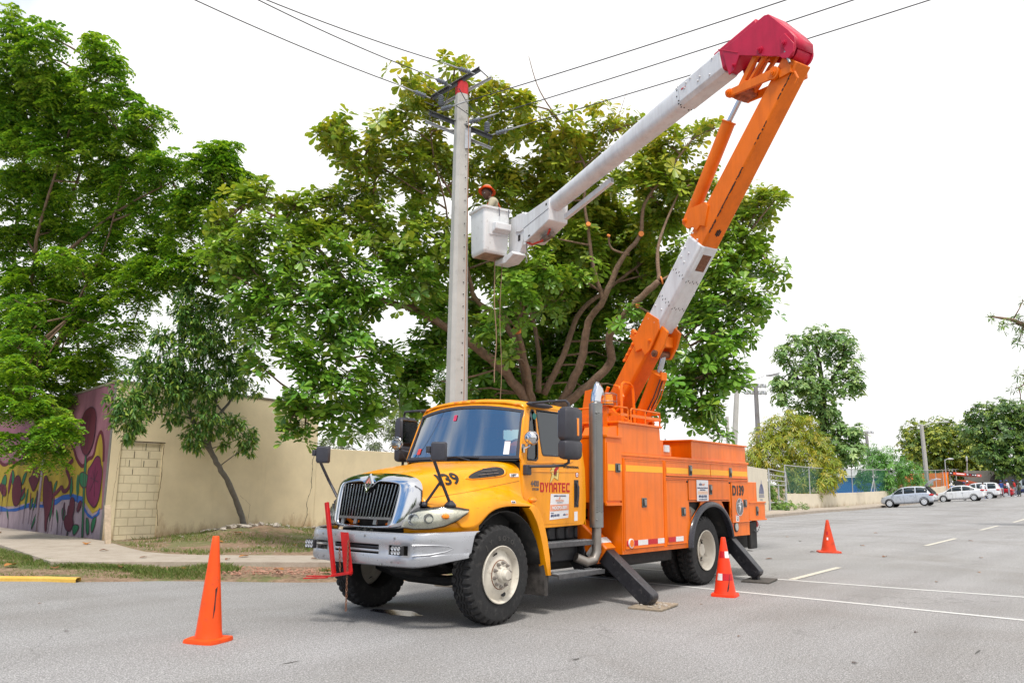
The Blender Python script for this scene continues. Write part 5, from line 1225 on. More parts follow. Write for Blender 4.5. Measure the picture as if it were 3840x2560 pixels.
# vent
vp=[(-.36,1.535),(-.28,1.585),(-.12,1.635),(.05,1.668),(.16,1.678),(.21,1.665),(.215,1.635),(.20,1.60),(.15,1.58),(.0,1.565),(-.2,1.545)]
vp=[(-.26+(x+.36)*1.0,1.537+(z-1.535)*1.1) for x,z in vp]
def scl(p,k,cx=.07,cz=1.613):return [(cx+(x-cx)*k,cz+(z-cz)*k) for x,z in p]
b=MB();r0=[];r1=[];r2=[]
for (x,z),(x2,z2),(x3,z3) in zip(scl(vp,1.16),vp,scl(vp,.92)):
    a=hoodpt(x,z);c=hoodpt(x2,z2);e=hoodpt(x3,z3)
    r0.append(a+Vector((0,.004,0)));r1.append(c-Vector((0,.026,0)));r2.append(e+Vector((0,.004,0)))
b.loft([r0,r1,r2],True,False);b.build('vent_surround',YEL,hood,sharp=180,sub=1)
b=MB();b.loft([[hoodpt(x,z)-Vector((0,.006,0)) for x,z in scl(vp,k)] for k in (.95,.7,.45,.2,.02)],True);vn=b.build('vent_grille',BLK,hood,smooth=False)
for i in range(3):
    z0=1.567+i*.03
    b=MB();pts=[(x,z0+(x+.3)*.1) for x in np.linspace(-.08+i*.06,.20,10)]
    b.tube([hoodpt(x,z)-Vector((0,.014,0)) for x,z in pts],.0035,5);b.build('vent_slat',LUG,vn)
for x in (-.06,.04,.14):
    b=MB();b.tube([hoodpt(x,z)-Vector((0,.011,0)) for z in np.linspace(1.572,1.597+(x+.06)*.33,4)],.004,5);b.build('vent_slat',BLK,vn)
def sticker(x0,z0,w,h,slope,txt,size,par,y=None):
    f=(lambda x,z:hoodpt(x,z)-Vector((0,.005,0))) if y is None else (lambda x,z:Vector((x,y,z)))
    b=MB();b.add([f(x0,z0),f(x0+w,z0+slope*w),f(x0+w,z0+slope*w+h),f(x0,z0+h)],[(0,1,2,3)]);s_=b.build('sticker',WTX,par,smooth=False)
    if txt:
        yy=f(x0+w/2,z0+h/2).y-.004
        lettering(txt,size,GRT,par,(x0+w*.06,yy,z0+h*.2),(1,0,slope),(0,0,1),.0015,xs=1.2)
sticker(.36,1.575,.13,.038,.03,'54P02',.036,hood)
sticker(.18,1.283,.08,.028,.0,'1X 00',.02,hood)
# inner wheel-arch lining and the strip of fender down behind the wheel
for f in (0,1):
    b=MB();rows=[]
    for a in np.linspace(2.72,.12,14):
        x=.13+.66*math.cos(a);z=.50+.70*math.sin(a)
        rows.append([(x,side(.05,f),z),(x,side(.62,f),z)])
    b.loft(rows);b.build('wheel_arch_liner',DRK,T,solid=.01)
    b=MB()
    outer=[(.56,1.262),(.64,1.235),(.73,1.15),(.80,1.02),(.86,.85),(.905,.65),(.93,.45)]
    inner=[(.50,1.225),(.56,1.17),(.64,1.07),(.70,.95),(.76,.79),(.81,.62),(.865,.45)]
    r0=[(x,side(0.0,f),z) for x,z in outer];r1=[(x,side(-.004,f),z) for x,z in inner]
    r2=[(x-.01,side(.10,f),z) for x,z in inner];r3=[(x+.02,side(.30,f),z) for x,z in outer]
    b.loft([r2,r1,r0,r3],False);b.build('rear_fender_strip',YEL,T,solid=.012,sharp=30,bevel=.006)
    b=MB();b.prism([(.86,side(.03,f),.70),(.92,side(.03,f),.46),(.90,side(.03,f),.22),(.84,side(.03,f),.22),(.82,side(.03,f),.6)],(0,.35 if not f else-.35,0));b.build('mud_flap',M('dusty_mud_flap',(.05,.045,.042),.8,0,.5,12),T)
    b=MB();q=hoodpt(.55,1.33)
    b.sphere((.60,side(.035,f),1.315),.055,.05,.035,14);b.build('side_marker_lamp',AMB,T)
b=MB()   # closing panels behind the grille and inner fenders
b.add([(-.6,.30,1.2),(-.6,.30,.75),(.5,.30,.75),(.5,.30,1.3)],[(0,1,2,3)]);b.add([(-.6,1.9,1.2),(-.6,1.9,.75),(.5,1.9,.75),(.5,1.9,1.3)],[(0,1,2,3)])
b.add([(.52,.16,1.75),(.52,2.04,1.75),(.52,2.04,.85),(.52,.16,.85)],[(0,1,2,3)]);b.build('inner_fender',DRK,T)
# --- chrome surround, grille
def gp_(o,z,t=0.0):   # point on the leaning grille plane
    x=-.90-(1.49-z)*.22-.03*(1-(o/.6)**2)+t
    return Vector((x,VC+o,z))
inner=[(-.41,1.045),(-.435,1.07),(-.465,1.44),(-.44,1.485),(-.17,1.50),(-.10,1.50),(0,1.385),(.10,1.50),(.17,1.50),(.44,1.485),(.465,1.44),(.435,1.07),(.41,1.045),(.2,1.035),(0,1.033),(-.2,1.035)]
outer=[(-.56,.99),(-.615,1.10),(-.65,1.42),(-.585,1.54),(-.35,1.583),(-.18,1.59),(0,1.592),(.18,1.59),(.35,1.583),(.585,1.54),(.65,1.42),(.615,1.10),(.56,.99),(.3,.985),(0,.985),(-.3,.985)]
edge=[]
for o,z in outer:
    k=abs(o)/.65
    edge.append(Vector((-.78+.06*(z<1.2)*k-.02*(1-k)+(.0 if z>1.2 else-.12),VC+o*1.045,z+(.004 if z>1.3 else 0))))
i0=[gp_(o,z,.07) for o,z in inner];i1=[gp_(o,z,-.012) for o,z in inner];i2=[gp_(o*1.03,z+(.012 if z>1.2 else-.01),-.024) for o,z in inner]
mid=[gp_(o*.93+io*.07,z*.75+iz*.25,.0) for (o,z),(io,iz) in zip(outer,inner)]
mid=[Vector((m_.x+.012,m_.y,m_.z)) for m_ in mid]
b=MB();b.loft([i0,i1,i2,mid,edge],True);b.build('grille_surround',CHR,T,sharp=180,sub=2)
gr=thing('grille',None,None,(2.9,VC,0));gr.parent=T;gr.location=(0,0,0)
nb=18
for i in range(nb):
    o=-.43+.86*i/(nb-1)
    if abs(o)<.012:continue
    s_=1 if o>0 else-1
    zt=1.475 if abs(o)>.12 else 1.385+abs(o)*.72-.02
    b=MB();ot=o*1.03;ob=o*.93
    t0=gp_(ot,zt,-.002);t1=gp_(ob,1.12,-.002)
    bk=Vector((.045,0,0));w=Vector((0,.0065,0))
    b.loft([[t0-w,t0+w,t0+w*1.6+bk,t0-w*1.6+bk],[t1-w,t1+w,t1+w*1.6+bk,t1-w*1.6+bk]],True,True)
    b.build('grille_bar',CHD,gr,bevel=.002)
b=MB();b.beam(gp_(-.42,1.115,.02),gp_(.42,1.115,.02),(1,0,0),.05,.025);b.build('grille_crossbar',STEEL,gr)
for f in (-1,1):
    for o in (.16,.38):b=MB();b.beam(gp_(o*f,1.045,.03),gp_(o*f,1.10,.03),(0,1,0),.05,.02);b.build('grille_clip',STEEL,gr)
b=MB();b.tube([(-.88,.72,1.08),(-.87,.78,1.05),(-.86,.9,1.045)],.02,6);b.tube([(-.88,1.35,1.07),(-.87,1.45,1.045),(-.86,1.55,1.09)],.022,6);b.build('orange_hose_bracket',ORG,gr)
# diamond emblem
b=MB();dz=1.48
def dia(w,h,t):return [gp_(-w,dz,t),gp_(0,dz+h,t),gp_(w,dz,t),gp_(0,dz-h,t)]
b.loft([dia(.075,.11,-.02),dia(.07,.103,-.045),dia(.052,.078,-.045),dia(.052,.078,-.03)],True);b.build('emblem',CHR,T,smooth=False)
b=MB();b.add([gp_(-.05,dz+.003,-.034),gp_(0,dz+.076,-.034),gp_(.05,dz+.003,-.034)],[(0,1,2)]);b.build('emblem_field',M('emblem_salmon',(.62,.25,.2),.4),T,smooth=False)
b=MB();b.add([gp_(-.05,dz-.003,-.034),gp_(0,dz-.076,-.034),gp_(.05,dz-.003,-.034)],[(0,1,2)]);b.build('emblem_field',BLK,T,smooth=False)
b=MB();b.add([gp_(-.018,dz-.03,-.037),gp_(0,dz+.045,-.037),gp_(.018,dz-.03,-.037),gp_(0,dz-.01,-.037)],[(0,1,2,3)]);b.build('emblem_mark',CHR,T,smooth=False)
b=MB();b.add([gp_(-.018,dz-.035,-.036),gp_(.018,dz-.035,-.036),gp_(0,dz-.065,-.036)],[(0,1,2)]);b.build('emblem_mark',CHR,T,smooth=False)
# --- headlights
def headlight(f):
    bot=[(-.985,.545,1.035),(-.93,.40,1.02),(-.84,.26,1.025),(-.74,.15,1.055),(-.63,.07,1.11),(-.52,.03,1.185)]
    top=[(-.94,.505,1.175),(-.875,.40,1.215),(-.79,.28,1.235),(-.70,.17,1.245),(-.60,.09,1.235),(-.50,.03,1.215)]
    n=6;rows=[]
    for j in range(n+1):
        t=j/n;row=[]
        for a,c in zip(bot,top):
            p=Vector(a).lerp(Vector(c),t);bulge=.022*math.sin(math.pi*t)
            d=Vector((-.7,-.7,0));p+=d*(bulge+.004)
            row.append((p.x,side(p.y,f),p.z))
        rows.append(row)
    h=MB();h.loft(rows);lens=h.build('headlight',LENS,T,sharp=180,sub=1)
    rows2=[[(x+.016,y+(.016 if not f else-.016),z) for x,y,z in r] for r in rows]
    h=MB();h.loft(rows2);h.build('headlight_bowl',M('headlight_silver',(.55,.55,.51),.3,.35,.15,14),lens)
    h=MB();h.loft([[(x,y,z) for x,y,z in [rows[0][i],tuple(Vector(rows[0][i])+Vector((.06,.05*(1 if not f else-1),-.012)))]] for i in range(6)]);h.loft([[rows[-1][i],tuple(Vector(rows[-1][i])+Vector((.06,.05*(1 if not f else-1),.012)))] for i in range(6)])
    h.build('headlight_rim',BLK,lens)
    nv=Vector((.7,.7 if not f else-.7,0))
    for c0,c1,w_,r_ in [(0,1,.75,.058),(1,2,.8,.05)]:
        q=Vector(rows2[3][c0]).lerp(Vector(rows2[3][c1]),w_)
        h=MB();h.lathe([(.0,.03),(r_*.5,.02),(r_*.9,.0),(r_,-.006),(r_*1.06,.0)],q+nv*-.012,nv,24);h.build('reflector',CHR,lens)
    q=Vector(rows2[3][3]);h=MB();h.sphere(tuple(q),.045,.045,.03,10);h.build('turn_signal',AMB,lens)
headlight(0);headlight(1)
for f in (0,1):
    b=MB();pts=[(-.96,.54),(-.88,.36),(-.76,.20),(-.62,.09),(-.48,.03),(-.36,.02)]
    tz_=[1.045,1.035,1.065,1.13,1.185,1.20]
    b.loft([[(x+.03,side(y+.02,f),.975) for x,y in pts],[(x+.03,side(y+.02,f),z) for (x,y),z in zip(pts,tz_)]]);b.build('fender_lower_edge',YEL,T,solid=.01)
HUBD=M('lamp_diode_glass',(.45,.46,.48),.2,.3,.1,30)
# --- bumper with cut-outs
ys=[-.02,.02,.08,.16,.26,.335,.36,.44,.58,.605,.66,.72,.745,.82,.9,1.0,1.1]
def bx(y):
    t=min(1,abs(y-VC)/1.12)
    return-1.12+.10*t**2+.60*t**9
ys=ys+[mir(y) for y in ys[:-1]][::-1]
ys=sorted(ys)
zs=[.635,.65,.68,.745,.76,.855,.87,.93,.965,.98]
pro=[.05,.015,.0,.0,.008,.008,.0,.0,.012,.05]
grid={}
vs=[];
for j,z in enumerate(zs):
    for i,y in enumerate(ys):
        k=min(1,max(0,(abs(y-VC)-.75)/.37))
        zz=z+(.02*k if j>5 else .10*k**2*(1-j/5))
        grid[(i,j)]=len(vs);vs.append((bx(y)+pro[j]-.17*k**4*(1-j/9),y,zz))
fs=[]
def hole(i,j):
    ym=(ys[i]+ys[i+1])/2;zm=(zs[j]+zs[j+1])/2
    if not .76<=zm<=.855:return False
    a=abs(ym-VC)
    return a<.355 or .50<a<.74
for j in range(len(zs)-1):
    for i in range(len(ys)-1):
        if not hole(i,j):fs.append((grid[(i,j)],grid[(i+1,j)],grid[(i+1,j+1)],grid[(i,j+1)]))
b=MB();b.add(vs,fs);bump_=b.build('bumper',SIL,T,sharp=32,solid=.02,bevel=.008)
b=MB();b.box(-1.02,-.98,.5,1.7,.72,.90);b.build('bumper_opening_back',DRK,bump_)
for z in (.79,.825):b=MB();b.cyl((-1.085,.74,z),(-1.085,1.46,z),.014,n=8);b.build('intake_slat',SIL if z<.8 else BLK,bump_)
for f in (0,1):
    y=side(.40,f)
    b=MB();b.box(-1.18,-1.135,y-.072,y+.072,.768,.862);fl=b.build('fog_lamp',BLK,T,bevel=.008)
    for iy in (-.045,0,.045):
        for iz in (.795,.835):
            b=MB();b.lathe([(0,.004),(.013,.0),(.019,-.006),(.02,.0)],(-1.1855,y+iy,iz),(1,0,0),12);b.build('lamp_diode',HUBD,fl)
    b=MB();b.cyl((-1.12,y+.02,.815),(-1.0,y+(.14 if not f else-.14),.815),.015,n=8);b.build('lamp_bracket',STEEL,fl)
    for (yy,zz) in [(.52,.93),(.70,.655),(.95,.94),(.55,.69)]:
        b=MB();b.sphere((bx(yy)-.002,side(yy,f),zz),.011,.012,.012,8);b.build('bumper_bolt',STEEL,bump_)
# pressed groove on each bumper end
for f in (0,1):
    b=MB();pts=[(.30,.865),(.14,.868),(.07,.855),(.05,.83),(.08,.80),(.16,.775),(.30,.76)]
    b.tube([(bx(y)-.012,side(y,f),z) for y,z in pts],.007,6);b.build('pressed_crease',SIL,bump_)
# red bar bracket with forks and chains hanging on the bumper
rb=thing('red_bar_bracket',None,None,(2.9,VC,0));rb.parent=T;rb.location=(0,0,0)
b=MB();b.beam((-1.17,1.55,1.27),(-1.17,1.36,.50),(1,0,0),.035,.045);b.build('upright',RED,rb,bevel=.005)
b=MB();b.prism([(-1.15,1.30,.96),(-1.15,1.18,.96),(-1.15,1.08,.56),(-1.15,1.10,.52),(-1.15,1.21,.54)],(-.012,0,0));b.build('bracket_plate',RED,rb)
b=MB();b.beam((-1.17,1.38,.50),(-1.17,1.09,.55),(0,0,1),.03,.06);b.beam((-1.20,1.33,.50),(-1.26,1.70,.478),(0,0,1),.012,.05);b.beam((-1.28,1.34,.49),(-1.36,1.62,.468),(0,0,1),.012,.05);b.build('fork',RED,rb,bevel=.003)
def chain(p0,p1,mat,par,sag=0.0,lk=.032,r=.004):
    p0=Vector(p0);p1=Vector(p1);n=max(2,int((p1-p0).length/lk));d=(p1-p0).normalized()
    s_=d.cross(Vector((1,.3,0))).normalized();q=d.cross(s_)
    b=MB()
    for i in range(n):
        t=(i+.5)/n;c=p0.lerp(p1,t)+Vector((0,0,-4*sag*t*(1-t)));a=s_ if i % 2 else q
        pts=[c+d*lk*.62*math.cos(k*math.pi/4)+a*lk*.3*math.sin(k*math.pi/4) for k in range(9)]
        b.tube(pts,r,5,caps=False)
    b.build('chain',mat,par)
chain((-1.18,1.14,.88),(-1.18,1.13,.16),RUST,rb)
chain((-1.19,1.27,.80),(-1.19,1.24,.55),RUST,rb)
# --- cab
cab_side=[(.525,1.76),(.50,1.80),(.56,2.0),(.64,2.25),(.70,2.40),(.76,2.44),(1.0,2.465),(1.5,2.47),(1.70,2.45),(1.78,2.36),(1.82,2.1),(1.86,1.7),(1.88,1.3),(1.87,1.08),(1.82,1.0),(.9,.98),(.72,1.0),(.66,1.22),(.56,1.30),(.53,1.4)]
def cy(z,f=0):# tumblehome of the cab side
    y=.14 if z<1.75 else .14+.10*((z-1.75)/.7)**1.3
    return side(y,f)
qwin=[(.625,1.80),(.64,1.775),(.80,1.772),(.845,1.80),(.865,1.95),(.875,2.36),(.86,2.395),(.815,2.395),(.78,2.36),(.69,2.05)]
dwin=[(.93,1.865),(.955,1.84),(1.56,1.84),(1.60,1.87),(1.62,2.1),(1.61,2.38),(1.58,2.405),(.93,2.40),(.91,2.37),(.915,2.0)]
def sideplate(name,outer,holes,mat,par,f,off,th,bev=.006):
    g=1 if not f else-1
    loops=[outer]+holes
    flat=[p for l in loops for p in l]
    tr=tessellate_polygon([[Vector((x,z,0)) for x,z in l] for l in loops])
    n=len(flat);vs=[]
    for k in (0,1):
        vs+=[(x,cy(z,f)-g*off+g*th*k,z) for x,z in flat]
    fs=[tuple(t) for t in tr]+[tuple(i+n for i in t[::-1]) for t in tr];o=0
    for l in loops:
        m_=len(l)
        fs+=[(o+i,o+(i+1) % m_,o+(i+1) % m_+n,o+i+n) for i in range(m_)];o+=m_
    b=MB();b.add(vs,fs);return b.build(name,mat,par,bevel=bev,sharp=30)
def growp(p,k):
    cx=sum(q[0] for q in p)/len(p);cz=sum(q[1] for q in p)/len(p)
    return [(cx+(x-cx)*(1+k/max(.01,abs(x-cx)+.12)),cz+(z-cz)*(1+k/max(.01,abs(z-cz)+.12))) for x,z in p]
door_out=[(.545,1.5),(.545,1.72),(.60,1.95),(.68,2.2),(.755,2.405),(.80,2.425),(1.60,2.435),(1.66,2.41),(1.69,2.2),(1.73,1.7),(1.74,1.3),(1.73,1.06),(1.70,1.02),(.9,1.02),(.76,1.04),(.70,1.20),(.62,1.28),(.56,1.34)]
cabs=thing('cab',None,None,(2.9,VC,0));cabs.parent=T;cabs.location=(0,0,0)
def ins(p,k):
    cx=1.2;cz=1.7
    return [(x+(cx-x)*k,z+(cz-z)*k) for x,z in p]
for f in (0,1):
    sideplate('cab_side',cab_side,[ins(door_out,.04)],YEL,cabs,f,0.0,.03)
    d_=sideplate('door',ins(door_out,.006),[qwin,dwin],YEL,cabs,f,.004,.045,.004)
    sideplate('door_seam',[(x,z) for x,z in door_out],[ins(door_out,.05)],SEAM,cabs,f,-.004,.01,0)
    for wn_,nm in ((qwin,'quarter_window'),(dwin,'door_window')):
        g_=sideplate(nm,growp(wn_,.004),[],GLD,d_,f,-.012,.004,0)
        sideplate('window_rubber',growp(wn_,.004),[growp(wn_,-.028 if nm[0]=='q' else-.018)],BLK,g_,f,.008,.012,.003)
    y=cy(1.4,f);g=1 if not f else-1
    h=MB();h.box(1.60,1.695,min(y-g*.012,y),max(y-g*.012,y),1.22,1.56);hd=h.build('door_handle',BLK,d_,bevel=.011,seg=3)
    h=MB();h.tube([(1.648,y-g*.015,1.525),(1.648,y-g*.035,1.47),(1.648,y-g*.035,1.36),(1.648,y-g*.02,1.29)],[.012,.017,.015,.02],8);h.cyl((1.648,y-g*.008,1.27),(1.648,y-g*.022,1.27),.024,n=14);h.build('handle_grip',GRYP,hd)
    h=MB();h.tube([(.56,y-g*.003,1.645),(1.0,y-g*.006,1.648),(1.72,y-g*.003,1.66)],.006,6);h.build('pressed_body_line',YEL,d_)
    h=MB();h.tube([(.62,cy(1.75,f)-g*.002,1.745),(.9,cy(1.75,f)-g*.006,1.75),(1.50,cy(1.75,f)-g*.006,1.775),(1.58,cy(1.8,f)-g*.004,1.80)],.007,6);h.build('pressed_window_line',YEL,d_)
    if not f:near_door=d_
# roof and windscreen
def roofrow(x,dz,tf):
    out=[]
    for o,z in [(-.87,2.42),(-.86,2.455),(-.80,2.495),(-.6,2.53),(-.3,2.55),(0,2.555),(.3,2.55),(.6,2.53),(.80,2.495),(.86,2.455),(.87,2.42)]:
        bow=tf*(1-(abs(o)/.87)**2)
        out.append((x-bow,VC+o,min(z+dz,z) if dz>0 else z+dz))
    return out
b=MB();b.loft([roofrow(.70,-.055,.13),roofrow(.715,-.03,.13),roofrow(.78,-.008,.12),roofrow(.95,0,.1),roofrow(1.4,0.0,0),roofrow(1.70,-.01,0),roofrow(1.76,-.05,0),roofrow(1.80,-.15,0)]);b.build('roof',YEL,cabs,sharp=180,solid=.015)
b=MB();b.prism([(1.79,.23,2.40),(1.84,.15,1.75),(1.87,.15,1.0),(1.87,2.05,1.0),(1.84,2.05,1.75),(1.79,1.97,2.40)],(.015,0,0),holes=[[(1.82,.7,2.25),(1.82,.7,1.85),(1.82,1.5,1.85),(1.82,1.5,2.25)]]);b.build('cab_back',YEL,cabs)
def ws(t,s_):  # t across -1..1, s_ bottom..top
    hw=(.945*(1-s_)+.865*s_);y=VC+t*hw
    x=(.505-.14*(1-t*t))*(1-s_)+(.70-.125*(1-t*t))*s_
    z=1.785*(1-s_)+(2.375+.085*(1-t**2))*s_
    return Vector((x,y,z))
b=MB();b.loft([[ws(-1+2*i/16,j/6) for i in range(17)] for j in range(7)]);wsg=b.build('windscreen',GLS,cabs,sharp=180)
b=MB()
ring=[ws(-1+2*i/16,0) for i in range(17)]+[ws(1,j/6) for j in range(1,7)]+[ws(1-2*i/16,1) for i in range(1,17)]+[ws(-1,1-j/6) for j in range(1,6)]
ring2=[ws(-.955+1.91*i/16,.055) for i in range(17)]+[ws(.955,.055+.89*j/6) for j in range(1,7)]+[ws(.955-1.91*i/16,.945) for i in range(1,17)]+[ws(-.955,.945-.89*j/6) for j in range(1,6)]
n_=Vector((-.012,0,.004))
b.loft([[p-n_ for p in ring],[p+n_ for p in ring],[p+n_ for p in ring2],[p-n_*.2 for p in ring2]],True);b.build('windscreen_rubber',GRYP,wsg,sharp=40)
b=MB();b.loft([[ws(-.955+1.91*i/16,s_)-Vector((-.006,0,0)) for i in range(17)] for s_ in (.86,.95)]);b.build('sun_band',glassmat('sun_band_glass',(.2,.25,.35),.1),wsg)
def wsdecal(t0,t1,s0,s1,mat,nm='windscreen_sticker',off=-.008):
    b=MB();b.add([ws(t,s_)+Vector((off,0,0)) for t,s_ in ((t0,s0),(t1,s0),(t1,s1),(t0,s1))],[(0,1,2,3)]);return b.build(nm,mat,wsg,smooth=False)
wsdecal(-.86,-.78,.09,.34,WTX)
wsdecal(.10,.16,.73,.84,M('pink_sticker',(.55,.05,.12),.5))
wsdecal(.70,.78,.12,.24,M('red_pennant',(.6,.06,.05),.5));wsdecal(.80,.86,.08,.13,M('blue_sticker',(.05,.2,.45),.5))
b=MB();b.tube([ws(-.45,.02)+Vector((-.03,0,.0)),ws(-.05,.05)+Vector((-.03,0,.0)),ws(.22,.03)+Vector((-.03,0,-.01))],.009,6);b.tube([ws(-.35,-.03)+Vector((-.05,0,0)),ws(-.1,.05)+Vector((-.04,0,0))],.012,6);b.build('wiper',BLK,T)
# header band with amber markers
for t in (-.86,-.14,.02,.18,.86):
    p=ws(t,1.0);b=MB();b.sphere((p.x+.035,p.y,p.z+.055),.04,.07,.022,14);b.build('roof_marker_lamp',AMB,cabs)
b=MB();b.loft([[ws(-1+2*i/16,1.0)+d_ for i in range(17)] for d_ in (Vector((-.004,0,-.01)),Vector((.012,0,.035)),Vector((.05,0,.065)))]);b.build('roof_header',YEL,cabs,sharp=180)
for f in (-1,1):   # A pillars between screen and side
    b=MB();b.loft([[ws(f,s_)+Vector((-.004,0,0)),Vector((cab_side[1][0]+(.70-.50)*s_+.03,cy(1.8+.6*s_,f>0),1.79+.62*s_))] for s_ in np.linspace(0,1,8)]);b.build('pillar',YEL,cabs,sharp=180,solid=.004)
b=MB();b.loft([[(x_+.0,y_,z_) for x_,y_,z_ in [tuple(ws(t,0)+Vector((-.06,0,-.02))),tuple(ws(t,0)+Vector((.03,0,0)))]] for t in np.linspace(-1,1,17)]);b.build('cowl',BLK,cabs)
# interior
b=MB();b.box(.55,.95,.25,1.95,1.45,1.80);b.sphere((.72,.62,1.78),.16,.28,.10,16);b.build('dashboard',M('grey_dashboard',(.09,.11,.11),.7),cabs,bevel=.04)
b=MB();pts=[]
cc=Vector((.98,.62,1.86));e1=Vector((0,1,0));e2=Vector((.45,0,.9))
b.tube([cc+e1*.22*math.cos(a)+e2*.22*math.sin(a) for a in [2*math.pi*k/24 for k in range(25)]],.014,8,False);b.tube([cc,cc+Vector((-.2,0,-.25))],.03,8)
for a in (.2,2.2,4.3):b.tube([cc,cc+e1*.21*math.cos(a)+e2*.21*math.sin(a)],.012,6)
b.build('steering_wheel',M('grey_steering_wheel',(.2,.24,.24),.5),cabs)
for y in (.62,1.58):
    b=MB();b.box(1.2,1.7,y-.26,y+.26,1.35,1.55);b.box(1.56,1.72,y-.25,y+.25,1.5,2.12);b.box(1.6,1.7,y-.13,y+.13,2.12,2.28);b.build('seat',M('tan_grey_seat',(.1,.1,.1),.9),cabs,bevel=.05,seg=3)
b=MB();b.box(.55,1.85,.2,2.0,1.0,1.04);b.build('cab_floor',DRK,cabs)
# door graphics
ND=near_door;gy_=.14-.0065
RX=(1,0,0);UZ=(0,0,1)
def block_word(word,x0,z0,w,h,gap,th,mat,par,y):
    G={'D':[[(0,0),(0,1),(.8,1),(1,.78),(1,.22),(.8,0)],[(.28,.2),(.28,.8),(.66,.8),(.73,.7),(.73,.3),(.66,.2)]],
         'Y':[[(0,1),(.28,1),(.5,.62),(.72,1),(1,1),(.63,.42),(.63,0),(.36,0),(.36,.42)]],
         'N':[[(0,0),(0,1),(.75,1),(1,.78),(1,0),(.74,0),(.74,.75),(.28,.75),(.28,0)]],
         'A':[[(0,0),(0,.8),(.2,1),(.8,1),(1,.8),(1,0),(.74,0),(.74,.3),(.28,.3),(.28,0)],[(.28,.5),(.28,.78),(.74,.78),(.74,.5)]],
         'T':[[(0,1),(1,1),(1,.8),(.64,.8),(.64,0),(.36,0),(.36,.8),(0,.8)]],
         'E':[[(0,0),(0,1),(.95,1),(.95,.8),(.28,.8),(.28,.6),(.85,.6),(.85,.42),(.28,.42),(.28,.2),(.95,.2),(.95,0)]],
         'C':[[(.2,0),(0,.2),(0,.8),(.2,1),(1,1),(1,.78),(.28,.78),(.28,.22),(1,.22),(1,0)]]}
    b=MB();x=x0
    for ch in word:
        g=G[ch];pl=[[(x+a*w,y,z0+c*h) for a,c in l] for l in g]
        b.prism(pl[0],(0,.002,0),holes=pl[1:]);x+=w+gap
    return b.build('red_lettering',mat,par,smooth=False)
block_word('DYNATEC',.885,1.405,.078,.115,.012,.02,RDT,ND,gy_)
lettering('INTERNATIONAL',.038,BLT,ND,(1.365,gy_,1.705),RX,UZ,.0018,xs=1.15,ext=.001)
lettering('4400',.10,GRT,ND,(.70,gy_,1.47),RX,UZ,.002,xs=.8);lettering('DT530',.04,GRT,ND,(.73,gy_,1.425),RX,UZ,.001,xs=1.1)
# lightning bolt with a fist
def poly(pts,mat,par,y,nm):b=MB();b.prism([(x,y,z) for x,z in pts],(0,.0015,0));return b.build(nm,mat,par,smooth=False)
bolt=[(1.075,1.505),(1.165,1.585),(1.185,1.575),(1.245,1.552),(1.26,1.64),(1.255,1.725),(1.16,1.745),(1.095,1.715),(1.125,1.685),(1.085,1.655),(1.125,1.625)]
poly([(1.16+(x-1.16)*1.09,1.64+(z-1.64)*1.06) for x,z in bolt],BLT,ND,gy_,'bolt_outline')
poly(bolt,M('pale_yellow_decal',(.8,.62,.2),.4),ND,gy_-.002,'bolt_emblem')
poly([(1.15,1.62),(1.19,1.61),(1.215,1.66),(1.25,1.69),(1.265,1.73),(1.22,1.725),(1.19,1.70),(1.165,1.68)],RDT,ND,gy_-.004,'fist_emblem')
for x in (1.165,1.185,1.205):poly([(x,1.60),(x+.009,1.60),(x+.012,1.66),(x+.003,1.66)],BLT,ND,gy_-.005,'fist_line')
b=MB();b.cyl((1.665,gy_+.002,1.625),(1.665,gy_-.001,1.625),.034,n=24);b.build('round_badge',M('maroon_badge',(.3,.02,.05),.4),ND)
b=MB();b.cyl((1.665,gy_+.002,1.625),(1.665,gy_-.0015,1.625),.025,n=24);b.build('badge_centre',WTX,ND)
lettering('SAFETY',.012,RDT,ND,(1.646,gy_-.003,1.62),RX,UZ,.0006,ext=.0005)
# contractor sign
sg=[(1.075,1.075),(1.47,1.095),(1.485,1.385),(1.10,1.385)]
poly(sg,WTX,ND,gy_-.001,'contractor_sign')
for a,c in zip(sg,sg[1:]+sg[:1]):
    pass
poly([(1.087,1.175),(1.477,1.19),(1.48,1.262),(1.093,1.253)],SALM,ND,gy_-.003,'sign_band')
cx_=1.285
lettering('EMPRESA CONTRATISTA',.022,NVY,ND,(1.29,gy_-.003,1.353),RX,UZ,.0005,'CENTER',1.05,ext=.0007)
lettering('DYNATEC',.034,SALM,ND,(1.285,gy_-.003,1.292),RX,UZ,.0008,'CENTER',1.1,ext=.0007)
poly([(1.265,1.32),(1.28,1.35),(1.30,1.345),(1.295,1.322),(1.275,1.318)],SALM,ND,gy_-.003,'sign_emblem')
lettering('CONSTRUCCIONES Y S.R.L.',.010,GRT,ND,(1.285,gy_-.003,1.276),RX,UZ,.0003,'CENTER',ext=.0007)
lettering('NOCPO-2001',.052,WTX,ND,(1.285,gy_-.005,1.203),(1,0,.03),UZ,.0022,'CENTER',1.02,ext=.0007)
lettering('Llame a:',.02,NVY,ND,(1.10,gy_-.003,1.148),(1,0,.04),UZ,.0004,ext=.0007)
lettering('(809) 683-9393',.037,NVY,ND,(1.098,gy_-.003,1.11),(1,0,.04),UZ,.001,xs=.78,ext=.0007)
lettering('ede',.036,NVY,ND,(1.355,gy_-.003,1.122),(1,0,.04),UZ,.0008,ext=.0007);lettering('sur',.036,SALM,ND,(1.412,gy_-.003,1.125),(1,0,.04),UZ,.0008,ext=.0007)
sticker(1.60,1.05,.075,.115,.05,None,0,ND,gy_)
b=MB();b.add([(.785,.172,1.93),(.86,.172,1.925),(.862,.185,2.02),(.79,.185,2.03)],[(0,1,2,3)]);b.build('window_label',WTX,ND,smooth=False)
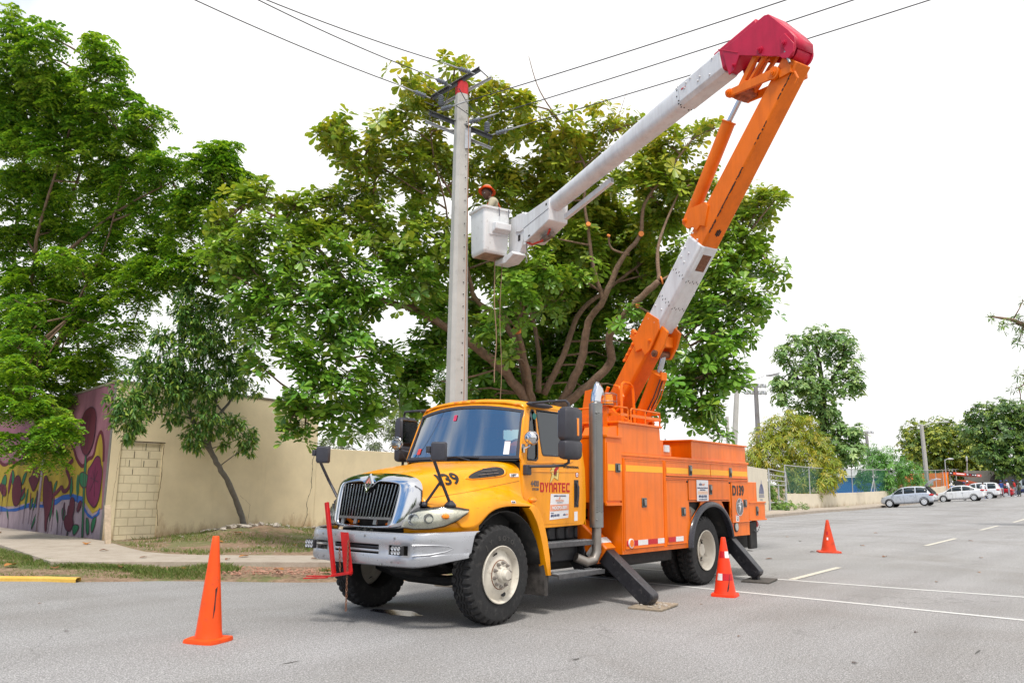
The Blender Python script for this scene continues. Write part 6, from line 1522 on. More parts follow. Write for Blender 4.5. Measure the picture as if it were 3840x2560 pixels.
for f in (0,1):   # vent in the quarter window
    pass
b=MB();b.lathe([(.035,0),(.04,-.004),(.03,-.008),(.012,-.006),(0,-.006)],(.83,.188,2.31),(0,1,0),16);b.build('window_vent',M('teal_plastic',(.03,.2,.17),.4),ND)
# steps
for (x0,x1,y0,y1,z) in [(1.0,2.12,.10,.34,.80),(1.10,2.12,.02,.26,.44)]:
    b=MB();b.box(x0,x1,y0,y1,z-.02,z);b.box(x0,x1,y0-.006,y0+.012,z-.055,z-.001);st_=b.build('step',M('worn_step_steel',(.11,.11,.115),.45,.5,.3,20),T,bevel=.004)
    b=MB()
    for i in range(28):
        for j in range(6):
            cx=x0+.03+i*(x1-x0-.06)/27;cyy=y0+.03+j*(y1-y0-.05)/5
            a=.011;dx,dy=(a,a*.5) if (i+j) % 2 else (a,-a*.5)
            b.obox((cx,cyy,z+.002),(dx,dy,0),(-dy*.35,dx*.35,0),(0,0,.003))
    b.build('step_tread_plate',GALV,st_,smooth=False)
for x in (1.12,1.82):
    b=MB();b.prism([(x,.32,.78),(x,.16,.78),(x,.13,.66),(x,.20,.56),(x,.16,.46),(x,.08,.42),(x,.28,.42),(x,.40,.6)],(.025,0,0));b.build('step_bracket',BLK,T)
b=MB();b.sphere((1.02,.25,.63),.04,.03,.03,10);b.build('red_gladhand',RED,T)
# mirrors
def big_mirror(f):
    g=1 if not f else-1
    mp_=thing('mirror',None,None,(2.9,VC,0));mp_.parent=T;mp_.location=(0,0,0)
    cx,yy=.90,-.30
    def sq(x0,z0,hw,dpt):return [(cx+a*hw,side(yy+c*dpt,f),z0) for a,c in [(-1,-.5),(-.8,-.9),(0,-1),(.8,-.9),(1,-.5),(1,.7),(.85,1),(-.85,1),(-1,.7)]]
    b=MB();b.loft([sq(0,z,w,d_) for z,w,d_ in [(1.785,.12,.03),(1.80,.155,.06),(1.83,.17,.075),(1.97,.17,.078),(1.985,.168,.07),(2.005,.145,.06),(2.025,.165,.07),(2.05,.172,.08),(2.33,.170,.08),(2.38,.15,.065),(2.40,.11,.04)]],True,True);mh=b.build('mirror_housing',GRYP,mp_,sharp=40)
    b=MB();b.box(cx+.02,cx+.06,*sorted((side(yy-.086,f),side(yy-.05,f))),2.06,2.27);b.build('mirror_amber_lamp',AMB,mh,bevel=.008)
    b=MB();b.box(cx-.14,cx+.14,*sorted((side(yy+.08,f),side(yy+.085,f))),2.05,2.36);b.build('mirror_glass',CHR,mh)
    b=MB();b.tube([(.86,side(yy,f),1.80),(.86,side(yy,f),1.75),(.82,side(yy+.04,f),1.715),(.74,side(-.12,f),1.705),(.60,side(.08,f),1.70)],.018,10);b.build('mirror_arm',GRYP,mp_)
    b=MB();b.box(.545,.635,*sorted((side(.07,f),side(.14,f))),1.60,1.72);b.build('mirror_foot',GRYP,mp_,bevel=.012)
    b=MB();b.tube([(.86,side(yy,f),2.38),(.86,side(yy,f),2.44),(.84,side(yy+.03,f),2.475),(.80,side(-.05,f),2.475),(.76,side(.16,f),2.465)],.016,10);b.build('mirror_arm',GRYP,mp_)
    b=MB();b.loft([[(x,side(.19+a*w,f),2.455+c*w*.8) for a,c in [(math.cos(k*math.pi/4),math.sin(k*math.pi/4)) for k in range(8)]] for x,w in [(.68,.012),(.74,.036),(.85,.042),(1.0,.04),(1.12,.034),(1.2,.014)]],True,True);b.build('mirror_foot',GRYP,mp_)
big_mirror(0);big_mirror(1)
def fender_mirror(f):
    mp_=thing('hood_mirror',None,None,(2.9,VC,0));mp_.parent=T;mp_.location=(0,0,0)
    sd=lambda y:side(y,f)
    j=Vector((-.92,sd(.20),1.56));hd=Vector((-.98,sd(.16),1.81));f1=Vector((-.66,sd(.20),1.285));f2=Vector((-.80,sd(.44),1.305))
    f1=Vector((-.62,sd(.19),1.275));f2=Vector((-.79,sd(.40),1.27))
    b=MB();b.tube([f1,f1.lerp(hd,.45),hd+Vector((0,0,.03))],.017,10);b.tube([f1.lerp(hd,.45),f2],.015,10);b.build('mirror_arm',GRYP,mp_)
    b=MB();b.lathe([(.0,.045),(.02,.045),(.045,.02),(.065,-.002),(.06,-.02)],f1-Vector((0,0,.005)),(0,0,1),20);b.build('mirror_foot',GRYP,mp_);b=MB();b.lathe([(.0,.03),(.02,.03),(.035,.0),(.03,-.02)],f2,(0,0,1),16);b.build('mirror_foot',GRYP,mp_)
    c=hd+Vector((.05,(-.085 if not f else-.085),.0));wv=Vector((.45,-.88,0)).normalized();dv=Vector((.88,.45,0))
    b=MB();b.loft([[c+wv*a*w+Vector((0,0,q*h))+dv*t for a,q in [(-1,-.8),(-.85,-1),(.85,-1),(1,-.8),(1,.8),(.85,1),(-.85,1),(-1,.8)]] for t,w,h in [(-.05,.05,.06),(-.045,.075,.085),(-.015,.085,.097),(.0,.088,.10)]],True,True);mh=b.build('mirror_housing',GRYP,mp_,sharp=40,bevel=.006)
    b=MB();b.loft([[c+wv*a*w+Vector((0,0,q*h))+dv*t for a,q in [(-1,-.8),(-.85,-1),(.85,-1),(1,-.8),(1,.8),(.85,1),(-.85,1),(-1,.8)]] for t,w,h in [(.002,.08,.09),(.006,.06,.07)]],True,True);b.build('mirror_glass',CHR,mh)
    b=MB();b.obox(hd+Vector((-.01,0,.02)),(.028,0,0),(0,.024,0),(0,0,.035));b.build('mirror_clamp',GRYP,mp_,bevel=.008)
fender_mirror(0);fender_mirror(1)
b=MB();c=Vector((.57,.03,2.03));ax=Vector((-.3,-.5,.05)).normalized()
b.lathe([(.0,-.075),(.045,-.068),(.075,-.04),(.088,.0),(.085,.02),(.06,.028),(0,.03)],c,Vector((1,.15,0)),28);spot=b.build('spot_lamp',CHR,T)
b=MB();b.tube([c+Vector((0,0,-.06)),(.55,.05,1.93),(.55,.13,1.90)],.012,8);b.tube([(.545,.13,1.96),(.545,.13,1.86)],.02,8);b.build('lamp_bracket',CHR,spot)
b=MB();c2=Vector((.55,2.28,2.02));b.lathe([(.0,.06),(.05,.05),(.085,.0),(.09,-.03),(.085,-.035)],c2,Vector((1,.1,0)),24);sp2=b.build('spot_lamp',CHR,T)
b=MB();b.lathe([(.082,-.032),(.05,-.042),(0,-.046)],c2,Vector((1,.1,0)),24);b.build('lamp_glass',LENS,sp2)
b=MB();b.tube([c2+Vector((.02,0,-.07)),(.56,2.18,1.92),(.56,2.06,1.90)],.014,8);b.build('lamp_bracket',GRYP,sp2)
b=MB();b.tube([(.47,2.0,1.76),(.40,2.05,1.9),(.35,2.08,2.75)],.004,5);b.build('antenna',BLK,T)
# ------------------------------------------------------------------ exhaust stack
ex=thing('exhaust_stack',None,None,(2.9,VC,0));ex.parent=T;ex.location=(0,0,0)
sx,sy=2.03,.08
b=MB();b.lathe([(.085,0),(.09,.004),(.09,1.60),(.085,1.604),(.06,1.60)],(sx,sy,.96),(0,0,1),40);sh=b.build('heat_shield',STEEL,ex,sharp=40)
def slots():
    b=MB()
    for col,(a0,wd) in enumerate([(-2.62,.15),(-2.30,.12),(-1.98,.12),(-1.70,.1)]):
        for i in range(40):
            z=1.16+i*.0315+(.0155 if col % 2 else 0)
            n=4;r_=.0912
            lo=[(sx+r_*math.cos(a0+wd*(k/n*2-1)),sy+r_*math.sin(a0+wd*(k/n*2-1)),z) for k in range(n+1)]
            b.loft([lo,[(x,y,z+.009) for x,y,_ in lo]])
    return b
# holes face the street side; two more turns of slots round the right of the shield
b=MB()
for col in range(5):
    a0=R(-140+col*20);wd=R(8)
    for i in range(41):
        z=1.15+i*.0315+(.0155 if col % 2 else 0)
        lo=[(sx+.0915*math.cos(a0+wd*(k/4*2-1)),sy+.0915*math.sin(a0+wd*(k/4*2-1)),z) for k in range(5)]
        b.loft([lo,[(x,y,z+.009) for x,y,_ in lo]])
b.build('shield_slots',DRK,sh,smooth=False)
for z in (1.06,2.44):b=MB();b.sphere((sx-.075,sy-.055,z),.014,n=8);b.build('shield_bolt',STEEL,sh)
b=MB();b.tube([(sx-.30,sy+.12,.60),(sx-.16,sy+.05,.535),(sx-.05,sy+.01,.56),(sx,sy,.66),(sx,sy,.80),(sx,sy,1.0)],.06,20);b.build('exhaust_pipe',EXH,ex)
b=MB();rows=[]
for k in range(9):
    t=k/8;z=2.56+.30*t;xo=.0+.055*t**2
    ring=[]
    for i in range(20):
        a=2*math.pi*i/20;rr=.066
        ring.append((sx+xo+rr*math.cos(a)+(.035*t*t),sy+rr*math.sin(a),z-(.0 if t<.99 else 0)-.13*t*t*(math.cos(a)*.5+.5)*1.6))
    rows.append(ring)
b.loft(rows,True);b.build('exhaust_tip',CHR,ex,sharp=60,solid=.004)
# ------------------------------------------------------------------ service body
BD=thing('service_body',None,None,(2.9,VC,0));BD.parent=T;BD.location=(0,0,0)
arch=[(4.46+.0,.60)]
cxa,rxa,rza=5.22,.755,.64
archpts=[(cxa+rxa*math.cos(a),.595+rza*math.sin(a)) for a in np.linspace(math.pi,.16,22)]
tri1=[(4.49,1.27),(4.90,1.27),(4.86,1.20),(4.52,.98)]
tri2=[(5.66,1.27),(5.98,1.27),(5.98,1.00),(5.86,1.06)]
for f in (0,1):
    outer=[(2.53,.595),(cxa-rxa,.595)]+[(x,z) for x,z in archpts[1:]]+[(5.98,.70),(6.76,.70),(6.76,1.90),(2.53,1.90)]
    g=1 if not f else-1
    b=MB();b.prism([(x,side(0,f),z) for x,z in outer],(0,.02*g,0),holes=[[(x,side(0,f),z) for x,z in tri1[::-1]],[(x,side(0,f),z) for x,z in tri2[::-1]]])
    b.build('body_side',ORG,BD,bevel=.004)
    b=MB();b.box(2.53,2.55,*sorted((side(.02,f),side(.55,f))),.595,1.90);b.box(6.74,6.76,*sorted((side(.02,f),side(.55,f))),.70,1.90)
    b.box(2.55,6.74,*sorted((side(.53,f),side(.55,f))),1.26,1.90);b.box(2.55,4.42,*sorted((side(.53,f),side(.55,f))),.6,1.26);b.box(2.55,4.45,*sorted((side(.02,f),side(.53,f))),.60,.62)
    b.box(2.55,6.74,*sorted((side(.02,f),side(.53,f))),1.885,1.90);b.build('compartment_box',ORG,BD,bevel=.004)
    b=MB();b.prism([(2.49,side(-.012,f),1.895),(6.80,side(-.012,f),1.895),(6.80,side(-.012,f),1.935),(2.49,side(-.012,f),1.935)],(0,.57*g,0));b.build('body_top_rail',ORG,BD,bevel=.008)
    b=MB();b.cyl((3.73,side(-.004,f),1.625),(6.74,side(-.004,f),1.625),.012,n=8);b.build('hinge_rail',ORG,BD)
    # inner mudguard and black arch trim
    b=MB();b.loft([[(x,side(.01,f),z),(x,side(.66,f),z)] for x,z in archpts]);b.build('wheel_arch_liner',DRK,BD,solid=.01)
    L0=[Vector((x,0,z)) for x,z in archpts]
    b=MB();rows=[]
    for x,z in archpts:
        dx,dz=x-cxa,(z-.595);l=math.hypot(dx/rxa,dz/rza);ux,uz=dx/rxa,dz/rza
        L_=math.hypot(ux,uz);ux /= L_;uz /= L_
        rows.append([(x-ux*.035,side(.03,f),z-uz*.035),(x-ux*.04,side(-.055,f),z-uz*.04),(x-ux*.015,side(-.07,f),z-uz*.015),(x+ux*.03,side(-.055,f),z+uz*.03),(x+ux*.045,side(-.005,f),z+uz*.045)])
    b.loft(rows);b.build('fender_trim',M('black_rubber_fender',(.03,.03,.04),.3,0,.2,8,coat=.3),BD,sharp=60)
    b=MB();b.box(4.48,4.92,*sorted((side(.06,f),side(.08,f))),.9,1.30);b.build('chock_pocket',DRK,BD);b=MB();b.box(5.62,6.0,*sorted((side(.3,f),side(.32,f))),.9,1.3);b.build('chock_pocket',DRK,BD)
b=MB();b.prism([(4.50,.03,1.18),(4.60,.03,1.20),(4.76,.03,1.14),(4.56,.03,1.0)],(0,.03,0));b.build('wheel_chock',M('chock_grey',(.2,.2,.17),.8),BD)
chain((4.52,-.01,1.16),(4.52,-.012,.98),M('rusty_orange_chain',(.4,.1,.03),.8),BD);chain((6.0,-.01,1.16),(6.0,-.012,.98),M('rusty_orange_chain',(.4,.1,.03),.8),BD)
def latch(x,z,w,h,par,y,vert=True):
    b=MB();b.box(x-w/2,x+w/2,y-.012,y,z-h/2,z+h/2);l=b.build('latch',M('dark_latch_steel',(.13,.16,.16),.35,.8),par,bevel=.006)
    b=MB();b.box(x-w*.36,x+w*.36,y-.014,y-.010,z-h*.38,z+h*.38);b.build('latch_recess',DRK,l)
    b=MB()
    if vert:b.box(x-w*.15,x+w*.30,y-.026,y-.011,z-h*.30,z+h*.34)
    else:b.box(x-w*.3,x+w*.3,y-.026,y-.011,z-h*.05,z+h*.36)
    b.build('latch_paddle',STEEL,l,bevel=.004)
def cdoor(x0,x1,z0,z1,lx=None,lz=None,lw=.085,lh=.12,vert=True,drip=True):
    b=MB();b.box(x0,x1,-.014,-.001,z0,z1);d_=b.build('compartment_door',ORG,BD,bevel=.004)
    b=MB();b.box(x0-.007,x1+.007,-.0035,.001,z0-.007,z1+.007);b.build('door_gap',SEAM,d_,smooth=False)
    if drip:b=MB();b.box(x0,x1,-.022,-.014,z0-.0,z0+.016);b.box(x0,x1,-.02,-.014,z1-.012,z1);b.build('door_lip',ORG,d_,bevel=.002)
    if lx:latch(lx,lz,lw,lh,d_,-.014,vert)
    return d_
d1=cdoor(2.60,3.66,.66,1.85,3.10,1.27,.13,.13)
cdoor(3.76,4.38,.665,1.585,4.27,1.13,.13,.13)
cdoor(3.76,5.24,1.65,1.86,4.53,1.745,.10,.16,False);cdoor(5.25,6.72,1.65,1.86,6.00,1.745,.10,.16,False)
d3=cdoor(4.47,5.93,1.30,1.60,5.22,1.46,.10,.16,False)
d4=cdoor(6.03,6.72,.92,1.585,6.56,1.235,.13,.13)
for x in (4.43,5.96):b=MB();b.sphere((x,-.012,1.575),.018,n=8);b.build('rubber_stop',BLK,BD)
for x in (2.575,3.70,3.735):b=MB();b.cyl((x,-.008,.64),(x,-.008,1.87),.011,n=8);b.build('piano_hinge',ORG,BD)
# yellow reflective stripe, red and white tape
def tape(x0,x1,z0,z1,mat,y=-.0165,nm='reflective_tape',dz=0.0):
    b=MB();b.prism([(x0,y,z0),(x1,y,z0+dz),(x1,y,z1+dz),(x0,y,z1)],(0,.0018,0));b.build(nm,mat,BD,smooth=False)
for x0,x1 in ((2.62,3.65),(3.77,4.46),(4.60,5.23),(5.26,5.94),(6.06,6.71)):tape(x0,x1,1.69,1.775,TAPE,nm='yellow_stripe')
tape(2.17,2.34,1.69,1.775,TAPE,-.016,'yellow_stripe');tape(2.47,2.515,1.69,1.775,TAPE,-.016,'yellow_stripe')
x=2.62
for i,w in enumerate([.30,.27,.28,.19]):tape(x,x+w,.70,.77,RTP if i % 2==0 else WTP);x+=w
for x0,w,m_ in ((3.78,.22,RTP),(4.0,.24,WTP),(4.26,.10,RTP)):tape(x0,x0+w,.705,.775,m_,-.0235 if x0<4.2 else-.012)
tape(5.99,6.06,.83,.90,RTP,-.010)
b=MB();b.cyl((2.72,-.014,.735),(2.72,-.034,.735),.062,n=24);b.build('round_reflector',WTX,BD);b=MB();b.cyl((2.72,-.03,.735),(2.72,-.038,.735),.05,n=24);b.build('reflector_lens',M('orange_reflector',(.85,.2,.01),.3),BD)
b=MB();b.cyl((6.19,-.012,.85),(6.19,.0,.85),.085,n=24);b.build('side_lamp',BLK,BD);b=MB();b.cyl((6.19,-.02,.85),(6.19,-.01,.85),.062,n=24);b.build('lamp_glass',M('grey_lamp_glass',(.42,.42,.4),.25),BD)
lettering('D139',.225,BLT,d4,(6.05,-.018,1.375),RX,UZ,.008,xs=.95)
b=MB();b.lathe([(.0,-.004),(.15,-.004),(.15,.0)],(6.335,-.0145,1.175),(0,1,0),40);em=b.build('round_emblem',M('grey_emblem',(.16,.16,.17),.5),d4)
b=MB();b.lathe([(.137,-.0055),(.145,-.0055)],(6.335,-.0145,1.175),(0,1,0),40);b.build('emblem_ring',WTX,em)
poly([(6.36,1.29),(6.30,1.18),(6.335,1.18),(6.31,1.07),(6.385,1.20),(6.345,1.20),(6.375,1.29)],WTX,em,-.0215,'emblem_bolt')
poly([(6.24,1.225),(6.43,1.255),(6.43,1.262),(6.24,1.232)],WTX,em,-.0215,'emblem_line');poly([(6.25,1.19),(6.30,1.20),(6.30,1.205),(6.25,1.196)],WTX,em,-.0215,'emblem_line')
poly([(6.17,.935),(6.29,.935),(6.29,1.05),(6.17,1.05)],WTX,d4,-.0165,'warning_sticker');poly([(6.18,1.03),(6.28,1.03),(6.28,1.045),(6.18,1.045)],RDT,d4,-.018,'sticker_band')
poly([(6.205,1.015),(6.22,1.015),(6.22,.97),(6.25,.97),(6.25,1.015),(6.265,1.015),(6.26,.955),(6.21,.955)],BLT,d4,-.018,'sticker_symbol')
poly([(4.72,1.285),(5.13,1.285),(5.13,1.605),(4.72,1.605)],WTX,d3,-.0235,'company_sign')
cs_=4.925
lettering('ede',.07,NVY,d3,(4.80,-.0255,1.52),RX,UZ,.001,ext=.0007);lettering('sur',.07,SALM,d3,(4.915,-.0255,1.52),RX,UZ,.001,ext=.0007)
for i,tx in enumerate(['SI OBSERVAS ALGUNA ACCION IRREGULAR','LLAMA POR FAVOR AL']):lettering(tx,.026,NVY,d3,(cs_,-.0255,1.475-i*.03),RX,UZ,.0004,'CENTER',.72,ext=.0007)
poly([(4.75,1.385),(5.10,1.385),(5.10,1.435),(4.75,1.435)],M('pale_salmon_band',(.8,.55,.42),.5),d3,-.025,'sign_band')
lettering('809-683-9393',.055,NVY,d3,(cs_,-.0255,1.335),RX,UZ,.0014,'CENTER',.92,ext=.0007);lettering('www.edesur.com.do',.032,NVY,d3,(cs_,-.0255,1.30),RX,UZ,.0006,'CENTER',1.05,ext=.0007)
# tall front boxes and deck
b=MB();b.prism([(2.47,.003,1.26),(2.47,.003,2.34),(3.62,.003,2.34),(3.66,.003,1.935),(2.50,.003,1.935)],(0,.56,0));b.build('turret_box',ORG,BD,bevel=.006)
b=MB();b.box(2.44,3.66,-.02,.60,2.335,2.365);b.box(2.44,3.66,.62,1.6,2.0,2.34);b.build('turret_deck',ORG,BD,bevel=.005)
b=MB();b.box(2.135,2.50,.0,.50,1.27,2.13);bx_=b.build('front_box',ORG,BD,bevel=.005)
b=MB();b.box(2.155,2.515,-.013,-.001,1.30,2.06);b.build('compartment_door',ORG,bx_,bevel=.003)
latch(2.41,1.73,.12,.12,bx_,-.014)
b=MB();b.box(2.125,2.52,-.03,.5,2.125,2.16);b.build('box_lip',ORG,bx_,bevel=.004);b=MB();b.box(2.135,2.52,-.02,.02,1.235,1.27);b.build('box_lip',ORG,bx_,bevel=.004)
b=MB();b.prism([(2.20,.02,2.16),(2.47,.02,2.16),(2.47,.02,2.30),(2.28,.02,2.27)],(0,.4,0));b.build('box_gusset',ORG,bx_)
b=MB();b.box(2.05,2.47,.55,2.15,1.3,2.12);b.box(1.98,2.02,.4,1.9,1.2,2.05);b.build('front_bulkhead',ORG,BD,bevel=.01)
b=MB();b.box(2.55,6.74,.55,1.65,1.18,1.26);b.box(3.62,4.0,.02,.5,1.94,2.08);b.box(3.75,3.9,.1,.5,2.0,2.18);b.build('body_deck',ORG,BD,bevel=.006)
b=MB();b.box(3.76,3.90,-.005,.02,2.0,2.1);b.build('white_tank_end',WHT,BD)
b=MB();b.prism([(4.66,.02,1.937),(6.74,.02,1.937),(6.74,.02,2.20),(4.66,.02,2.20)],(0,.78,0));b.build('top_box',ORG,BD,bevel=.006)
b=MB();b.prism([(4.63,-.005,2.20),(6.77,-.005,2.20),(6.77,-.005,2.228),(4.63,-.005,2.228)],(0,.83,0));b.build('top_box_lid',ORG,BD,bevel=.006)
b=MB();b.box(4.66,6.74,1.65,2.18,1.937,2.1);b.build('top_box',ORG,BD,bevel=.006)
b=MB();b.box(6.78,7.20,.03,.9,1.26,1.60);b.box(6.76,7.20,.03,2.17,.95,1.26);b.build('rear_box',ORG,BD,bevel=.006)
b=MB();b.box(6.80,7.52,.015,.75,.95,1.24);rb2=b.build('tail_drawer',ORG,BD,bevel=.005)
b=MB();b.box(6.79,7.53,.0,.76,1.235,1.26);b.build('box_lip',ORG,rb2,bevel=.004);b=MB();b.box(6.80,7.53,-.01,.02,.935,.96);b.build('box_lip',ORG,rb2,bevel=.004)
latch(7.14,1.10,.10,.16,rb2,.015,False)
b=MB();b.box(6.3,7.3,.25,.5,.45,.95);b.box(6.9,7.2,.05,.12,.45,.92);b.box(5.5,6.7,.35,1.8,.35,.68);b.build('rear_underframe',DRK,T,bevel=.02)
b=MB();b.cyl((7.30,.15,.86),(7.36,.15,.86),.07,n=16);b.build('tail_lamp',REDL,BD)
chain((7.0,.02,.78),(7.35,.05,.86),GALD,T,.08)
for x in (6.86,6.98):b=MB();b.cyl((x,.25,1.6),(x,.25,1.86),.012,n=8);b.build('small_post',RED,BD)
b=MB();b.cyl((7.46,.2,1.26),(7.44,.2,1.55),.014,n=8);b.cyl((7.40,.15,1.27),(7.50,.25,1.29),.04,n=8);b.build('pintle_lever',BLK,BD)
# railing on the turret deck
def rail(pts,r=.013,nm='railing'):b=MB();b.tube(pts,r,8);b.build(nm,ORG,BD)
def bar(p0,p1,w=.012,h=.04):b=MB();b.beam(p0,p1,(0,0,1),h,w);b.build('railing',ORG,BD)
rail([(2.80,.0,2.36),(2.80,.0,2.53),(2.83,.0,2.56),(3.62,.0,2.555),(3.66,.02,2.53),(3.66,.02,2.36)]);bar((2.78,.0,2.46),(3.66,.0,2.46))
rail([(3.66,.02,2.54),(3.66,.9,2.55)]);bar((3.66,.02,2.46),(3.66,.9,2.46));rail([(3.2,.0,2.36),(3.2,.0,2.55)]);rail([(3.66,.9,2.34),(3.66,.9,2.55)])
rail([(2.72,.0,2.36),(2.72,.0,2.53),(2.69,.0,2.56),(2.52,.02,2.56),(2.50,.6,2.56),(2.50,1.9,2.56)]);bar((2.72,.0,2.46),(2.52,.0,2.46));bar((2.50,.02,2.46),(2.50,1.9,2.46))
for y in (.7,1.3,1.9):rail([(2.50,y,2.3),(2.50,y,2.56)])
rail([(3.20,.38,2.36),(3.18,.38,2.90),(3.20,.38,2.97),(3.26,.38,3.0),(3.42,.38,3.0),(3.50,.38,2.96),(3.52,.38,2.88),(3.56,.38,2.36)],.022,'grab_rail')
# amber beacon with its guard on a post
bc=thing('beacon',None,None,(2.9,VC,0));bc.parent=T;bc.location=(0,0,0)
b=MB();b.box(2.43,2.49,.16,.22,2.26,2.58);b.box(2.40,2.62,.10,.32,2.575,2.585);b.build('beacon_post',ORG,bc)
b=MB();b.lathe([(.085,0),(.085,.02),(.075,.022)],(2.52,.20,2.585),(0,0,1),24);b.build('beacon_base',BLK,bc)
b=MB();b.lathe([(.078,.02),(.076,.06),(.078,.062),(.072,.12),(.066,.15),(0,.155)],(2.52,.20,2.585),(0,0,1),24);b.build('beacon_dome',AMB,bc)
b=MB()
for z,r_ in ((2.64,.13),(2.74,.13)):b.tube([(2.52+r_*math.cos(a),.20+r_*math.sin(a),z) for a in np.linspace(0,2*math.pi,21)],.004,5,False)
for a in (0.3,1.9,3.4,5.0):b.tube([(2.52+.13*math.cos(a),.2+.13*math.sin(a),2.58),(2.52+.13*math.cos(a),.2+.13*math.sin(a),2.74),(2.52+.06*math.cos(a),.2+.06*math.sin(a),2.765),(2.52,.2,2.77)],.004,5)
b.build('beacon_guard',STEEL,bc)
# ------------------------------------------------------------------ outriggers
def outrigger(x0,x1,ytop,ztop,yfoot,zfoot,far=False,hous=True):
    g=-1 if far else 1
    o_=thing('outrigger',None,None,(2.9,VC,0));o_.parent=T;o_.location=(0,0,0)
    p0=Vector(((x0+x1)/2,side(ytop,far),ztop));p1=Vector(((x0+x1)/2,side(yfoot,far),zfoot))
    d=(p1-p0).normalized()
    if hous:
        b=MB();b.beam(p0-d*.55,p0+d*.02,(1,0,0),x1-x0+.06,.27,ch=.08);b.build('outrigger_housing',ORG2 if x0<4 else DRK,o_,bevel=.006)
        b=MB();b.beam(p0-d*.18,p0-d*.08,(1,0,0),x1-x0+.065,.275);b.build('housing_band',WTP if x0<4 else DRK,o_)
    e=d*.14
    n=d.cross(Vector((1,0,0))).normalized()
    w=.102
    sgn=1 if n.z>0 else-1
    n=n*sgn
    pts=[p0-d*.2+n*w,p0-d*.2-n*w,p1-n*w-d*.03,p1-n*.03+d*.07,p1+n*w*.55+d*.075,p1+n*w-d*.02+d*.06]
    b=MB();b.prism([q+Vector((x0-q.x,0,0)) for q in pts],(x1-x0,0,0));b.build('outrigger_leg',LEGM,o_,bevel=.018,seg=3)
    b=MB();b.cyl((x0-.012,p1.y,p1.z+.01),(x1+.012,p1.y,p1.z+.01),.035,n=14);b.box((x0+x1)/2-.05,(x0+x1)/2+.05,p1.y-.05,p1.y+.05,.03,p1.z);b.build('foot_pin',LEGM,o_)
    c=Vector(((x0+x1)/2+.0,p1.y-.06*g,.018))
    b=MB();a_=R(8);u=Vector((math.cos(a_),math.sin(a_),.02));v=Vector((-math.sin(a_),math.cos(a_),0))
    b.obox(c,u*.30,v*.22,(0,0,.012));b.build('foot_plate',M('dusty_foot_plate',(.28,.23,.17) if x0<4 else (.1,.09,.08),.9,0,.3,20,bump=.5),o_,bevel=.004)
    if x0<4 and not far:
        b=MB()
        for _ in range(40):
            q=c+u*random.uniform(-.26,.26)+v*random.uniform(-.18,.18);r_=random.uniform(.006,.02);b.sphere((q.x,q.y,.035),r_,r_*1.3,r_*.6,6)
        tag(b.build('gravel_on_plate',RUBB,o_,smooth=False),kind='stuff')
outrigger(2.24,2.42,.14,.60,-.50,.10)
outrigger(6.05,6.23,.12,.62,-.33,.13)
outrigger(2.24,2.42,.14,.60,-.50,.10,True)
outrigger(6.05,6.23,.12,.62,-.33,.13,True)
# ------------------------------------------------------------------ boom (one vertical plane through the turret)
EB=Vector((2.65,-2.45,0));dB=Vector((.3435,.9392,0)).normalized();nB=Vector((-dB.y,dB.x,0))
def BP(s,z,w=0.0):return EB+dB*s+nB*w+Vector((0,0,z))
BM=thing('boom',None,None,(2.9,VC,0));BM.parent=T;BM.location=(0,0,0)
def plate(poly,w0,w1,mat,name,par,bev=.006,holes=()):
    b=MB();b.prism([BP(s,z,w0) for s,z in poly],nB*(w1-w0),holes=[[BP(s,z,w0) for s,z in h] for h in holes]);return b.build(name,mat,par,bevel=bev)
def pin(s,z,r,w0,w1,mat,par,nm='pivot_pin'):
    b=MB();b.cyl(BP(s,z,w0),BP(s,z,w1),r,n=20);b.cyl(BP(s,z,w1-.0),BP(s,z,w1+.02),r*.6,n=16);b.cyl(BP(s,z,w1+.02),BP(s,z,w1+.03),r*.25,n=10);return b.build(nm,mat,par)
# turret
b=MB();b.lathe([(.5,0),(.5,.12),(.42,.13),(.40,.25),(.38,.25),(0,.25)],(3.75,1.1,2.05),(0,0,1),40);b.build('turntable',ORG2,BM,sharp=40)
b=MB();b.box(3.2,4.3,.62,1.6,1.26,2.05);b.build('pedestal',ORG,BM,bevel=.02)
for w in (-.26,.20):plate([(4.1,2.25),(3.0,2.25),(2.95,2.45),(3.3,2.62),(3.75,3.02),(4.05,3.0),(4.15,2.6)],w,w+.05,ORG2,'turret_cheek',BM)
pin(3.82,2.84,.07,-.28,.28,ORG2,BM)
# lower boom: centre line
def LC(t):# t 0 foot .. 1 elbow ; centre line in (s,z)
    return (3.72+(-.12-3.72)*t,2.49+(6.73-2.49)*t)
_t=Vector((-3.84,4.16)).normalized();tn=Vector((_t.y,-_t.x))   # tn points to the lower/right side (-s,-z?) 
tn=Vector((_t.y,-_t.x)) if True else tn
def LP(t,off,w=0.0):   # off positive = upper-left (towards the bucket side)
    s,z=LC(t);n=Vector((.735,.678));return BP(s+n.x*off,z+n.y*off,w)
def lbeam(t0,t1,h,w,mat,nm,ch=.0,dh=0.0,h1=None,w1=None,bev=.012,off=0.0):
    b=MB();b.beam(LP(t0,off),LP(t1,off),nB,w,h,w1,h1,ch=ch);return b.build(nm,mat,BM,bevel=bev)
low=lbeam(0.0,.33,.36,.30,ORG2,'lower_boom_base',ch=.10)
lbeam(.315,.565,.385,.345,WHT,'fibreglass_insert',ch=.14,bev=.02)
upst=lbeam(.55,1.018,.35,.29,ORG2,'lower_boom_upper',ch=.07,h1=.30,w1=.26)
b=MB();b.beam(LP(.5,-.193,.0),LP(.545,-.193,.0),nB,.16,.004);b.build('rust_patch',RUST,BM)
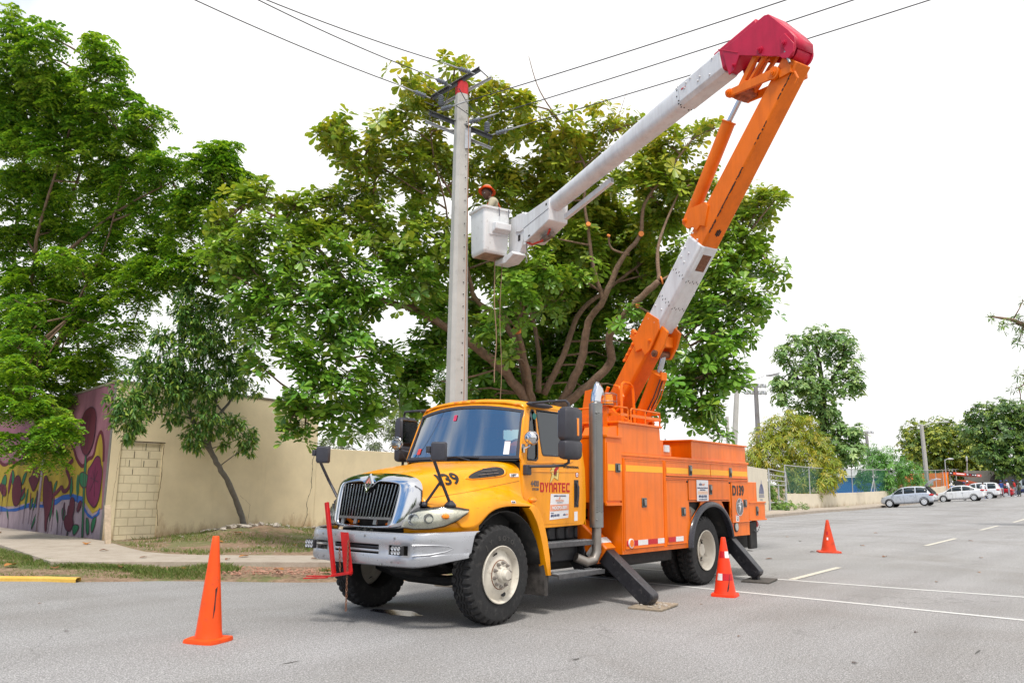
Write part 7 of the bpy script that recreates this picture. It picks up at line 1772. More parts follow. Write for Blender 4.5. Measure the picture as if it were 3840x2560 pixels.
# rows of dark stitch marks and bolts on the fibreglass
STM=M('black_stitch_marks',(.02,.02,.02),.6)
for t in (.392,.47):
    b=MB()
    for i in range(8):
        q=-.15+.3*i/7
        b.obox(LP(t+.006*(i % 2),q,.174),(LP(t+.01,q,0)-LP(t,q,0)).normalized()*.012,nB*.002,(LP(t,q+.01,0)-LP(t,q,0)).normalized()*.004)
        b.obox(LP(t-.004*(i % 2),-.194,-.13+.26*i/7),(LP(t+.01,q,0)-LP(t,q,0)).normalized()*.012,nB*.004,(LP(t,q+.01,0)-LP(t,q,0)).normalized()*.002)
    b.build('stitch_marks',STM,BM,smooth=False)
for t,q in [(.325,.10),(.33,-.05),(.365,.1),(.37,-.05),(.535,.10),(.53,-.02),(.575,.1),(.57,-.05),(.51,.08),(.505,-.02)]:
    b=MB();p=LP(t,q,.172);b.sphere(tuple(p),.016,n=8);b.build('boom_bolt',WHT,BM)
# bracket plates of the lower steel base and the fork under it
def lpoly(pts):# (t, off) -> (s,z)
    out=[]
    for t,off in pts:
        s,z=LC(t);out.append((s+.735*off,z+.678*off))
    return out
plate(lpoly([(.335,.19),(.345,-.10),(.325,-.20),(.265,-.235),(.245,-.19),(.25,-.06),(.23,.02),(.25,.19)]),.155,.185,ORG2,'boom_side_plate',BM)
plate(lpoly([(.335,.19),(.345,-.10),(.325,-.20),(.265,-.235),(.245,-.19),(.25,-.06),(.23,.02),(.25,.19)]),-.185,-.155,ORG2,'boom_side_plate',BM)
for w0,w1 in ((.10,.14),(-.14,-.10)):plate(lpoly([(.335,-.17),(.335,-.33),(.30,-.40),(.262,-.40),(.25,-.30),(.26,-.17)]),w0,w1,ORG2,'cylinder_lug',BM)
b=MB();b.beam(LP(.298,-.27,-.1),LP(.298,-.27,.1),(0,0,1),.16,.10);b.build('lug_crosspiece',ORG2,BM,bevel=.01)
_s,_z=lpoly([(.268,-.33)])[0];pin(_s,_z,.05,-.18,.18,M('greasy_pin',(.2,.09,.05),.4,.4,.4,20),BM)
_s2,_z2=lpoly([(.285,-.14)])[0];pin(_s2,_z2,.035,.15,.19,ORG2,BM)
b=MB();b.cyl(BP(_s,_z,-.02),BP(2.56,3.14,-.02),.042,n=18);b.build('cylinder_rod',CHR,BM)
b=MB();p0=BP(2.55,3.15,-.02);p1=BP(3.02,2.42,-.02);b.tube([p0,p0.lerp(p1,.02),p0.lerp(p1,.03),p1],[.085,.12,.115,.115],24);b.cyl(p0.lerp(p1,.08)+nB*.1,p0.lerp(p1,.08)+nB*-.14,.03,n=10);b.build('lift_cylinder',ORG2,BM)
b=MB();b.obox(p0.lerp(p1,.1)-dB*.12,dB*.03,nB*.05,(0,0,.06));b.build('cylinder_port',ORG2,BM,bevel=.008)
for w in (-.05,.0,.05):
    b=MB();b.tube([p0.lerp(p1,.15)-dB*.14+nB*w,p0.lerp(p1,.5)-dB*.17+nB*w*1.4,p0.lerp(p1,.95)-dB*.10+nB*w],.009,6);b.build('hydraulic_hose',ORG2 if w<0 else BLK,BM)
# smaller cylinder + hose beside the boom foot
b=MB();b.cyl(BP(3.75,2.45,.26),BP(3.50,2.86,.26),.055,n=16);b.cyl(BP(3.50,2.86,.26),BP(3.42,3.0,.26),.028,n=12);b.build('small_cylinder',ORG2,BM)
b=MB();b.tube([BP(3.34,3.02,.2),BP(3.18,2.98,.24),BP(3.08,2.82,.24),BP(3.14,2.68,.24),BP(3.3,2.62,.2)],.022,8);b.build('hydraulic_hose',ORG2,BM)
# stowage bracket on the upper side of the boom base
b=MB()
u_=(LP(.3,0)-LP(.2,0)).normalized();v_=(LP(.2,.1)-LP(.2,0)).normalized()
b.obox(LP(.205,.235,-.02),u_*.24,v_*.045,nB*.05);b.obox(LP(.205,.30,.03),u_*.20,v_*.03,nB*.02)
b.obox(LP(.235,.36,-.02),v_*.13,u_*.05,nB*.025);b.obox(LP(.245,.46,-.02),v_*.05,u_*.035,nB*.03)
for k in range(5):b.obox(LP(.17+k*.018,.30,.055),u_*.02,v_*.02,nB*.01)
b.build('boom_rest_bracket',ORG2,BM,bevel=.006)
# upper part: lug, cylinder, links
_c=Vector(lpoly([(.60,.0)])[0])
plate([(1.80,5.19),(1.74,5.31),(1.60,5.37),(1.34,5.38),(1.28,5.31),(1.36,5.03),(1.45,5.07),(1.52,5.01),(1.60,5.09),(1.70,5.09)],.135,.165,ORG2,'cylinder_bracket',BM)
plate([(1.80,5.19),(1.74,5.31),(1.60,5.37),(1.34,5.38),(1.28,5.31),(1.36,5.03),(1.45,5.07),(1.52,5.01),(1.60,5.09),(1.70,5.09)],-.165,-.135,ORG2,'cylinder_bracket',BM)
pin(1.74,5.22,.045,-.17,.17,ORG2,BM)
b=MB();p0=BP(1.80,5.30,.0);p1=BP(.985,6.47,.0);b.tube([p0,p0.lerp(p1,.98),p0.lerp(p1,.99),p1],[.092,.092,.105,.10],26);b.build('upper_cylinder',ORG2,BM)
b=MB();b.cyl(p1,BP(.74,6.74,.0),.036,n=18);b.build('cylinder_rod',CHR,BM)
b=MB();b.tube([p0+v_*.12,p0.lerp(p1,.5)+v_*.13,p0.lerp(p1,.92)+v_*.12],.008,6);b.cyl(p0.lerp(p1,.93)+v_*.08,p0.lerp(p1,.99)+v_*.08,.03,n=10);b.build('hydraulic_pipe',M('maroon_pipe',(.3,.04,.03),.5),BM)
# yoke and the flat link, slotted arms up to the red elbow
b=MB();b.beam(BP(.04,6.70,.165),BP(.80,6.76,.165),nB,.035,.13,h1=.10);b.cyl(BP(.04,6.70,.14),BP(.04,6.70,.19),.085,n=24);b.cyl(BP(.80,6.76,.14),BP(.80,6.76,.19),.06,n=20);b.build('link_bar',ORG2,BM,bevel=.004)
b=MB();b.beam(BP(.04,6.70,-.165),BP(.80,6.76,-.165),nB,.035,.13,h1=.10);b.build('link_bar',ORG2,BM,bevel=.004)
pin(.04,6.70,.05,.15,.20,ORG2,BM);pin(.80,6.76,.045,-.20,.21,ORG2,BM)
b=MB();b.tube([BP(.74,6.74,-.1),BP(.74,6.74,.1)],.07,16);b.obox(BP(.66,6.76,0),dB*.07,nB*.15,(0,0,.05));b.build('yoke',M('greasy_orange',(.35,.09,.03),.5,0,.4,15),BM,bevel=.01)
arm=[(.76,6.78),(.70,6.71),(.58,6.75),(.12,7.12),(.14,7.22),(.34,7.24)]
slot_=[(.58,6.87),(.53,6.84),(.29,7.04),(.30,7.11),(.36,7.10)]
for w in (.06,-.12):plate(arm,w,w+.05,ORG2,'slotted_arm',BM,.004,[slot_])
# slotted hole in the lower face, rust flakes on the edge
b=MB();q=LP(.595,-.02,.146)
b=MB();u2=(LP(.7,0)-LP(.6,0)).normalized()
for k in (-1,0,1):b.obox(LP(.605,-.178,.0)+nB*k*.028,u2*(.055-abs(k)*.015),nB*.009,v_*.003)
b.build('lightening_hole',DRK,BM,smooth=False)
b=MB()
for i in range(220):
    t=.60+.39*random.random()
    if math.sin(t*46)+math.sin(t*19+1)<random.uniform(-1,.6):continue
    hh=.175*(1-(t-.555)/.445)+.15*((t-.555)/.445);ww=.145*(1-(t-.555)/.445)+.13*((t-.555)/.445)
    L_=random.uniform(.006,.022);b.obox(LP(t,-hh+.016+random.uniform(-.004,.004),ww-.010),u2*L_,nB*.0105,v_*random.uniform(.003,.008))
b.build('worn_edge',M('black_worn_edge',(.04,.025,.02),.8),BM,smooth=False)
b=MB();b.tube([BP(-.15,6.62,.1),BP(-.24,6.6,.12),BP(-.28,6.5,.12),BP(-.24,6.44,.12)],.018,8);b.obox(BP(-.12,6.66,.0),dB*.09,nB*.16,(0,0,.05));b.build('elbow_shackle',ORG2,BM)
# red elbow
elb=[(.98,7.46),(.80,7.52),(.20,7.66),(.16,7.62),(-.28,7.16),(-.36,7.02),(-.34,6.86),(-.22,6.80),(-.05,6.86),(.02,6.97),(.66,7.27),(.76,7.10),(.80,7.08)]
elb=[(.90,7.44),(.15,7.57),(.08,7.55),(-.22,7.17),(-.31,7.03),(-.31,6.88),(-.26,6.80),(-.17,6.78),(-.07,6.88),(.60,7.22),(.70,7.05),(.80,7.03)]
for w0,w1,nm in ((.15,.175,'elbow_plate'),(-.175,-.15,'elbow_plate')):plate(elb,w0,w1,REDP,nm,BM,.005)
b=MB();b.beam(BP(1.06,7.33),BP(.30,7.46),nB,.30,.36,ch=.08);b.build('elbow_casting',REDP,BM,bevel=.01)
b=MB()
top=[(.90,7.44),(.15,7.57),(.08,7.55),(-.22,7.17),(-.31,7.03),(-.31,6.9)]
b.loft([[BP(s,z,-.16),BP(s,z,.16)] for s,z in top]);b.build('elbow_cover',REDP,BM,solid=.012)
b=MB();b.cyl(BP(-.17,6.92,-.20),BP(-.17,6.92,.10),.12,n=28);b.build('elbow_drum',REDP,BM)
plate([(-.10,7.12),(-.18,7.14),(-.31,6.94),(-.30,6.83),(-.22,6.78),(-.12,6.82),(-.05,6.90),(-.18,6.88)],.176,.20,REDP,'elbow_gusset',BM)
pin(-.16,7.01,.05,.17,.205,REDP,BM);pin(.24,7.12,.045,.17,.20,REDP,BM);pin(.70,7.12,.03,.15,.185,REDP,BM)
b=MB();b.cyl(BP(-.16,6.90,.18),BP(-.22,6.72,.18),.018,n=10);b.build('stay_rod',STEEL,BM)
b=MB();b.cyl(BP(.97,7.49,.177),BP(.62,7.27,.177),.006,n=6);b.build('weld_seam',REDP,BM)
# upper boom
def UC(t):return (.95+(5.42-.95)*t,7.33+(6.56-7.33)*t)
def UP(t,off=0.0,w=0.0):
    s,z=UC(t);return BP(s+.17*off,z+.985*off,w)
b=MB();b.beam(UP(0.0),UP(.19),nB,.33,.385,w1=.325,h1=.375,ch=.16);b.build('boom_collar',WHT,BM,bevel=.01)
rows=[]
for t in np.linspace(.0,1.0,12):
    k=sst(.15,.9,t);h=.182*(1-k)+.155*k;w=.155*(1-k)+.150*k;e=.55*(1-k)+1.0*k
    ring=[]
    for i in range(32):
        a=2*math.pi*i/32;c_,s_=math.cos(a),math.sin(a)
        ring.append(UP(t,h*math.copysign(abs(s_)**e,s_),w*math.copysign(abs(c_)**e,c_)))
    rows.append(ring)
b=MB();b.loft(rows,True,True);b.build('upper_boom',WHT,BM,sharp=60)
for tt in (.196,.97):
    b=MB()
    for i in range(14):
        a=math.pi*(-.62+1.15*i/13);k=sst(.15,.9,tt);h=.184*(1-k)+.157*k;w=.157*(1-k)+.152*k;e=.55*(1-k)+1.0*k
        c_,s_=math.cos(a),math.sin(a);q=UP(tt+(.004 if i % 2 else 0),h*math.copysign(abs(s_)**e,s_),w*math.copysign(abs(c_)**e,c_))
        b.obox(q,(UP(.5)-UP(.4)).normalized()*.009,nB*.006,(0,0,.006))
    b.build('stitch_marks',STM,BM,smooth=False)
for t,q in [(.03,.12),(.09,.0),(.10,-.04),(.05,-.09),(.13,.10),(.15,.08),(.16,.02)]:
    b=MB();b.sphere(tuple(UP(t,q,.166)),.016,n=8);b.build('boom_bolt',WHT,BM)
poly3=MB();poly3.add([UP(.155,.02,.1668),UP(.175,.03,.1668),UP(.175,.05,.1668),UP(.155,.04,.1668)],[(0,1,2,3)]);poly3.build('red_warning_label',RDT,BM,smooth=False)
# side arm (folded jib) under the tip, and the tip cover
b=MB();b.beam(BP(3.75,6.56,-.12),BP(5.15,6.32,-.14),nB,.075,.10,ch=.0);b.build('jib_tube',WHT,BM,bevel=.006)
b=MB();b.obox(BP(3.745,6.561,-.12),dB*.004,nB*.027,(0,0,.035));b.build('jib_opening',M('shaded_tube_inside',(.25,.25,.25),.8),BM)
cov=[(5.22,6.66),(6.06,6.59),(6.12,6.54),(6.12,6.06),(6.0,6.03),(5.24,6.24)]
b=MB();b.prism([BP(s,z,-.25) for s,z in cov],nB*.42);b.build('tip_cover',WHT,BM,bevel=.02,seg=3)
b=MB();b.tube([BP(5.24,6.46,.172),BP(6.10,6.32,.172)],.004,5);b.build('cover_seam',GRT,BM)
b=MB();b.obox(BP(5.32,6.56,.172),dB*.02,nB*.003,(0,0,.022));b.obox(BP(5.9,6.12,.172),dB*.03,nB*.003,(0,0,.014));b.build('cover_slot',DRK,BM)
b=MB();b.tube([BP(6.1,6.06,.1),BP(5.9,5.96,.1),BP(5.65,5.97,.05),BP(5.52,6.06,0),BP(5.45,6.16,0)],.022,8);b.build('red_hydraulic_hose',M('red_hose',(.5,.05,.03),.5),BM)
b=MB();b.cyl(BP(5.75,6.04,-.05),BP(5.42,6.06,-.05),.055,n=12);b.cyl(BP(5.7,6.0,.02),BP(5.5,6.02,.02),.04,n=10);b.build('rotator_valve',M('dirty_grey_metal',(.2,.15,.12),.6,.3,.4,20),BM)
# basket mount
b=MB();b.box(0,0,0,0,0,0) if False else None
plate([(6.10,6.58),(6.40,6.60),(6.42,6.10),(6.10,6.08)],-.2,-.02,WHT,'basket_mount',BM,.01)
plate([(6.36,6.76),(6.70,6.80),(6.72,6.45),(6.60,6.41),(6.36,6.43)],-.14,-.02,WHT,'mount_guard',BM,.015)
plate([(6.70,6.78),(7.02,6.80),(7.02,6.0),(6.92,5.93),(6.58,6.0),(6.50,6.1),(6.42,6.42),(6.70,6.44)],-.18,-.04,WHT,'mount_channel',BM,.01)
b=MB();b.obox(BP(6.60,6.30,-.036),dB*.04,nB*.003,(0,0,.06));b.build('mount_slot',DRK,BM)
plate([(6.58,6.0),(6.52,5.93),(6.80,5.82),(7.25,5.86),(7.25,5.95),(6.95,5.95)],-.16,.14,WHT,'basket_shelf',BM,.01)
b=MB();p=BP(6.10,6.05,.10);b.cyl(p,p+Vector((0,0,-.16)),.008,n=6);b.build('hanging_strap',GRT,BM)
chain(p+Vector((0,0,-.16)),p+Vector((0,0,-.40)),STEEL,BM,0,.05,.008)
# the basket
BK=thing('basket',None,None,(2.9,VC,0));BK.parent=BM;BK.location=(0,0,0)
tilt=lambda z:(z-5.95)*.0
def bring(z,gs,gw,ch):
    s0,s1,w0,w1=6.86-gs,7.46+gs,.02-gw,.62+gw
    pts=[]
    for (cs_,cw,a0) in ((s0+ch,w1-ch,90),(s1-ch,w1-ch,0),(s1-ch,w0+ch,-90),(s0+ch,w0+ch,-180)):
        for k in range(5):
            a=R(a0+(90-k*22.5));pts.append(BP(cs_+ch*math.cos(a),z+(6.93-z)*0+(cw-.3)*-.0,cw+ch*math.sin(a)))
    return pts
b=MB();b.loft([bring(5.99,-.05,-.05,.04),bring(6.0,-.035,-.035,.05),bring(6.06,-.02,-.02,.06),bring(6.88,.0,.0,.06),bring(6.89,.03,.03,.07),bring(6.93,.035,.035,.07),bring(6.935,.02,.02,.06),bring(6.93,-.02,-.02,.05),bring(6.07,-.05,-.05,.05)],True,True)
b.build('basket_shell',M('white_basket',(.72,.73,.73),.4,0,.05,4,((.3,.26,.22),.25,9)),BK,sharp=45)
b=MB();b.loft([bring(5.984,-.07,-.07,.04),bring(5.988,-.07,-.07,.04)],True,True);b.build('dirty_basket_floor',M('dirty_basket_bottom',(.33,.22,.15),.8,0,.4,5,((.08,.05,.03),.6,6)),BK)
plate([(6.858,6.36),(6.858,6.62),(6.852,6.62),(6.852,6.36)],.06,.50,WHT,'step_box_flange',BK,.002)
b=MB();b.prism([BP(6.85,6.40,.08),BP(6.85,6.60,.08),BP(6.70,6.58,.08),BP(6.70,6.44,.08)],nB*.36);b.build('step_box',WHT,BK,bevel=.018,seg=3)
for w in (.30,.08):
    b=MB();b.tube([BP(6.90,6.95,w),BP(6.845,6.94,w),BP(6.815,6.88,w),BP(6.83,6.76,w-.01)],.012,6);b.build('hanging_strap',GRT,BK)
# ropes hanging from the basket
for i,(s,w,z1,lab) in enumerate([(7.12,.22,3.45,'shorter thick rope hanging below the basket'),(7.04,.10,2.0,'long thin rope hanging from the basket down behind the cab')]):
    p=BP(s,5.98,w);b=MB();b.tube([p+Vector((.02*math.sin(k*.8+i),.02*math.sin(k*.6),-(5.98-z1)*k/14))+(dB*-.12*(k/14) if i==0 else Vector((0,0,0))) for k in range(15)],.011 if i==0 else .007,6)
    tag(b.build('rope',ROPEM,None,off=p),lab,'rope')
# ------------------------------------------------------------------ people
def head_mesh(b,c,fwd,up=(0,0,1),s=1.0,m=0,mhair=None):
    """face, nose, brow, chin, ears as one surface; fwd = where the face looks"""
    c=Vector(c);F=Vector(fwd).normalized();U_=Vector(up);L_=U_.cross(F).normalized();U_=F.cross(L_).normalized()
    NT,NP=18,20
    rows=[]
    for i in range(NT+1):
        th=math.pi*i/NT;zz=-math.cos(th);rr=math.sin(th)
        row=[]
        for k in range(NP):
            ph=2*math.pi*k/NP;x=math.cos(ph)*rr;y=math.sin(ph)*rr;z=zz
            X=x*.098;Y=y*.076;Z=z*.118
            if z<0:X *= 1+.10*z*(x<0);Y *= 1+.28*z;
            if x<0 and z<-.2:X *= 1+.35*(z+.2)
            fr=max(0,x)**6*math.exp(-(y/.22)**2)
            X+=.026*fr*math.exp(-((z+.12)/.13)**2)*(1 if z<0.02 else .5)
            X+=.010*max(0,x)*math.exp(-(y/.5)**2)*math.exp(-((z+.52)/.10)**2)
            X+=.014*max(0,x)*math.exp(-(y/.35)**2)*math.exp(-((z+.85)/.14)**2)
            X+=.008*max(0,x)*math.exp(-((z-.22)/.09)**2)*math.exp(-(y/.7)**2)
            X-=.012*max(0,x)*math.exp(-((z-.06)/.09)**2)*math.exp(-((abs(y)-.38)/.17)**2)
            row.append(c+(F*X+L_*Y+U_*Z)*s)
        rows.append(row)
    b.loft(rows,True,False,m)
    for sg in (-1,1):
        e=c+(L_*.078*sg-F*.004-U_*.01)*s
        b.loft([[e+(F*math.cos(a)*.018*q+U_*math.sin(a)*.032*q+L_*sg*t)*s for a in [2*math.pi*k/8 for k in range(8)]] for q,t in ((.7,-.006),(1.0,.008),(.6,.014))],True,True,m)
    return F,L_,U_
def skin_body(joints,edges,mats,default,root):
    """joints {name:(pos, radius)}, edges [(a, b, material index)] -> verts, faces, material per face"""
    names=list(joints);idx={n:i for i,n in enumerate(names)}
    me=bpy.data.meshes.new('sk');me.from_pydata([joints[n][0] for n in names],[(idx[a],idx[b_]) for a,b_,_ in edges],[])
    o=bpy.data.objects.new('sk',me);C.objects.link(o)
    md=o.modifiers.new('skin','SKIN');md.use_smooth_shade=True
    sv=me.skin_vertices[0].data
    for n in names:
        r=joints[n][1];r=(r,r) if not isinstance(r,tuple) else r
        sv[idx[n]].radius=r;sv[idx[n]].use_root=(n==root)
    sb=o.modifiers.new('sub','SUBSURF');sb.levels=2;sb.render_levels=2
    dg=bpy.context.evaluated_depsgraph_get()
    m2=bpy.data.meshes.new_from_object(o.evaluated_get(dg))
    vs=[v.co.copy() for v in m2.vertices];fs=[tuple(p.vertices) for p in m2.polygons]
    bpy.data.objects.remove(o)
    segs=[(Vector(joints[a][0]),Vector(joints[b_][0]),m_) for a,b_,m_ in edges]
    mi=[]
    for f in fs:
        c=sum((vs[i] for i in f),Vector())/len(f);best=(1e9,default)
        for a,e,m_ in segs:
            d=e-a;t=max(0,min(1,(c-a).dot(d)/max(1e-9,d.length_squared)));q=(c-a-d*t).length
            if q<best[0]:best=(q,m_)
        mi.append(best[1])
    return vs,fs,mi
def person(label,pos,rz,mats,lean=0.0,head_dir=None,cap=None,arms='down',hair=True,s=1.0,bend=0.0,extra=None,name='person',group=None):
    """standing figure in local coordinates, facing +x; mats = skin, shirt, trousers, shoes"""
    cl,sl_=math.cos(rz),math.sin(rz)
    def Lc(x,y,z):
        # lean forward above the hips
        if z>.95:dz=z-.95;x+=math.sin(lean)*dz;z=.95+math.cos(lean)*dz
        X,Y=x*s,y*s
        return (pos[0]+X*cl-Y*sl_,pos[1]+X*sl_+Y*cl,pos[2]+z*s)
    J={}
    def add(n,p,r):J[n]=(Lc(*p),tuple(q*s for q in r) if isinstance(r,tuple) else r*s)
    add('pelvis',(0,0,.95),(.155,.11));add('belly',(0,0,1.08),(.145,.105));add('chest',(0,0,1.28),(.17,.12));add('upper',(0,0,1.42),(.13,.09));add('neck',(.01,0,1.50),.055);add('headb',(.02,0,1.58),.05)
    for g,n in ((1,'l'),(-1,'r')):
        add('hip'+n,(0,.10*g,.88),.10);add('knee'+n,(.03,.12*g,.50),.065);add('ankle'+n,(0,.13*g,.10),.045);add('heel'+n,(-.02,.13*g,.05),.045);add('toe'+n,(.17,.15*g,.035),.035)
        add('sh'+n,(0,.19*g,1.41),.065)
        if arms=='down':e=(-.02,.27*g,1.12);h=(.08,.28*g,.87);k=(.10,.28*g,.78)
        elif arms=='front':e=(.10,.26*g,1.14);h=(.33,.14*g,1.12);k=(.41,.10*g,1.13)
        elif arms=='up':e=(.05,.33*g,1.30);h=(.18,.24*g,1.52);k=(.2,.2*g,1.60)
        add('el'+n,e,.045);add('wr'+n,h,.032);add('ha'+n,k,(.035,.022))
    E_=[('pelvis','belly',1),('belly','chest',1),('chest','upper',1),('upper','neck',0),('neck','headb',0)]
    for n in 'lr':
        E_+=[('pelvis','hip'+n,2),('hip'+n,'knee'+n,2),('knee'+n,'ankle'+n,2),('ankle'+n,'heel'+n,3),('heel'+n,'toe'+n,3),('upper','sh'+n,1),('sh'+n,'el'+n,1),('el'+n,'wr'+n,0 if extra != 'long' else 1),('wr'+n,'ha'+n,0)]
    vs,fs,mi=skin_body(J,E_,mats,1,'pelvis')
    root=thing(name,label,'person',pos,group)
    b=MB();b.v=[tuple(v) for v in vs];b.f=fs;b.mi=mi
    fw=Vector((cl,sl_,0)) if head_dir is None else Vector(head_dir)
    hc=Vector(Lc(.035,0,1.665))
    head_mesh(b,hc,fw,s=s,m=0)
    # fingers: five on each hand
    for n,g in (('l',1),('r',-1)):
        w=Vector(J['wr'+n][0]);h=Vector(J['ha'+n][0]);d=(h-w).normalized();sd=d.cross(Vector((0,0,1)) if abs(d.z)<.8 else Vector((cl,sl_,0))).normalized()
        for i,L_ in enumerate((.062,.074,.078,.07,.055)):
            o_=sd*((i-2)*.017)*s
            if i==0:b.tube([h-d*.03*s+o_*1.2,h+o_*2.2+d*.005*s,h+o_*2.4+d*.03*s],[.011*s,.010*s,.007*s],6,m=0)
            else:b.tube([h+o_,h+o_+d*L_*.55*s,h+o_+d*L_*s+Vector((0,0,-.012*s))],[.010*s,.009*s,.006*s],6,m=0)
    b.build('body',mats,root,sharp=180,recalc=False)
    U_=Vector((0,0,1));F=fw.normalized();L_=U_.cross(F).normalized()
    if hair and not cap:
        q=MB();q.sphere(hc+U_*.012*s-F*.012*s,.10*s,.10*s,.118*s,14,lo=5,hi=90);q.build('hair',BLK,root)
    if cap:
        q=MB();q.sphere(hc+U_*.03*s-F*.005*s,.107*s,.107*s,.10*s,14,lo=0,hi=90);q.loft([[hc+U_*.035*s+F*(.09+t*.075)*s+L_*a*(.075-.02*t)*s-U_*.01*t*s for a in np.linspace(-1,1,7)] for t in (0,.6,1)]);q.build('cap',cap,root)
    return root,J,hc
# the worker in the basket: bends slightly, looks down over the left rim
s0,w0=7.10,.27
wp=BP(s0,0,w0)
fwdW=(Vector((-.50,.80,0))).normalized()
pw=Vector((wp.x,wp.y,6.09))
wk=thing('person','lineman in khaki shirt and orange full-brim hard hat standing in the raised basket','person',(pw.x,pw.y,6.075))
def WP(f,l,z):return pw+fwdW*f+Vector((-fwdW.y,fwdW.x,0))*l+Vector((0,0,z))
J={'pelvis':(WP(-.06,0,.62),(.15,.11)),'belly':(WP(-.03,0,.76),(.14,.105)),'chest':(WP(.0,0,.92),(.165,.115)),'upper':(WP(-.005,0,1.035),(.12,.085)),'neck':(WP(.06,0,1.11),.062),'headb':(WP(.115,0,1.175),.052)}
for n,g in (('l',1),('r',-1)):
    J['hip'+n]=(WP(-.05,.1*g,.56),.095);J['knee'+n]=(WP(.14,.11*g,.34),.065);J['ankle'+n]=(WP(-.05,.11*g,.12),.045);J['toe'+n]=(WP(.12,.12*g,.10),.038)
    J['sh'+n]=(WP(-.01,.19*g,1.005),.074)
J['ell']=(WP(.08,.22,.80),.045);J['wrl']=(WP(.20,.10,.84),.033);J['hal']=(WP(.245,.08,.86),(.035,.022))
J['elr']=(WP(-.0,-.235,.80),.047);J['wrr']=(WP(.16,-.16,.80),.033);J['har']=(WP(.22,-.13,.80),(.035,.022))
E2=[('pelvis','belly',1),('belly','chest',1),('chest','upper',1),('upper','neck',0),('neck','headb',0)]
for n in 'lr':E2+=[('pelvis','hip'+n,2),('hip'+n,'knee'+n,2),('knee'+n,'ankle'+n,2),('ankle'+n,'toe'+n,3),('upper','sh'+n,1),('sh'+n,'el'+n,1),('el'+n,'wr'+n,1),('wr'+n,'ha'+n,0)]
JEAN=M('navy_trousers',(.03,.04,.08),.9,0,.2,20)
vs_w,fs_w,mi_w=skin_body(J,E2,None,1,'pelvis')
b=MB();b.v=[tuple(v) for v in vs_w];b.f=fs_w;b.mi=mi_w
hc=WP(.145,0,1.225)
hdir=Vector((-.90,.16,-.26))
F_,L_h,U_h=head_mesh(b,hc,hdir,up=(0,0,1),s=1.1)
for n in 'lr':
    w=Vector(J['wr'+n][0]);h=Vector(J['ha'+n][0]);d=(h-w).normalized();sd=d.cross(Vector((0,0,1))).normalized()
    for i,LL in enumerate((.06,.074,.078,.07,.055)):
        o_=sd*((i-2)*.017)
        if i==0:b.tube([h-d*.03+o_*1.2,h+o_*2.2,h+o_*2.3+d*.03-Vector((0,0,.01))],[.011,.010,.008],6)
        else:b.tube([h+o_,h+o_+d*LL*.5,h+o_+d*LL*.7-Vector((0,0,LL*.4)),h+o_+d*LL*.55-Vector((0,0,LL*.65))],[.010,.0095,.009,.007],6)
b.build('body',[SKIN,KHAKI,JEAN,BLK],wk,sharp=180,recalc=False)
for g in (1,-1):
    e_=hc+F_*.088+L_h*.034*g+U_h*.012
    b=MB();b.sphere(tuple(e_),.015,.015,.010,10);ey=b.build('eye',M('eye_white',(.6,.57,.52),.3),wk)
    b=MB();b.sphere(tuple(e_+F_*.010),.007,.007,.007,8);b.build('iris',BLK,ey)
    b=MB();b.tube([hc+F_*.098+L_h*.015*g+U_h*.034,hc+F_*.098+L_h*.035*g+U_h*.040,hc+F_*.082+L_h*.055*g+U_h*.030],.005,5);b.build('eyebrow',BLK,wk)
b=MB();b.tube([hc+F_*.088+L_h*q_-U_h*(.062+abs(q_)*.1) for q_ in (-.028,-.014,0,.014,.028)],[.004,.007,.008,.007,.004],6);b.build('lips',M('lips',(.14,.055,.045),.45),wk)
hu=Vector((.26,.15,.95)).normalized();hf=(F_-hu*F_.dot(hu)).normalized()
hx=hu.cross(hf).normalized()
b=MB();rows=[]
for r_,z in [(.0,.128),(.04,.125),(.075,.108),(.10,.075),(.112,.035),(.118,.012),(.122,.006),(.155,-.002),(.168,-.012),(.170,-.018),(.165,-.018),(.12,-.004),(.11,.0)]:
    rows.append([hc+hu*(.065+z)+(hf*1.08*math.cos(a)+hx*math.sin(a))*r_ for a in [2*math.pi*k/28 for k in range(28)]])
b.loft(rows,True);b.build('hard_hat',HAT,wk,sharp=60)
b=MB();rows=[[hc+hu*(.065+z)+(hf*1.08*math.cos(a)+hx*math.sin(a))*r_ for a in [2*math.pi*k/28 for k in range(28)]] for r_,z in [(.0,.131),(.042,.128),(.078,.111),(.100,.082)]]
b.loft(rows,True);b.build('pale_crown_patch',M('pale_hat_orange',(.8,.55,.4),.5),wk)  # paler tone over the top of the hat
b=MB();b.tube([hc+hu*.03+(hf*1.0*math.cos(a)+hx*.88*math.sin(a))*.104 for a in np.linspace(.8,2*math.pi-.8,16)],.011,6);b.build('hat_band',BLK,wk)
for g in (1,-1):
    b=MB();b.tube([WP(.115,.07*g,.80),WP(.125,.085*g,.92),WP(.06,.10*g,1.06),WP(-.06,.09*g,1.05),WP(-.13,.05*g,.92),WP(-.13,-.02*g,.80)],.018,6);b.build('harness_strap',HARN,wk)
b=MB();b.tube([WP(.03+.062*math.cos(a),.062*math.sin(a),1.105+.015*math.cos(a)) for a in np.linspace(0,2*math.pi,14)],.016,6,False);b.build('collar',M('green_collar',(.05,.12,.08),.9),wk)
SK2=M('brown_skin',(.13,.065,.042),.5,0,.1,20)
def cloth(n,c):return M(n,c,.9,0,.12,12)
GREYT=cloth('grey_trousers',(.32,.33,.36));WSH=cloth('white_shirt',(.75,.76,.8));BSH=cloth('blue_shirt',(.03,.07,.25));RSH=cloth('red_shirt',(.55,.03,.03));CAMO=cloth('olive_fatigues',(.07,.075,.05))
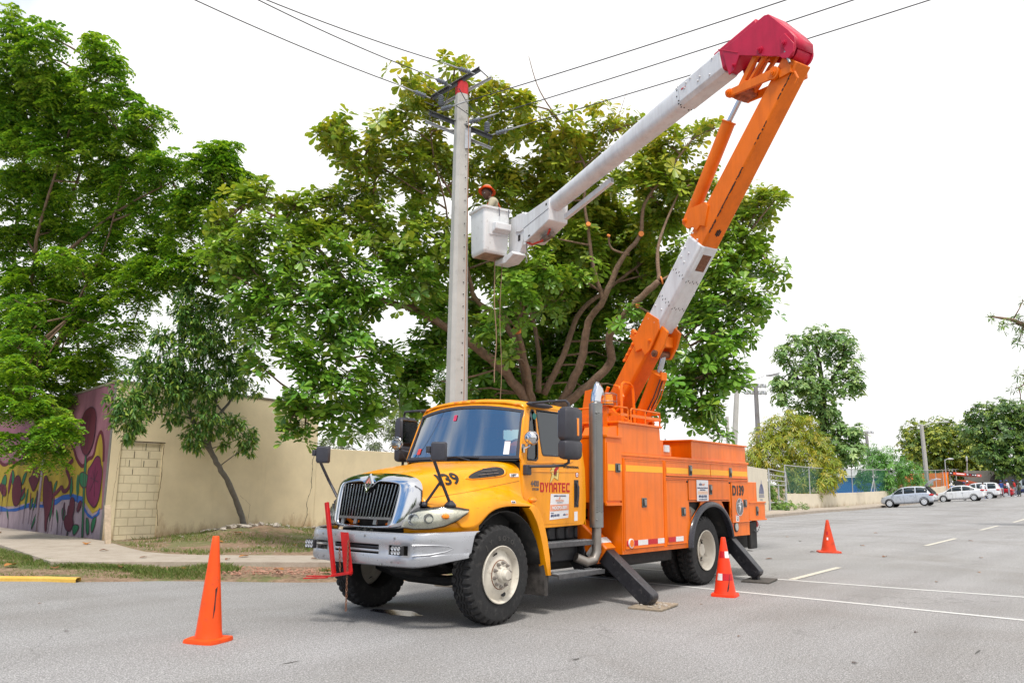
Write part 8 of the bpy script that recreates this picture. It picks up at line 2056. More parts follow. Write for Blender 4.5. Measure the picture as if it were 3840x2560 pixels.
PLIST=[((94.9,8.45),0.4,[SK2,BSH,GREYT,BLK],.18,BSH,'person in a blue shirt and cap leaning into the red car','front'),
 ((94.8,7.75),1.5,[SK2,WSH,GREYT,WSH],.22,BSH,'person in a white T-shirt beside the red car','front'),
 ((94.7,7.15),1.9,[SK2,RSH,GREYT,WSH],.2,BSH,'person in a red top bending over by the red car','front'),
 ((94.4,6.80),2.6,[SK2,CAMO,CAMO,BLK],0,None,'person in olive fatigues at the right end of the group','down'),
 ((85.6,8.75),.2,[SK2,WSH,BSH,WSH],.15,None,'person in white and blue standing between the white sedan and the white estate car','front')]
for (x,y),rz,ms,ln,cp,lab,ar in PLIST:
    person(lab,(x,y,gz(x,y)+.01),rz,ms,ln,None,cp,ar,s=.99)
person('person in a dark cap half hidden behind the white sedan',(84.6,10.2,gz(84.6,10.2)),2.0,[SK2,BSH,GREYT,BLK],0,None,BSH,'down',s=1.0)
person('person in a white hat half hidden behind the white estate car',(94.4,11.6,gz(94.4,11.6)),3.0,[SK2,RSH,GREYT,BLK],0,None,WSH,'down',s=1.05)
# ------------------------------------------------------------------ parked cars
CARG=M('car_window_glass',(.02,.03,.035),.06,0,.2,2,coat=.5)
CTYRE=M('car_tyre',(.02,.02,.022),.8,0,.2,10);HUBC=M('silver_hubcap',(.66,.67,.69),.35,.2,.05,10)
def car(label,kind,pos,rz,tilt,paint,name='parked_car',boot=False,grp='cars parked nose-in along the far kerb',cat='car'):
    t=thing(name,label,cat,(0,0,0),grp)
    D_=dict(
     hatch=dict(L=3.95,W=1.70,wb=2.51,fx=.80,R=.295,st=[(-1.94,.36,.70,.62,.62,.5),(-1.90,.25,.80,.80,.80,.6),(-1.72,.22,.83,.92,1.02,.62),(-1.45,.22,.85,.96,1.40,.55),(-1.1,.22,.85,.97,1.48,.57),(-.3,.2,.85,.96,1.52,.58),(.25,.2,.85,.95,1.49,.57),(.55,.2,.85,.94,1.38,.60),(1.05,.2,.84,.94,1.02,.66),(1.15,.2,.84,.93,.97,.66),(1.65,.22,.80,.82,.84,.6),(1.9,.26,.70,.66,.68,.5),(1.99,.32,.55,.5,.52,.4)],gl=[(-1.55,-.75),(-.66,.12),(.2,1.0)]),
     sedan=dict(L=4.45,W=1.70,wb=2.6,fx=.85,R=.30,st=[(-2.2,.38,.62,.70,.72,.5),(-2.14,.27,.78,1.0,1.02,.6),(-1.95,.24,.82,1.04,1.07,.64),(-1.55,.22,.85,1.0,1.10,.62),(-1.15,.22,.85,.98,1.33,.56),(-.8,.2,.85,.97,1.46,.55),(-.2,.2,.85,.96,1.50,.57),(.3,.2,.85,.95,1.48,.57),(.62,.2,.85,.95,1.36,.6),(1.15,.2,.84,.94,1.0,.66),(1.3,.2,.84,.92,.95,.66),(1.8,.22,.80,.84,.86,.6),(2.1,.26,.72,.68,.7,.5),(2.22,.34,.55,.5,.52,.4)],gl=[(-1.45,-.42),(-.34,.45),(.5,1.05)]),
     suv=dict(L=4.6,W=1.78,wb=2.7,fx=.85,R=.36,st=[(-2.3,.5,.72,.8,.8,.6),(-2.25,.40,.84,1.02,1.10,.64),(-2.05,.38,.88,1.08,1.62,.62),(-1.9,.38,.89,1.08,1.72,.63),(-1.0,.36,.89,1.07,1.76,.64),(0,.36,.89,1.06,1.74,.64),(.35,.36,.89,1.06,1.66,.64),(.95,.36,.88,1.05,1.12,.7),(1.1,.36,.88,1.04,1.06,.7),(1.9,.38,.86,.96,.98,.66),(2.2,.42,.78,.76,.78,.6),(2.3,.48,.6,.6,.62,.5)],gl=[(-2.0,-1.25),(-1.15,-.25),(-.15,.7)]),
     van=dict(L=5.2,W=1.85,wb=3.0,fx=.9,R=.34,st=[(-2.6,.45,.80,1.1,1.3,.75),(-2.55,.36,.90,1.2,2.1,.78),(-2.4,.34,.92,1.22,2.22,.78),(0,.32,.93,1.22,2.26,.8),(1.2,.32,.93,1.22,2.18,.78),(1.65,.32,.92,1.2,1.80,.78),(2.15,.34,.90,1.15,1.25,.74),(2.5,.38,.84,.9,.95,.66),(2.6,.45,.7,.6,.65,.5)],gl=[(-2.4,-1.2),(-1.1,.3),(.4,1.4)]))[kind]
    def sect(a):
        x,zb,w,zt,zr,wr=a
        mz=zb+(zt-zb)*.5
        prof=[(w*.9,zb),(w,zb+.10),(w*1.0,mz),(w*.985,zt-.05),(w*.95,zt),(wr+(w*.95-wr)*.12,zr-.06 if zr-zt>.12 else zt+(zr-zt)*.5),(wr*.93,zr-.01),(wr*.55,zr+.01)]
        return [(x,-y,z) for y,z in prof]+[(x,y,z) for y,z in prof[::-1]]
    rows=[sect(a) for a in D_['st']]
    b=MB();b.loft(rows,True,True);body=b.build('body',paint,t,sharp=180,sub=1)
    body.modifiers['sub'].levels=2;body.modifiers['sub'].render_levels=2
    # interpolate a section at x
    st=D_['st']
    def at(x):
        for a,c in zip(st,st[1:]):
            if a[0]<=x<=c[0]:
                u=(x-a[0])/(c[0]-a[0]);return [a[i]+(c[i]-a[i])*u for i in range(6)]
        return st[-1]
    for sg in (-1,1):
        for x0,x1 in D_['gl']:
            b=MB();lo=[];hi=[]
            for i in range(7):
                x=x0+(x1-x0)*i/6;a=at(x)
                w1=a[2]*.95+.006;wt=a[5]+(a[2]*.95-a[5])*.12+.012;zt_=a[3]+.03;zr_=max(zt_+.01,a[4]-.09)
                lo.append((x,sg*w1,zt_));hi.append((x,sg*(w1+(wt-w1)*((zr_-zt_)/max(.05,a[4]-.06-a[3]))),zr_))
            b.loft([lo,hi]);b.build('side_window',CARG,t,solid=.006)
    xs_=[a[0] for a in st]
    # windscreen & rear window on the slopes
    def slope(x0,x1,nm,off):
        b=MB();rows=[]
        for i in range(5):
            x=x0+(x1-x0)*i/4;a=at(x);w=a[5]*.92
            rows.append([(x+off,y,a[4]+.022-.02*(abs(y)/w)**2) for y in np.linspace(-w,w,7)])
        b.loft(rows);b.build(nm,CARG,t,sharp=180)
    fr={'hatch':(.60,1.03),'sedan':(.66,1.12),'suv':(.40,.93),'van':(1.28,2.1)}[kind];slope(fr[0],fr[1],'windscreen',.0)
    if kind=='sedan':slope(-1.15,-1.5,'rear_window',-.01)
    for sx in (D_['wb']/2,-D_['wb']/2):
        for sg in (-1,1):
            y=sg*(D_['W']/2-.09);R_=D_['R']
            w_=bpy.data.objects.new('wheel',None);C.objects.link(w_);w_.parent=t;OFF[w_.name]=OFF[t.name]
            b=MB();b.lathe([(.0,.17),(R_*.62,.16),(R_*.66,0),(R_*.9,-.01),(R_,.03),(R_,.17),(R_*.9,.19),(0,.19)],(sx,sg*D_['W']/2,R_),(0,-sg,0),24);b.build('tyre',CTYRE,w_)
            b=MB();b.lathe([(0,-.012),(R_*.2,-.014),(R_*.3,-.008),(R_*.62,-.01),(R_*.69,-.014),(R_*.70,.02)],(sx,sg*D_['W']/2,R_),(0,-sg,0),20)
            h=b.build('hubcap',HUBC,w_)
            b=MB()
            for k in range(7):
                a=2*math.pi*k/7;c=(sx+R_*.45*math.cos(a),sg*(D_['W']/2+.010),R_+R_*.43*math.sin(a));b.sphere(c,R_*.09,.006,R_*.09,6)
            b.build('hubcap_hole',CTYRE,h)
            b=MB();b.lathe([(R_*1.02,-.006),(R_*1.16,-.008),(R_*1.17,.05),(R_*1.0,.06)],(sx,sg*D_['W']/2,R_+.02),(0,-sg,0),24);b.lathe([(R_*1.14,.09),(0,.09)],(sx,sg*D_['W']/2,R_+.02),(0,-sg,0),24);b.build('wheel_arch',M('wheel_arch_dark',(.02,.02,.02),.9) if 'wheel_arch_dark' not in bpy.data.materials else bpy.data.materials['wheel_arch_dark'],t)
    xr=st[0][0];xf=st[-1][0]
    for sg in (-1,1):
        a=at(xr+.14);b=MB();b.sphere((xr+.16,sg*(a[2]-.05),a[3]-.08),.22,.09,.09,10);b.build('tail_light',REDL,t)
        a=at(xf-.28);b=MB();b.sphere((xf-.26,sg*(a[2]-.10),a[3]-.07),.17,.09,.07,10);b.build('headlight',LENS,t)
        a=at(fr[1]-.05);b=MB();b.sphere((fr[1]-.15,sg*(a[2]+.08),a[3]+.07),.06,.10,.065,10);b.build('wing_mirror',paint,t)
        b=MB();b.box(-.5,-.32,*sorted((sg*D_['W']/2-sg*.0,sg*D_['W']/2+sg*.02)),at(-.4)[3]-.17,at(-.4)[3]-.14);b.box(.45,.63,*sorted((sg*D_['W']/2,sg*D_['W']/2+sg*.02)),at(.5)[3]-.17,at(.5)[3]-.14);b.build('door_handle',paint,t)
        b=MB();[b.tube([(x,sg*(at(x)[2]+.004),z) for z in np.linspace(at(x)[1]+.1,at(x)[3]-.06,5)],.005,4) for x in (D_['gl'][1][0]-.05,D_['gl'][1][1]+.04,D_['gl'][2][1]+.05)];b.build('door_gap',M('car_door_gap',(.06,.06,.06),.9) if 'car_door_gap' not in bpy.data.materials else bpy.data.materials['car_door_gap'],t)
    b=MB();b.box(xr-.01,xr+.10,-.6,.6,st[1][1]+.02,st[1][1]+.16);b.build('rear_bumper_strip',BLK,t,bevel=.02)
    b=MB();b.box(xr-.02,xr,-.22,.22,.55,.67);b.build('number_plate',WTX,t)
    if boot:
        # raised tailgate and the dark opening under it
        hx,hz=-1.42,1.46
        b=MB();b.prism([(hx,-.58,hz-.02),(hx-.38,-.70,.98),(hx-.42,-.66,.62),(hx-.42,.66,.62),(hx-.38,.70,.98),(hx,.58,hz-.02)],(-.06,0,.02));b.build('boot_opening',DRK,t)
        g=MB();pr=[(hx+.05,hz+.04),(hx-.28,hz+.32),(hx-.62,hz+.50),(hx-.95,hz+.52),(hx-1.0,hz+.47)]
        g.loft([[(x,y*w,z) for y in (-1,-.6,0,.6,1)] for (x,z),w in zip(pr,(.56,.62,.66,.66,.64))]);tg=g.build('tailgate',paint,t,solid=.04)
        g=MB();g.loft([[(x,y*.5,z+.004+.0) for y in (-1,0,1)] for x,z in ((hx-.02,hz+.10),(hx-.3,hz+.342),(hx-.56,hz+.475))]);g.build('rear_window',CARG,tg)
        g=MB();g.sphere((hx-.96,-.55,hz+.48),.05,.1,.04,8);g.sphere((hx-.96,.55,hz+.48),.05,.1,.04,8);g.build('tail_light',REDL,tg)
    t.location=pos
    t.rotation_euler=(0,tilt,rz)
    return t
def paintm(n,c,m_=0.0):return M(n,c,.3,m_,.03,2,coat=.6)
PSIL=paintm('silver_car_paint',(.52,.55,.60),.3);PWHT=paintm('white_car_paint',(.74,.75,.77));PRED=paintm('red_car_paint',(.42,.01,.02));PBLU=paintm('dark_blue_car_paint',(.02,.03,.10));PGRY=paintm('grey_van_paint',(.36,.40,.39),.2)
H90=R(90)
car('silver hatchback with its tailgate open, nearest of the parked cars','hatch',(62.9,10.35,.385),H90,R(4.3),PSIL,boot=True)
car('white sedan parked between the silver hatchback and the white estate car','sedan',(80.9,9.98,.665),H90,R(4.2),PWHT)
car('white estate car with grey lower body behind the white sedan','suv',(91.0,10.25,.76),H90,R(3.2),PWHT)
car('red hatchback with people crowded beside it','hatch',(97.0,9.5,.97),H90,R(2),PRED)
car('dark blue car at the right edge of the photo, behind the man in fatigues','sedan',(105.0,6.35,1.10),H90,R(1),PBLU)
car('grey passenger van with a high roof behind the dark blue car','van',(113.0,7.2,1.22),H90,0,PGRY,name='parked_van',cat='van')
# ------------------------------------------------------------------ traffic cones
def cone(label,x,y,h,bands,mat,rz,r0=.155,bw=.20,tilt=0.0,grime=True):
    t=thing('traffic_cone',label,'traffic cone',(x,y,gz(x,y)),'orange traffic cones set out around the truck',0)
    z0=gz(x,y)
    b=MB();pts=[]
    for k in range(24):
        a=2*math.pi*k/24;q=(abs(math.cos(a))**6+abs(math.sin(a))**6)**(-1/6);pts.append((bw*q*math.cos(a+rz*0),bw*q*math.sin(a)))
    rr=[(x+px*math.cos(rz)-py*math.sin(rz),y+px*math.sin(rz)+py*math.cos(rz)) for px,py in pts]
    def rg(k,z,wv=0):return [(x+(px-x)*k,y+(py-y)*k,z0+z+wv*math.sin(i*1.3)) for i,(px,py) in enumerate(rr)]
    b.loft([rg(.99,.0),rg(1,.012,.004),rg(.97,.035,.004),rg(.82,.04)],True,True);b.build('cone_base',mat,t,sharp=50)
    b=MB();pf=[(r0,.036),(r0*.97,.05)]+[(r0*.95+(.032-r0*.95)*u,.05+(h-.06)*u) for u in np.linspace(.05,1,12)]+[(.026,h),(.018,h),(.016,h-.05),(.016,h-.3)]
    b.lathe(pf,(x,y,z0),(math.sin(tilt),0,math.cos(tilt)),32);b.build('cone_body',mat,t,sharp=60)
    def rad(z):u=(z-.05)/(h-.06);return r0*.95+(.032-r0*.95)*u
    for z1,z2,mt,gap in bands:
        for (a0,a1,mm) in gap:
            b=MB();n=14
            b.loft([[(x+(rad(z)+.002)*math.cos(a0+(a1-a0)*k/n),y+(rad(z)+.002)*math.sin(a0+(a1-a0)*k/n),z0+z) for k in range(n+1)] for z in (z1,z2)]);b.build('reflective_band',mm,t)
    return t
CAMA=math.atan2(-5.75--.75,-6.95-4.02)
cone('plain tall orange cone at front left, no bands',-2.56,1.44,.965,[],CONEM,R(20),r0=.128,bw=.178)
SC_=M('cone_scuff',(.05,.03,.03),.9,0,.3,40)
cone('orange cone with torn red and silver bands between rear wheel and outrigger',4.02,-.75,.80,[(.22,.31,None,[(CAMA-.9,CAMA-.25,WTP),(CAMA-.25,CAMA+1.1,RTP)]),(.52,.61,None,[(CAMA-.9,CAMA+.2,RTP),(CAMA+.2,CAMA+1.3,WTP)])],M('bright_cone_orange',(.86,.05,.012),.42,0,.06,5,((.35,.06,.03),.2,7)),R(12),r0=.155,bw=.178)
cone('dirty faded orange cone alone on the road behind the truck',13.52,.86,.77,[(.42,.5,None,[(CAMA-.5,CAMA-.1,REDL)]),(.30,.36,None,[(CAMA-.4,CAMA-.1,WTP)])],CONEM2,R(30),r0=.185,bw=.265)
def scuff(x,y,h,r0,pts,w):
    def rad(z):u=(z-.05)/(h-.06);return r0*.95+(.032-r0*.95)*u
    b=MB();rows=[]
    for a,z,ww in pts:rows.append([(x+(rad(z)+.003)*math.cos(a+q),y+(rad(z)+.003)*math.sin(a+q),gz(x,y)+z) for q in np.linspace(-ww,ww,4)])
    b.loft(rows);return b
t_=[o for o in C.objects if o.name.startswith('traffic_cone')]
CA1=math.atan2(-5.75-1.44,-6.95+2.56)
scuff(-2.56,1.44,.965,.128,[(CA1+.25,.22,.02),(CA1+.35,.3,.07),(CA1+.42,.4,.05),(CA1+.5,.48,.12),(CA1+.62,.5,.02)],1).build('scuff_mark',SC_,t_[0])
scuff(4.02,-.75,.80,.155,[(CAMA+.25,.07,.05),(CAMA+.35,.12,.09),(CAMA+.5,.2,.05),(CAMA+.65,.3,.02)],1).build('scuff_mark',SC_,t_[1])
# ------------------------------------------------------------------ trees
def unit(n):
    v=rng.normal(size=(n,3));return v/np.linalg.norm(v,axis=1)[:,None]
def blob_points(blobs,per_m2,shell=.55,up_bias=0.0,flat=1.0):
    """points spread through ellipsoidal leaf masses, denser near their surface; returns pos, outward dir"""
    P_=[];N_=[]
    for x,y,z,r in blobs:
        n=max(3,int(per_m2*4*r*r*3.14*.5))
        u=unit(n);rad=r*(shell+(1.08-shell)*rng.random(n)**.6)
        P_.append(np.array([x,y,z])+u*rad[:,None]*np.array([1,1,flat]));N_.append(u)
    return np.concatenate(P_),np.concatenate(N_)
def frames(a):
    """orthonormal frames with first axis a (n,3)"""
    ref=np.where(np.abs(a[:,2:3])<.9,np.array([[0,0,1.]]),np.array([[1.,0,0]]))
    b=np.cross(a,ref);b /= np.linalg.norm(b,axis=1)[:,None]
    return b,np.cross(a,b)
def leaves(base,dirn,nrm,L_,shape,name,mat,parent,droop=0.0,flat=False,tone=None):
    """base (n,3), dirn along leaf, nrm leaf normal, L_ (n,), shape = [(t, half width)], builds folded leaves"""
    n=len(base)
    side_=np.cross(dirn,nrm);side_ /= np.linalg.norm(side_,axis=1)[:,None]+1e-9
    k=len(shape)
    vs=[]
    for t,w in shape:
        bend=-droop*t*t
        c=base+dirn*(L_*t)[:,None]+np.array([0,0,1.])*(L_*bend)[:,None]
        fold=nrm*(L_*w*.28)[:,None]
        if w<=.001:vs.append([c])
        elif flat:vs.append([c-side_*(L_*w)[:,None],c+side_*(L_*w)[:,None]])
        else:vs.append([c-side_*(L_*w)[:,None]+fold,c,c+side_*(L_*w)[:,None]+fold])
    arr=[];ids=[]
    o=0
    for g in vs:
        ids.append(list(range(o,o+len(g))));arr+=g;o+=len(g)
    V=np.stack(arr,1).reshape(-1,3)     # n, o, 3
    F=[]
    for a,b_ in zip(ids,ids[1:]):
        if len(a)==1 and len(b_)==3:F+=[(a[0],b_[0],b_[1],b_[1]),(a[0],b_[1],b_[2],b_[2])]
        elif len(a)==1 and len(b_)==2:F+=[(a[0],b_[0],b_[1],b_[1])]
        elif len(a)==2:F+=[(a[0],b_[0],a[1],a[1])]
        elif len(a)==3 and len(b_)==1:F+=[(a[0],b_[0],a[1],a[1]),(a[1],b_[0],a[2],a[2])]
        else:F+=[(a[0],b_[0],b_[1],a[1]),(a[1],b_[1],b_[2],a[2])]
    tri=[f[:3] for f in F if f[2]==f[3]];quad=[f for f in F if f[2] != f[3]]
    # triangles are written as quads split in two to keep a single array
    T_=[]
    for f in F:
        if f[2]==f[3]:T_.append(f[:3])
        else:T_+=[(f[0],f[1],f[2]),(f[0],f[2],f[3])]
    T_=np.array(T_)
    FF=(np.arange(n)[:,None,None]*o+T_[None]).reshape(-1,3)
    tn=np.repeat(rng.random(n) if tone is None else tone,o)
    return V,FF,tn
def merge(parts):
    V=[];F=[];o=0
    for v,f in parts:
        V.append(v);F.append(f+o);o+=len(v)
    return np.concatenate(V),np.concatenate(F)
def limb(parent,path,mat,nm='limb',n=10,wob=.0):
    P_=[Vector(p[:3]) for p in path];r_=[p[3] for p in path]
    out=[];rs=[]
    for i in range(len(P_)-1):
        a=P_[max(0,i-1)];c=P_[min(len(P_)-1,i+2)]
        for k in range(6):
            t=k/6;t2=t*t;t3=t2*t
            q=.5*((2*P_[i])+(-a+P_[i+1])*t+(2*a-5*P_[i]+4*P_[i+1]-c)*t2+(-a+3*P_[i]-3*P_[i+1]+c)*t3)
            rr=r_[i]*(1-t)+r_[i+1]*t
            out.append(q+Vector((random.gauss(0,1),random.gauss(0,1),random.gauss(0,1)))*rr*.10);rs.append(rr*random.uniform(.93,1.08))
    out.append(P_[-1]);rs.append(r_[-1])
    b=MB();b.tube(out,rs,n);o=b.build(nm,mat,parent,sharp=180)
    return out,rs
def twigs(blobs,limbpts,mat,parent,per=3,r=.018,name='twigs',maxd=4.0):
    """thin branches from the nearest limb out into each leaf mass"""
    b=MB()
    LP_=np.array([tuple(p) for p in limbpts])
    for x,y,z,rr in blobs:
        c=np.array([x,y,z]);d=np.linalg.norm(LP_-c,axis=1);i=int(np.argmin(d+(LP_[:,2]>z)*.6))
        if d[i]>maxd:continue
        a=Vector(LP_[i]);e=Vector(c)
        mid=a.lerp(e,.5)+Vector((random.gauss(0,.12),random.gauss(0,.12),random.uniform(0,.2)))*d[i]*.5
        b.tube([a,mid,e],[r*1.6,r*1.1,r*.7],5)
        for _ in range(per):
            u=Vector(unit(1)[0]);u.z=abs(u.z)*.6+u.z*.2
            q=e+u*rr*1.0;m_=e.lerp(q,.5)+Vector((0,0,-.08*rr))
            b.tube([e,m_,q],[r*.65,r*.45,r*.2],4)
    b.build(name,mat,parent,sharp=180)
def clumps(C_,N0,k,r0,r1,flat=.75,upper=True):
    """k twig ends on the dome of each clump; tone follows the clump"""
    n=len(C_);u=unit(n*k)
    if upper:u[:,2]=np.abs(u[:,2])*1.1-.25
    u /= np.linalg.norm(u,axis=1)[:,None]
    R__=np.repeat(rng.uniform(r0,r1,n),k)[:,None]
    P_=np.repeat(C_,k,0)+u*R__*np.array([1,1,flat])
    return P_,u*.7+np.repeat(N0,k,0)*.3,np.repeat(rng.random(n),k)
# --- the big almond tree behind the truck
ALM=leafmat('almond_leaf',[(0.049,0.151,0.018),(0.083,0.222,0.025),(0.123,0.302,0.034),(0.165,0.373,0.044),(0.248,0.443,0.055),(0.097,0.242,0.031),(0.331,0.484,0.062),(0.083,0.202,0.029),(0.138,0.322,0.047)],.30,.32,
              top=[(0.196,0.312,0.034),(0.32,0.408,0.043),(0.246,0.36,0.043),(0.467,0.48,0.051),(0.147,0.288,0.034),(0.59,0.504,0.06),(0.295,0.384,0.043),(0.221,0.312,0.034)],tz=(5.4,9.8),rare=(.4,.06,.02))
def rosettes(P_,N_,nl,L0,L1,up=.75,out=.5,droop=.12,shape=((0,.0),(.42,.13),(.78,.235),(.98,.12)),tn=None):
    n=len(P_)
    ax=N_*out+np.array([0,0,up])+rng.normal(size=(n,3))*.28
    ax /= np.linalg.norm(ax,axis=1)[:,None]
    b1,b2=frames(ax)
    B=[];D_=[];Nn=[];LL=[];TT=[];rt_=rng.random(n) if tn is None else tn*.6+rng.random(n)*.4
    ph0=rng.random(n)*6.28
    size=rng.uniform(L0,L1,n)
    for k in range(nl):
        keep=rng.random(n)<.92
        a=ph0+2*math.pi*k/nl+rng.normal(size=n)*.2
        rad=b1*np.cos(a)[:,None]+b2*np.sin(a)[:,None]
        tip=rng.uniform(.0,.45,n)[:,None]
        d=rad*(1-tip*.4)+ax*tip;d[:,2]-=.10
        d /= np.linalg.norm(d,axis=1)[:,None]
        nn=ax-d*np.sum(ax*d,1)[:,None]+rng.normal(size=(n,3))*.08;nn /= np.linalg.norm(nn,axis=1)[:,None]
        B.append((P_+rad*.012+ax*(rng.random(n)*.05)[:,None])[keep]);D_.append(d[keep]);Nn.append(nn[keep]);LL.append((size*rng.uniform(.65,1.1,n))[keep]);TT.append((rt_*.8+rng.random(n)*.2)[keep])
    return leaves(np.concatenate(B),np.concatenate(D_),np.concatenate(Nn),np.concatenate(LL),shape,'',None,None,droop,tone=np.clip(np.concatenate(TT),0,1))
AT=thing('almond_tree','large broad-leaved tree with cut limbs spreading behind the truck and boom','tree',(9.87,7.09,.1))
Ca,Cn=blob_points(ALMOND+[b_ for b_ in ALMOND if b_[1]+b_[0]>14.5],8.2,.1)
Pa,Na,Ta=clumps(Ca,Cn,5,.08,.32,1.0,False)
V,F,TN=rosettes(Pa,Na,8,.14,.31,tn=Ta)
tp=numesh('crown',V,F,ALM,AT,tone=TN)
lp=[]
for i,p in enumerate(ALIMB):
    a,r_=limb(AT,p,BARK,'trunk' if i==0 else 'limb',12)
    if i:lp+=a[2:]
twigs(ALMOND,lp,BARK,AT,3,.02)
# fresh saw cuts where limbs were lopped
def sawcut(p,d,r):
    b=MB();p=Vector(p);d=Vector(d).normalized();b.cyl(p-d*.03,p+d*.006,r,r*.97,16);b.build('saw_cut',CUT,AT)
e0=Vector(ALIMB[2][-1][:3]);e1=Vector(ALIMB[2][-2][:3]);sawcut(e0,(e0-e1).normalized()+Vector((-.5,-.4,.1)),.135)
e0=Vector(ALIMB[8][-1][:3]);sawcut(e0+Vector((.05,-.05,.02)),(.4,-.7,.2),.10)
e0=Vector(ALIMB[10][-1][:3]);sawcut(e0,(-.3,-.5,.6),.045)
for p,d,r in [(Vector(ALIMB[8][4][:3]),(0,-1,-.3),.07),(Vector(ALIMB[7][2][:3]),(-.6,-.5,.2),.06),(Vector(ALIMB[6][5][:3]),(-.6,-.6,0),.07)]:sawcut(p+Vector(d).normalized()*.12,d,r)
# dead hanging leaf bunches
b_=np.array([ALMOND[i][:3] for i in (30,32,31,28,25)]);pd=np.repeat(b_,26,0)+rng.normal(size=(130,3))*np.array([.3,.3,.3])
dd=np.tile(np.array([[0,0,-1.]]),(130,1))+rng.normal(size=(130,3))*.35;dd /= np.linalg.norm(dd,axis=1)[:,None]
nn=unit(130);V,F,TN=leaves(pd,dd,nn,rng.uniform(.1,.17,130),((0,.0),(.4,.12),(.8,.16),(1,0)),'',None,None)
numesh('dead_leaves',V,F,M('dead_brown_leaves',(.2,.1,.055),.8,0,.3,5),AT)
# --- the fine-leaved tree over the mural wall
LEF=leafmat('feathery_leaf',[(0.058,0.174,0.018),(0.092,0.238,0.022),(0.143,0.329,0.026),(0.235,0.439,0.036),(0.392,0.567,0.042),(0.105,0.256,0.024),(0.183,0.365,0.03),(0.066,0.183,0.019),(0.374,0.525,0.05),(0.286,0.441,0.05)],.42,.38)
def fronds(P_,N_,nf,L0,L1,droop=.5,pairs=6,lw=.16,ll=.34,up=.25,tn=None):
    """umbrella-like tufts of drooping compound leaves"""
    n=len(P_);B=[];D_=[];Nn=[];LL=[];TT=[];rt_=rng.random(n) if tn is None else tn
    ph0=rng.random(n)*6.28
    for k in range(nf):
        a=ph0+2*math.pi*k/nf+rng.normal(size=n)*.25
        d=np.stack([np.cos(a),np.sin(a),up+rng.normal(size=n)*.45],1)+N_*.7
        d /= np.linalg.norm(d,axis=1)[:,None]
        L_=rng.uniform(L0,L1,n)
        for j in range(pairs):
            t=(j+1)/pairs
            c=P_+d*(L_*t)[:,None]-np.array([0,0,1.])*(L_*droop*t*t)[:,None]
            sd=np.cross(d,np.array([0,0,1.]));sd /= np.linalg.norm(sd,axis=1)[:,None]+1e-9
            for sg in (-1,1):
                dl=sd*sg+d*.35;dl[:,2]-=.30+.3*t;dl+=rng.normal(size=(n,3))*.12;dl /= np.linalg.norm(dl,axis=1)[:,None]
                nn=np.cross(dl,d)*sg;nn[:,2]=np.abs(nn[:,2])+.4;nn /= np.linalg.norm(nn,axis=1)[:,None]
                B.append(c);D_.append(dl);Nn.append(nn);LL.append(L_*ll*(1-.35*abs(t-.55)));TT.append(rt_*.7+rng.random(n)*.3)
    return leaves(np.concatenate(B),np.concatenate(D_),np.concatenate(Nn),np.concatenate(LL),((0,0),(.55,lw),(1,.0)),'',None,None,.1,flat=True,tone=np.concatenate(TT))
LT=thing('feathery_tree','tall fine-leaved tree at left, hanging over the mural wall','tree',(2.47,20.02,.1))
Cl,Cn=blob_points(LEFT,5.2,.1)
Pl,Nl,Tl=clumps(Cl,Cn,11,.18,.38,1.1)
V,F,TN=fronds(Pl,Nl,5,.17,.30,pairs=5,lw=.3,ll=.42,droop=.6,tn=Tl)
numesh('crown',V,F,LEF,LT,tone=TN)
lp=[]
for i,p in enumerate(LLIMB):
    a,r_=limb(LT,p,BARK,'trunk' if i==0 else 'limb',10)
    lp+=a[3:]
twigs(LEFT,lp,BARK,LT,2,.022)
# --- the young tree leaning out from the cream wall
SAPL=leafmat('young_tree_leaf',[(0.06,0.151,0.04),(0.09,0.218,0.047),(0.14,0.302,0.062),(0.22,0.403,0.094),(0.1,0.235,0.055),(0.07,0.168,0.047),(0.4,0.538,0.109)],.4,.3)
ST_=thing('young_tree','slender young tree with a bent grey trunk in front of the cream wall','tree',(6.19,14.24,.16))
Ps,Ns=blob_points(SAP,72,.1)
n=len(Ps);B=[];D_=[];Nn=[];LL=[]
for k in range(9):
    d=Ns*.55+unit(n)*.7;d[:,2]-=.45;d /= np.linalg.norm(d,axis=1)[:,None]
    nn=unit(n)*.5+np.array([0,0,1.]);nn-=d*np.sum(nn*d,1)[:,None];nn /= np.linalg.norm(nn,axis=1)[:,None]
    B.append(Ps+rng.normal(size=(n,3))*.03);D_.append(d);Nn.append(nn);LL.append(rng.uniform(.10,.19,n))
V,F,TN=leaves(np.concatenate(B),np.concatenate(D_),np.concatenate(Nn),np.concatenate(LL),((0,.0),(.3,.15),(.6,.13),(1,0)),'',None,None,.15)
numesh('crown',V,F,SAPL,ST_,tone=TN)
lp=[]
for i,p in enumerate(SLIMB):
    a,r_=limb(ST_,p,BARKG,'trunk' if i==0 else 'limb',10)
    lp+=a
twigs(SAP,lp,BARKG,ST_,3,.010)
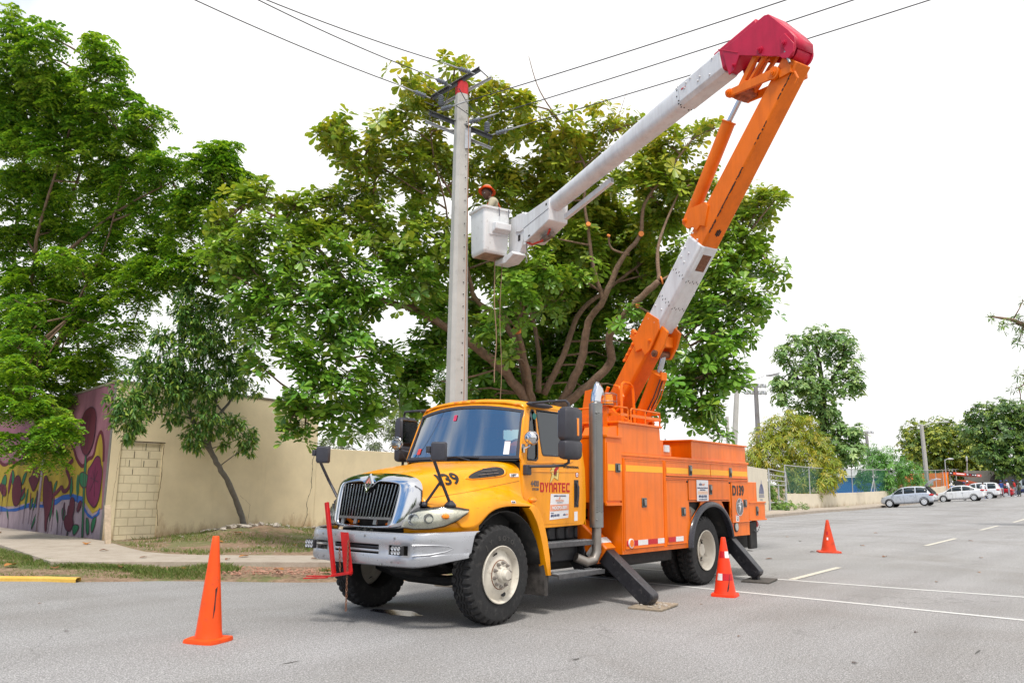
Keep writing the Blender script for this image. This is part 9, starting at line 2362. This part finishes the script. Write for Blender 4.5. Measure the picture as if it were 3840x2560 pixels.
# --- trees further off
def tuft_tree(name,label,blobs,limbs,mat,per,L0,L1,bark,shape,nl=6,base=None,droop=.3,out=.6,up=.5,tw=.05,shell=.3,grp=None):
    t=thing(name,label,'tree',base or limbs[0][0][:3],grp)
    P_,N_=blob_points(blobs,per,shell)
    V,F,TN=rosettes(P_,N_,nl,L0,L1,up,out,droop,shape)
    numesh('crown',V,F,mat,t,tone=TN)
    lp=[]
    for i,p in enumerate(limbs):a,r_=limb(t,p,bark,'trunk' if i==0 else 'limb',8);lp+=a
    if tw:twigs(blobs,lp,bark,t,2,tw,maxd=14)
    return t
SH1=((0,.0),(.4,.22),(.75,.2),(1,0));SH2=((0,.0),(.4,.09),(.75,.08),(1,0))
TALLM=leafmat('tall_tree_leaf',[(0.082,0.18,0.054),(0.122,0.252,0.069),(0.184,0.324,0.092),(0.286,0.432,0.123),(0.102,0.216,0.062),(0.408,0.54,0.185)],.5,.25)
MANG=leafmat('mango_leaf',[(0.105,0.196,0.02),(0.195,0.28,0.025),(0.3,0.378,0.03),(0.45,0.462,0.03),(0.15,0.238,0.03),(0.57,0.462,0.05),(0.24,0.28,0.03)],.42,.3)
MIDM=leafmat('bushy_leaf',[(0.051,0.165,0.033),(0.085,0.24,0.039),(0.136,0.33,0.052),(0.068,0.195,0.039),(0.204,0.42,0.078)],.5,.3)
RNDM=leafmat('round_tree_leaf',[(0.051,0.112,0.024),(0.085,0.165,0.03),(0.136,0.225,0.036),(0.34,0.405,0.036),(0.051,0.12,0.024),(0.51,0.525,0.06),(0.102,0.18,0.036)],.5,.3)
FARM=leafmat('far_tree_leaf',[(0.048,0.119,0.036),(0.08,0.168,0.042),(0.112,0.224,0.048),(0.256,0.364,0.06),(0.056,0.126,0.036)],.5,.3)
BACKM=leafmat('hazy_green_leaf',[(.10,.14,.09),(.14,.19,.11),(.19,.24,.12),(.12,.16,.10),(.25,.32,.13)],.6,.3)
DRKM=leafmat('dark_bush_leaf',[(.02,.06,.02),(.03,.08,.025),(.05,.12,.03)],.5,.25)
tuft_tree('tall_tree','tall dark green tree with layered crown standing behind the yellowish tree',TALL,TALLL,TALLM,11,.3,.55,BARKD,SH1,6,(67.32,18.61,0),shell=.35,up=.8)
tuft_tree('mango_tree','rounded yellow-green tree spilling over the fence',MANGO,MANGOL,MANG,15,.3,.5,BARKD,SH2,9,(56,19.5,0),droop=.45,up=.4,out=.8)
tuft_tree('bushy_tree','low bright green bushy tree behind the end of the fence',MID,MIDL,MIDM,12,.3,.55,BARKD,SH2,8,(79.78,16.61,0.3),droop=.5)
tuft_tree('round_tree','wide round tree with yellow-green tips behind the lamp and kiosk',RND,RNDL,RNDM,10,.3,.6,BARKD,SH1,6,(105.0,16.0,1.0))
tuft_tree('spreading_tree','big tree with a curved dark trunk above the red car at far right',FAR,FARL,FARM,9,.3,.6,BARKD,SH1,6,(118.1,12.6,1.6),grp=None)
tuft_tree('roadside_tree','tree mostly outside the frame, its sprays reaching in at the right edge',EDGE,EDGEL,FARM,26,.18,.32,BARK,SH2,7,(35.6,-3.3,.1),tw=.02)
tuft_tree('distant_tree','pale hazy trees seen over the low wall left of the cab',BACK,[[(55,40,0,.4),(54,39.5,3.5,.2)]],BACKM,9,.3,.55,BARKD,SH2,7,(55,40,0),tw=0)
tuft_tree('dark_bush','dark bush rising behind the corner where mural and cream walls meet',BUSH,[[(5.6,17.6,0,.12),(5.4,17.5,2.8,.06)]],DRKM,30,.12,.2,BARKD,SH1,7,(5.6,17.6,0),tw=.015)
# creeper bush at the gate and weeds along the wall
WB=[(44.5+random.gauss(0,1.6),13.7+random.gauss(0,.5),random.uniform(.2,.6),random.uniform(.35,.6)) for _ in range(14)]+[(46+random.gauss(0,1.4),15.2,random.uniform(.9,2.2),.6) for _ in range(8)]
tuft_tree('gate_bush','green creeping bush growing at the foot of the metal gate',WB,[[(45.5,15.0,0,.06),(45.6,15.0,1.4,.03)]],leafmat('gate_bush_leaf',[(.06,.13,.025),(.1,.2,.04),(.18,.3,.05)],.5,.3),14,.12,.25,BARKD,SH1,7,(45.5,15,0),tw=0)
WD=[(52.5,15.1,.35,.28),(61,15.3,.25,.2),(57.4,13.5,.2,.2)]
tuft_tree('wall_weeds','small weeds sprouting at the foot of the fence wall',WD,[[(52.5,15.1,0,.02),(52.5,15.1,.3,.01)]],MIDM,30,.1,.2,BARKD,SH2,6,(52.5,15.1,.2),tw=0)
WV=[(8.9,14.1,.3,.12),(9.2,14.0,.28,.1),(9.6,13.9,.3,.12)]
tuft_tree('wall_weeds','small weeds at the foot of the cream wall just left of the truck',WV,[[(9.2,14.0,.1,.01),(9.2,14.0,.3,.005)]],MIDM,60,.05,.09,BARKG,SH1,6,(9.2,14,.1),tw=0)
# masses of planting far beyond, closing the horizon, plus unseen trees added for reflections
FW=[]
for u in range(0,46):FW.append((20+u*4.2+random.gauss(0,1),44+random.gauss(0,3)+(u>20)*6,random.uniform(.6,1.6),random.uniform(1.6,2.4)))
FW+=[(random.uniform(-20,-9),random.uniform(17,27),random.uniform(1.5,7.5),random.uniform(1.2,2.0)) for _ in range(26)]  # unseen trees left of the view, placed for their reflection in the windscreen
FW+=[(-46+22*math.cos(a)*random.uniform(.85,1.2)+20,-40+34*math.sin(a)+8,random.uniform(1,6),random.uniform(2,3.6)) for a in np.linspace(2.0,5.6,60)]  # unseen band of trees behind the camera, added for chrome and paint reflections
PW,NW=blob_points(FW,1.1,.5)
V,F,TN=rosettes(PW,NW,5,.8,1.4,.6,.6,.2,SH1)
tag(numesh('thicket_and_reflection_trees',V,F,BACKM,None,tone=TN,off=(60,48,0)),'distant low thicket beyond the walls, with unseen trees added for reflections',kind='stuff')
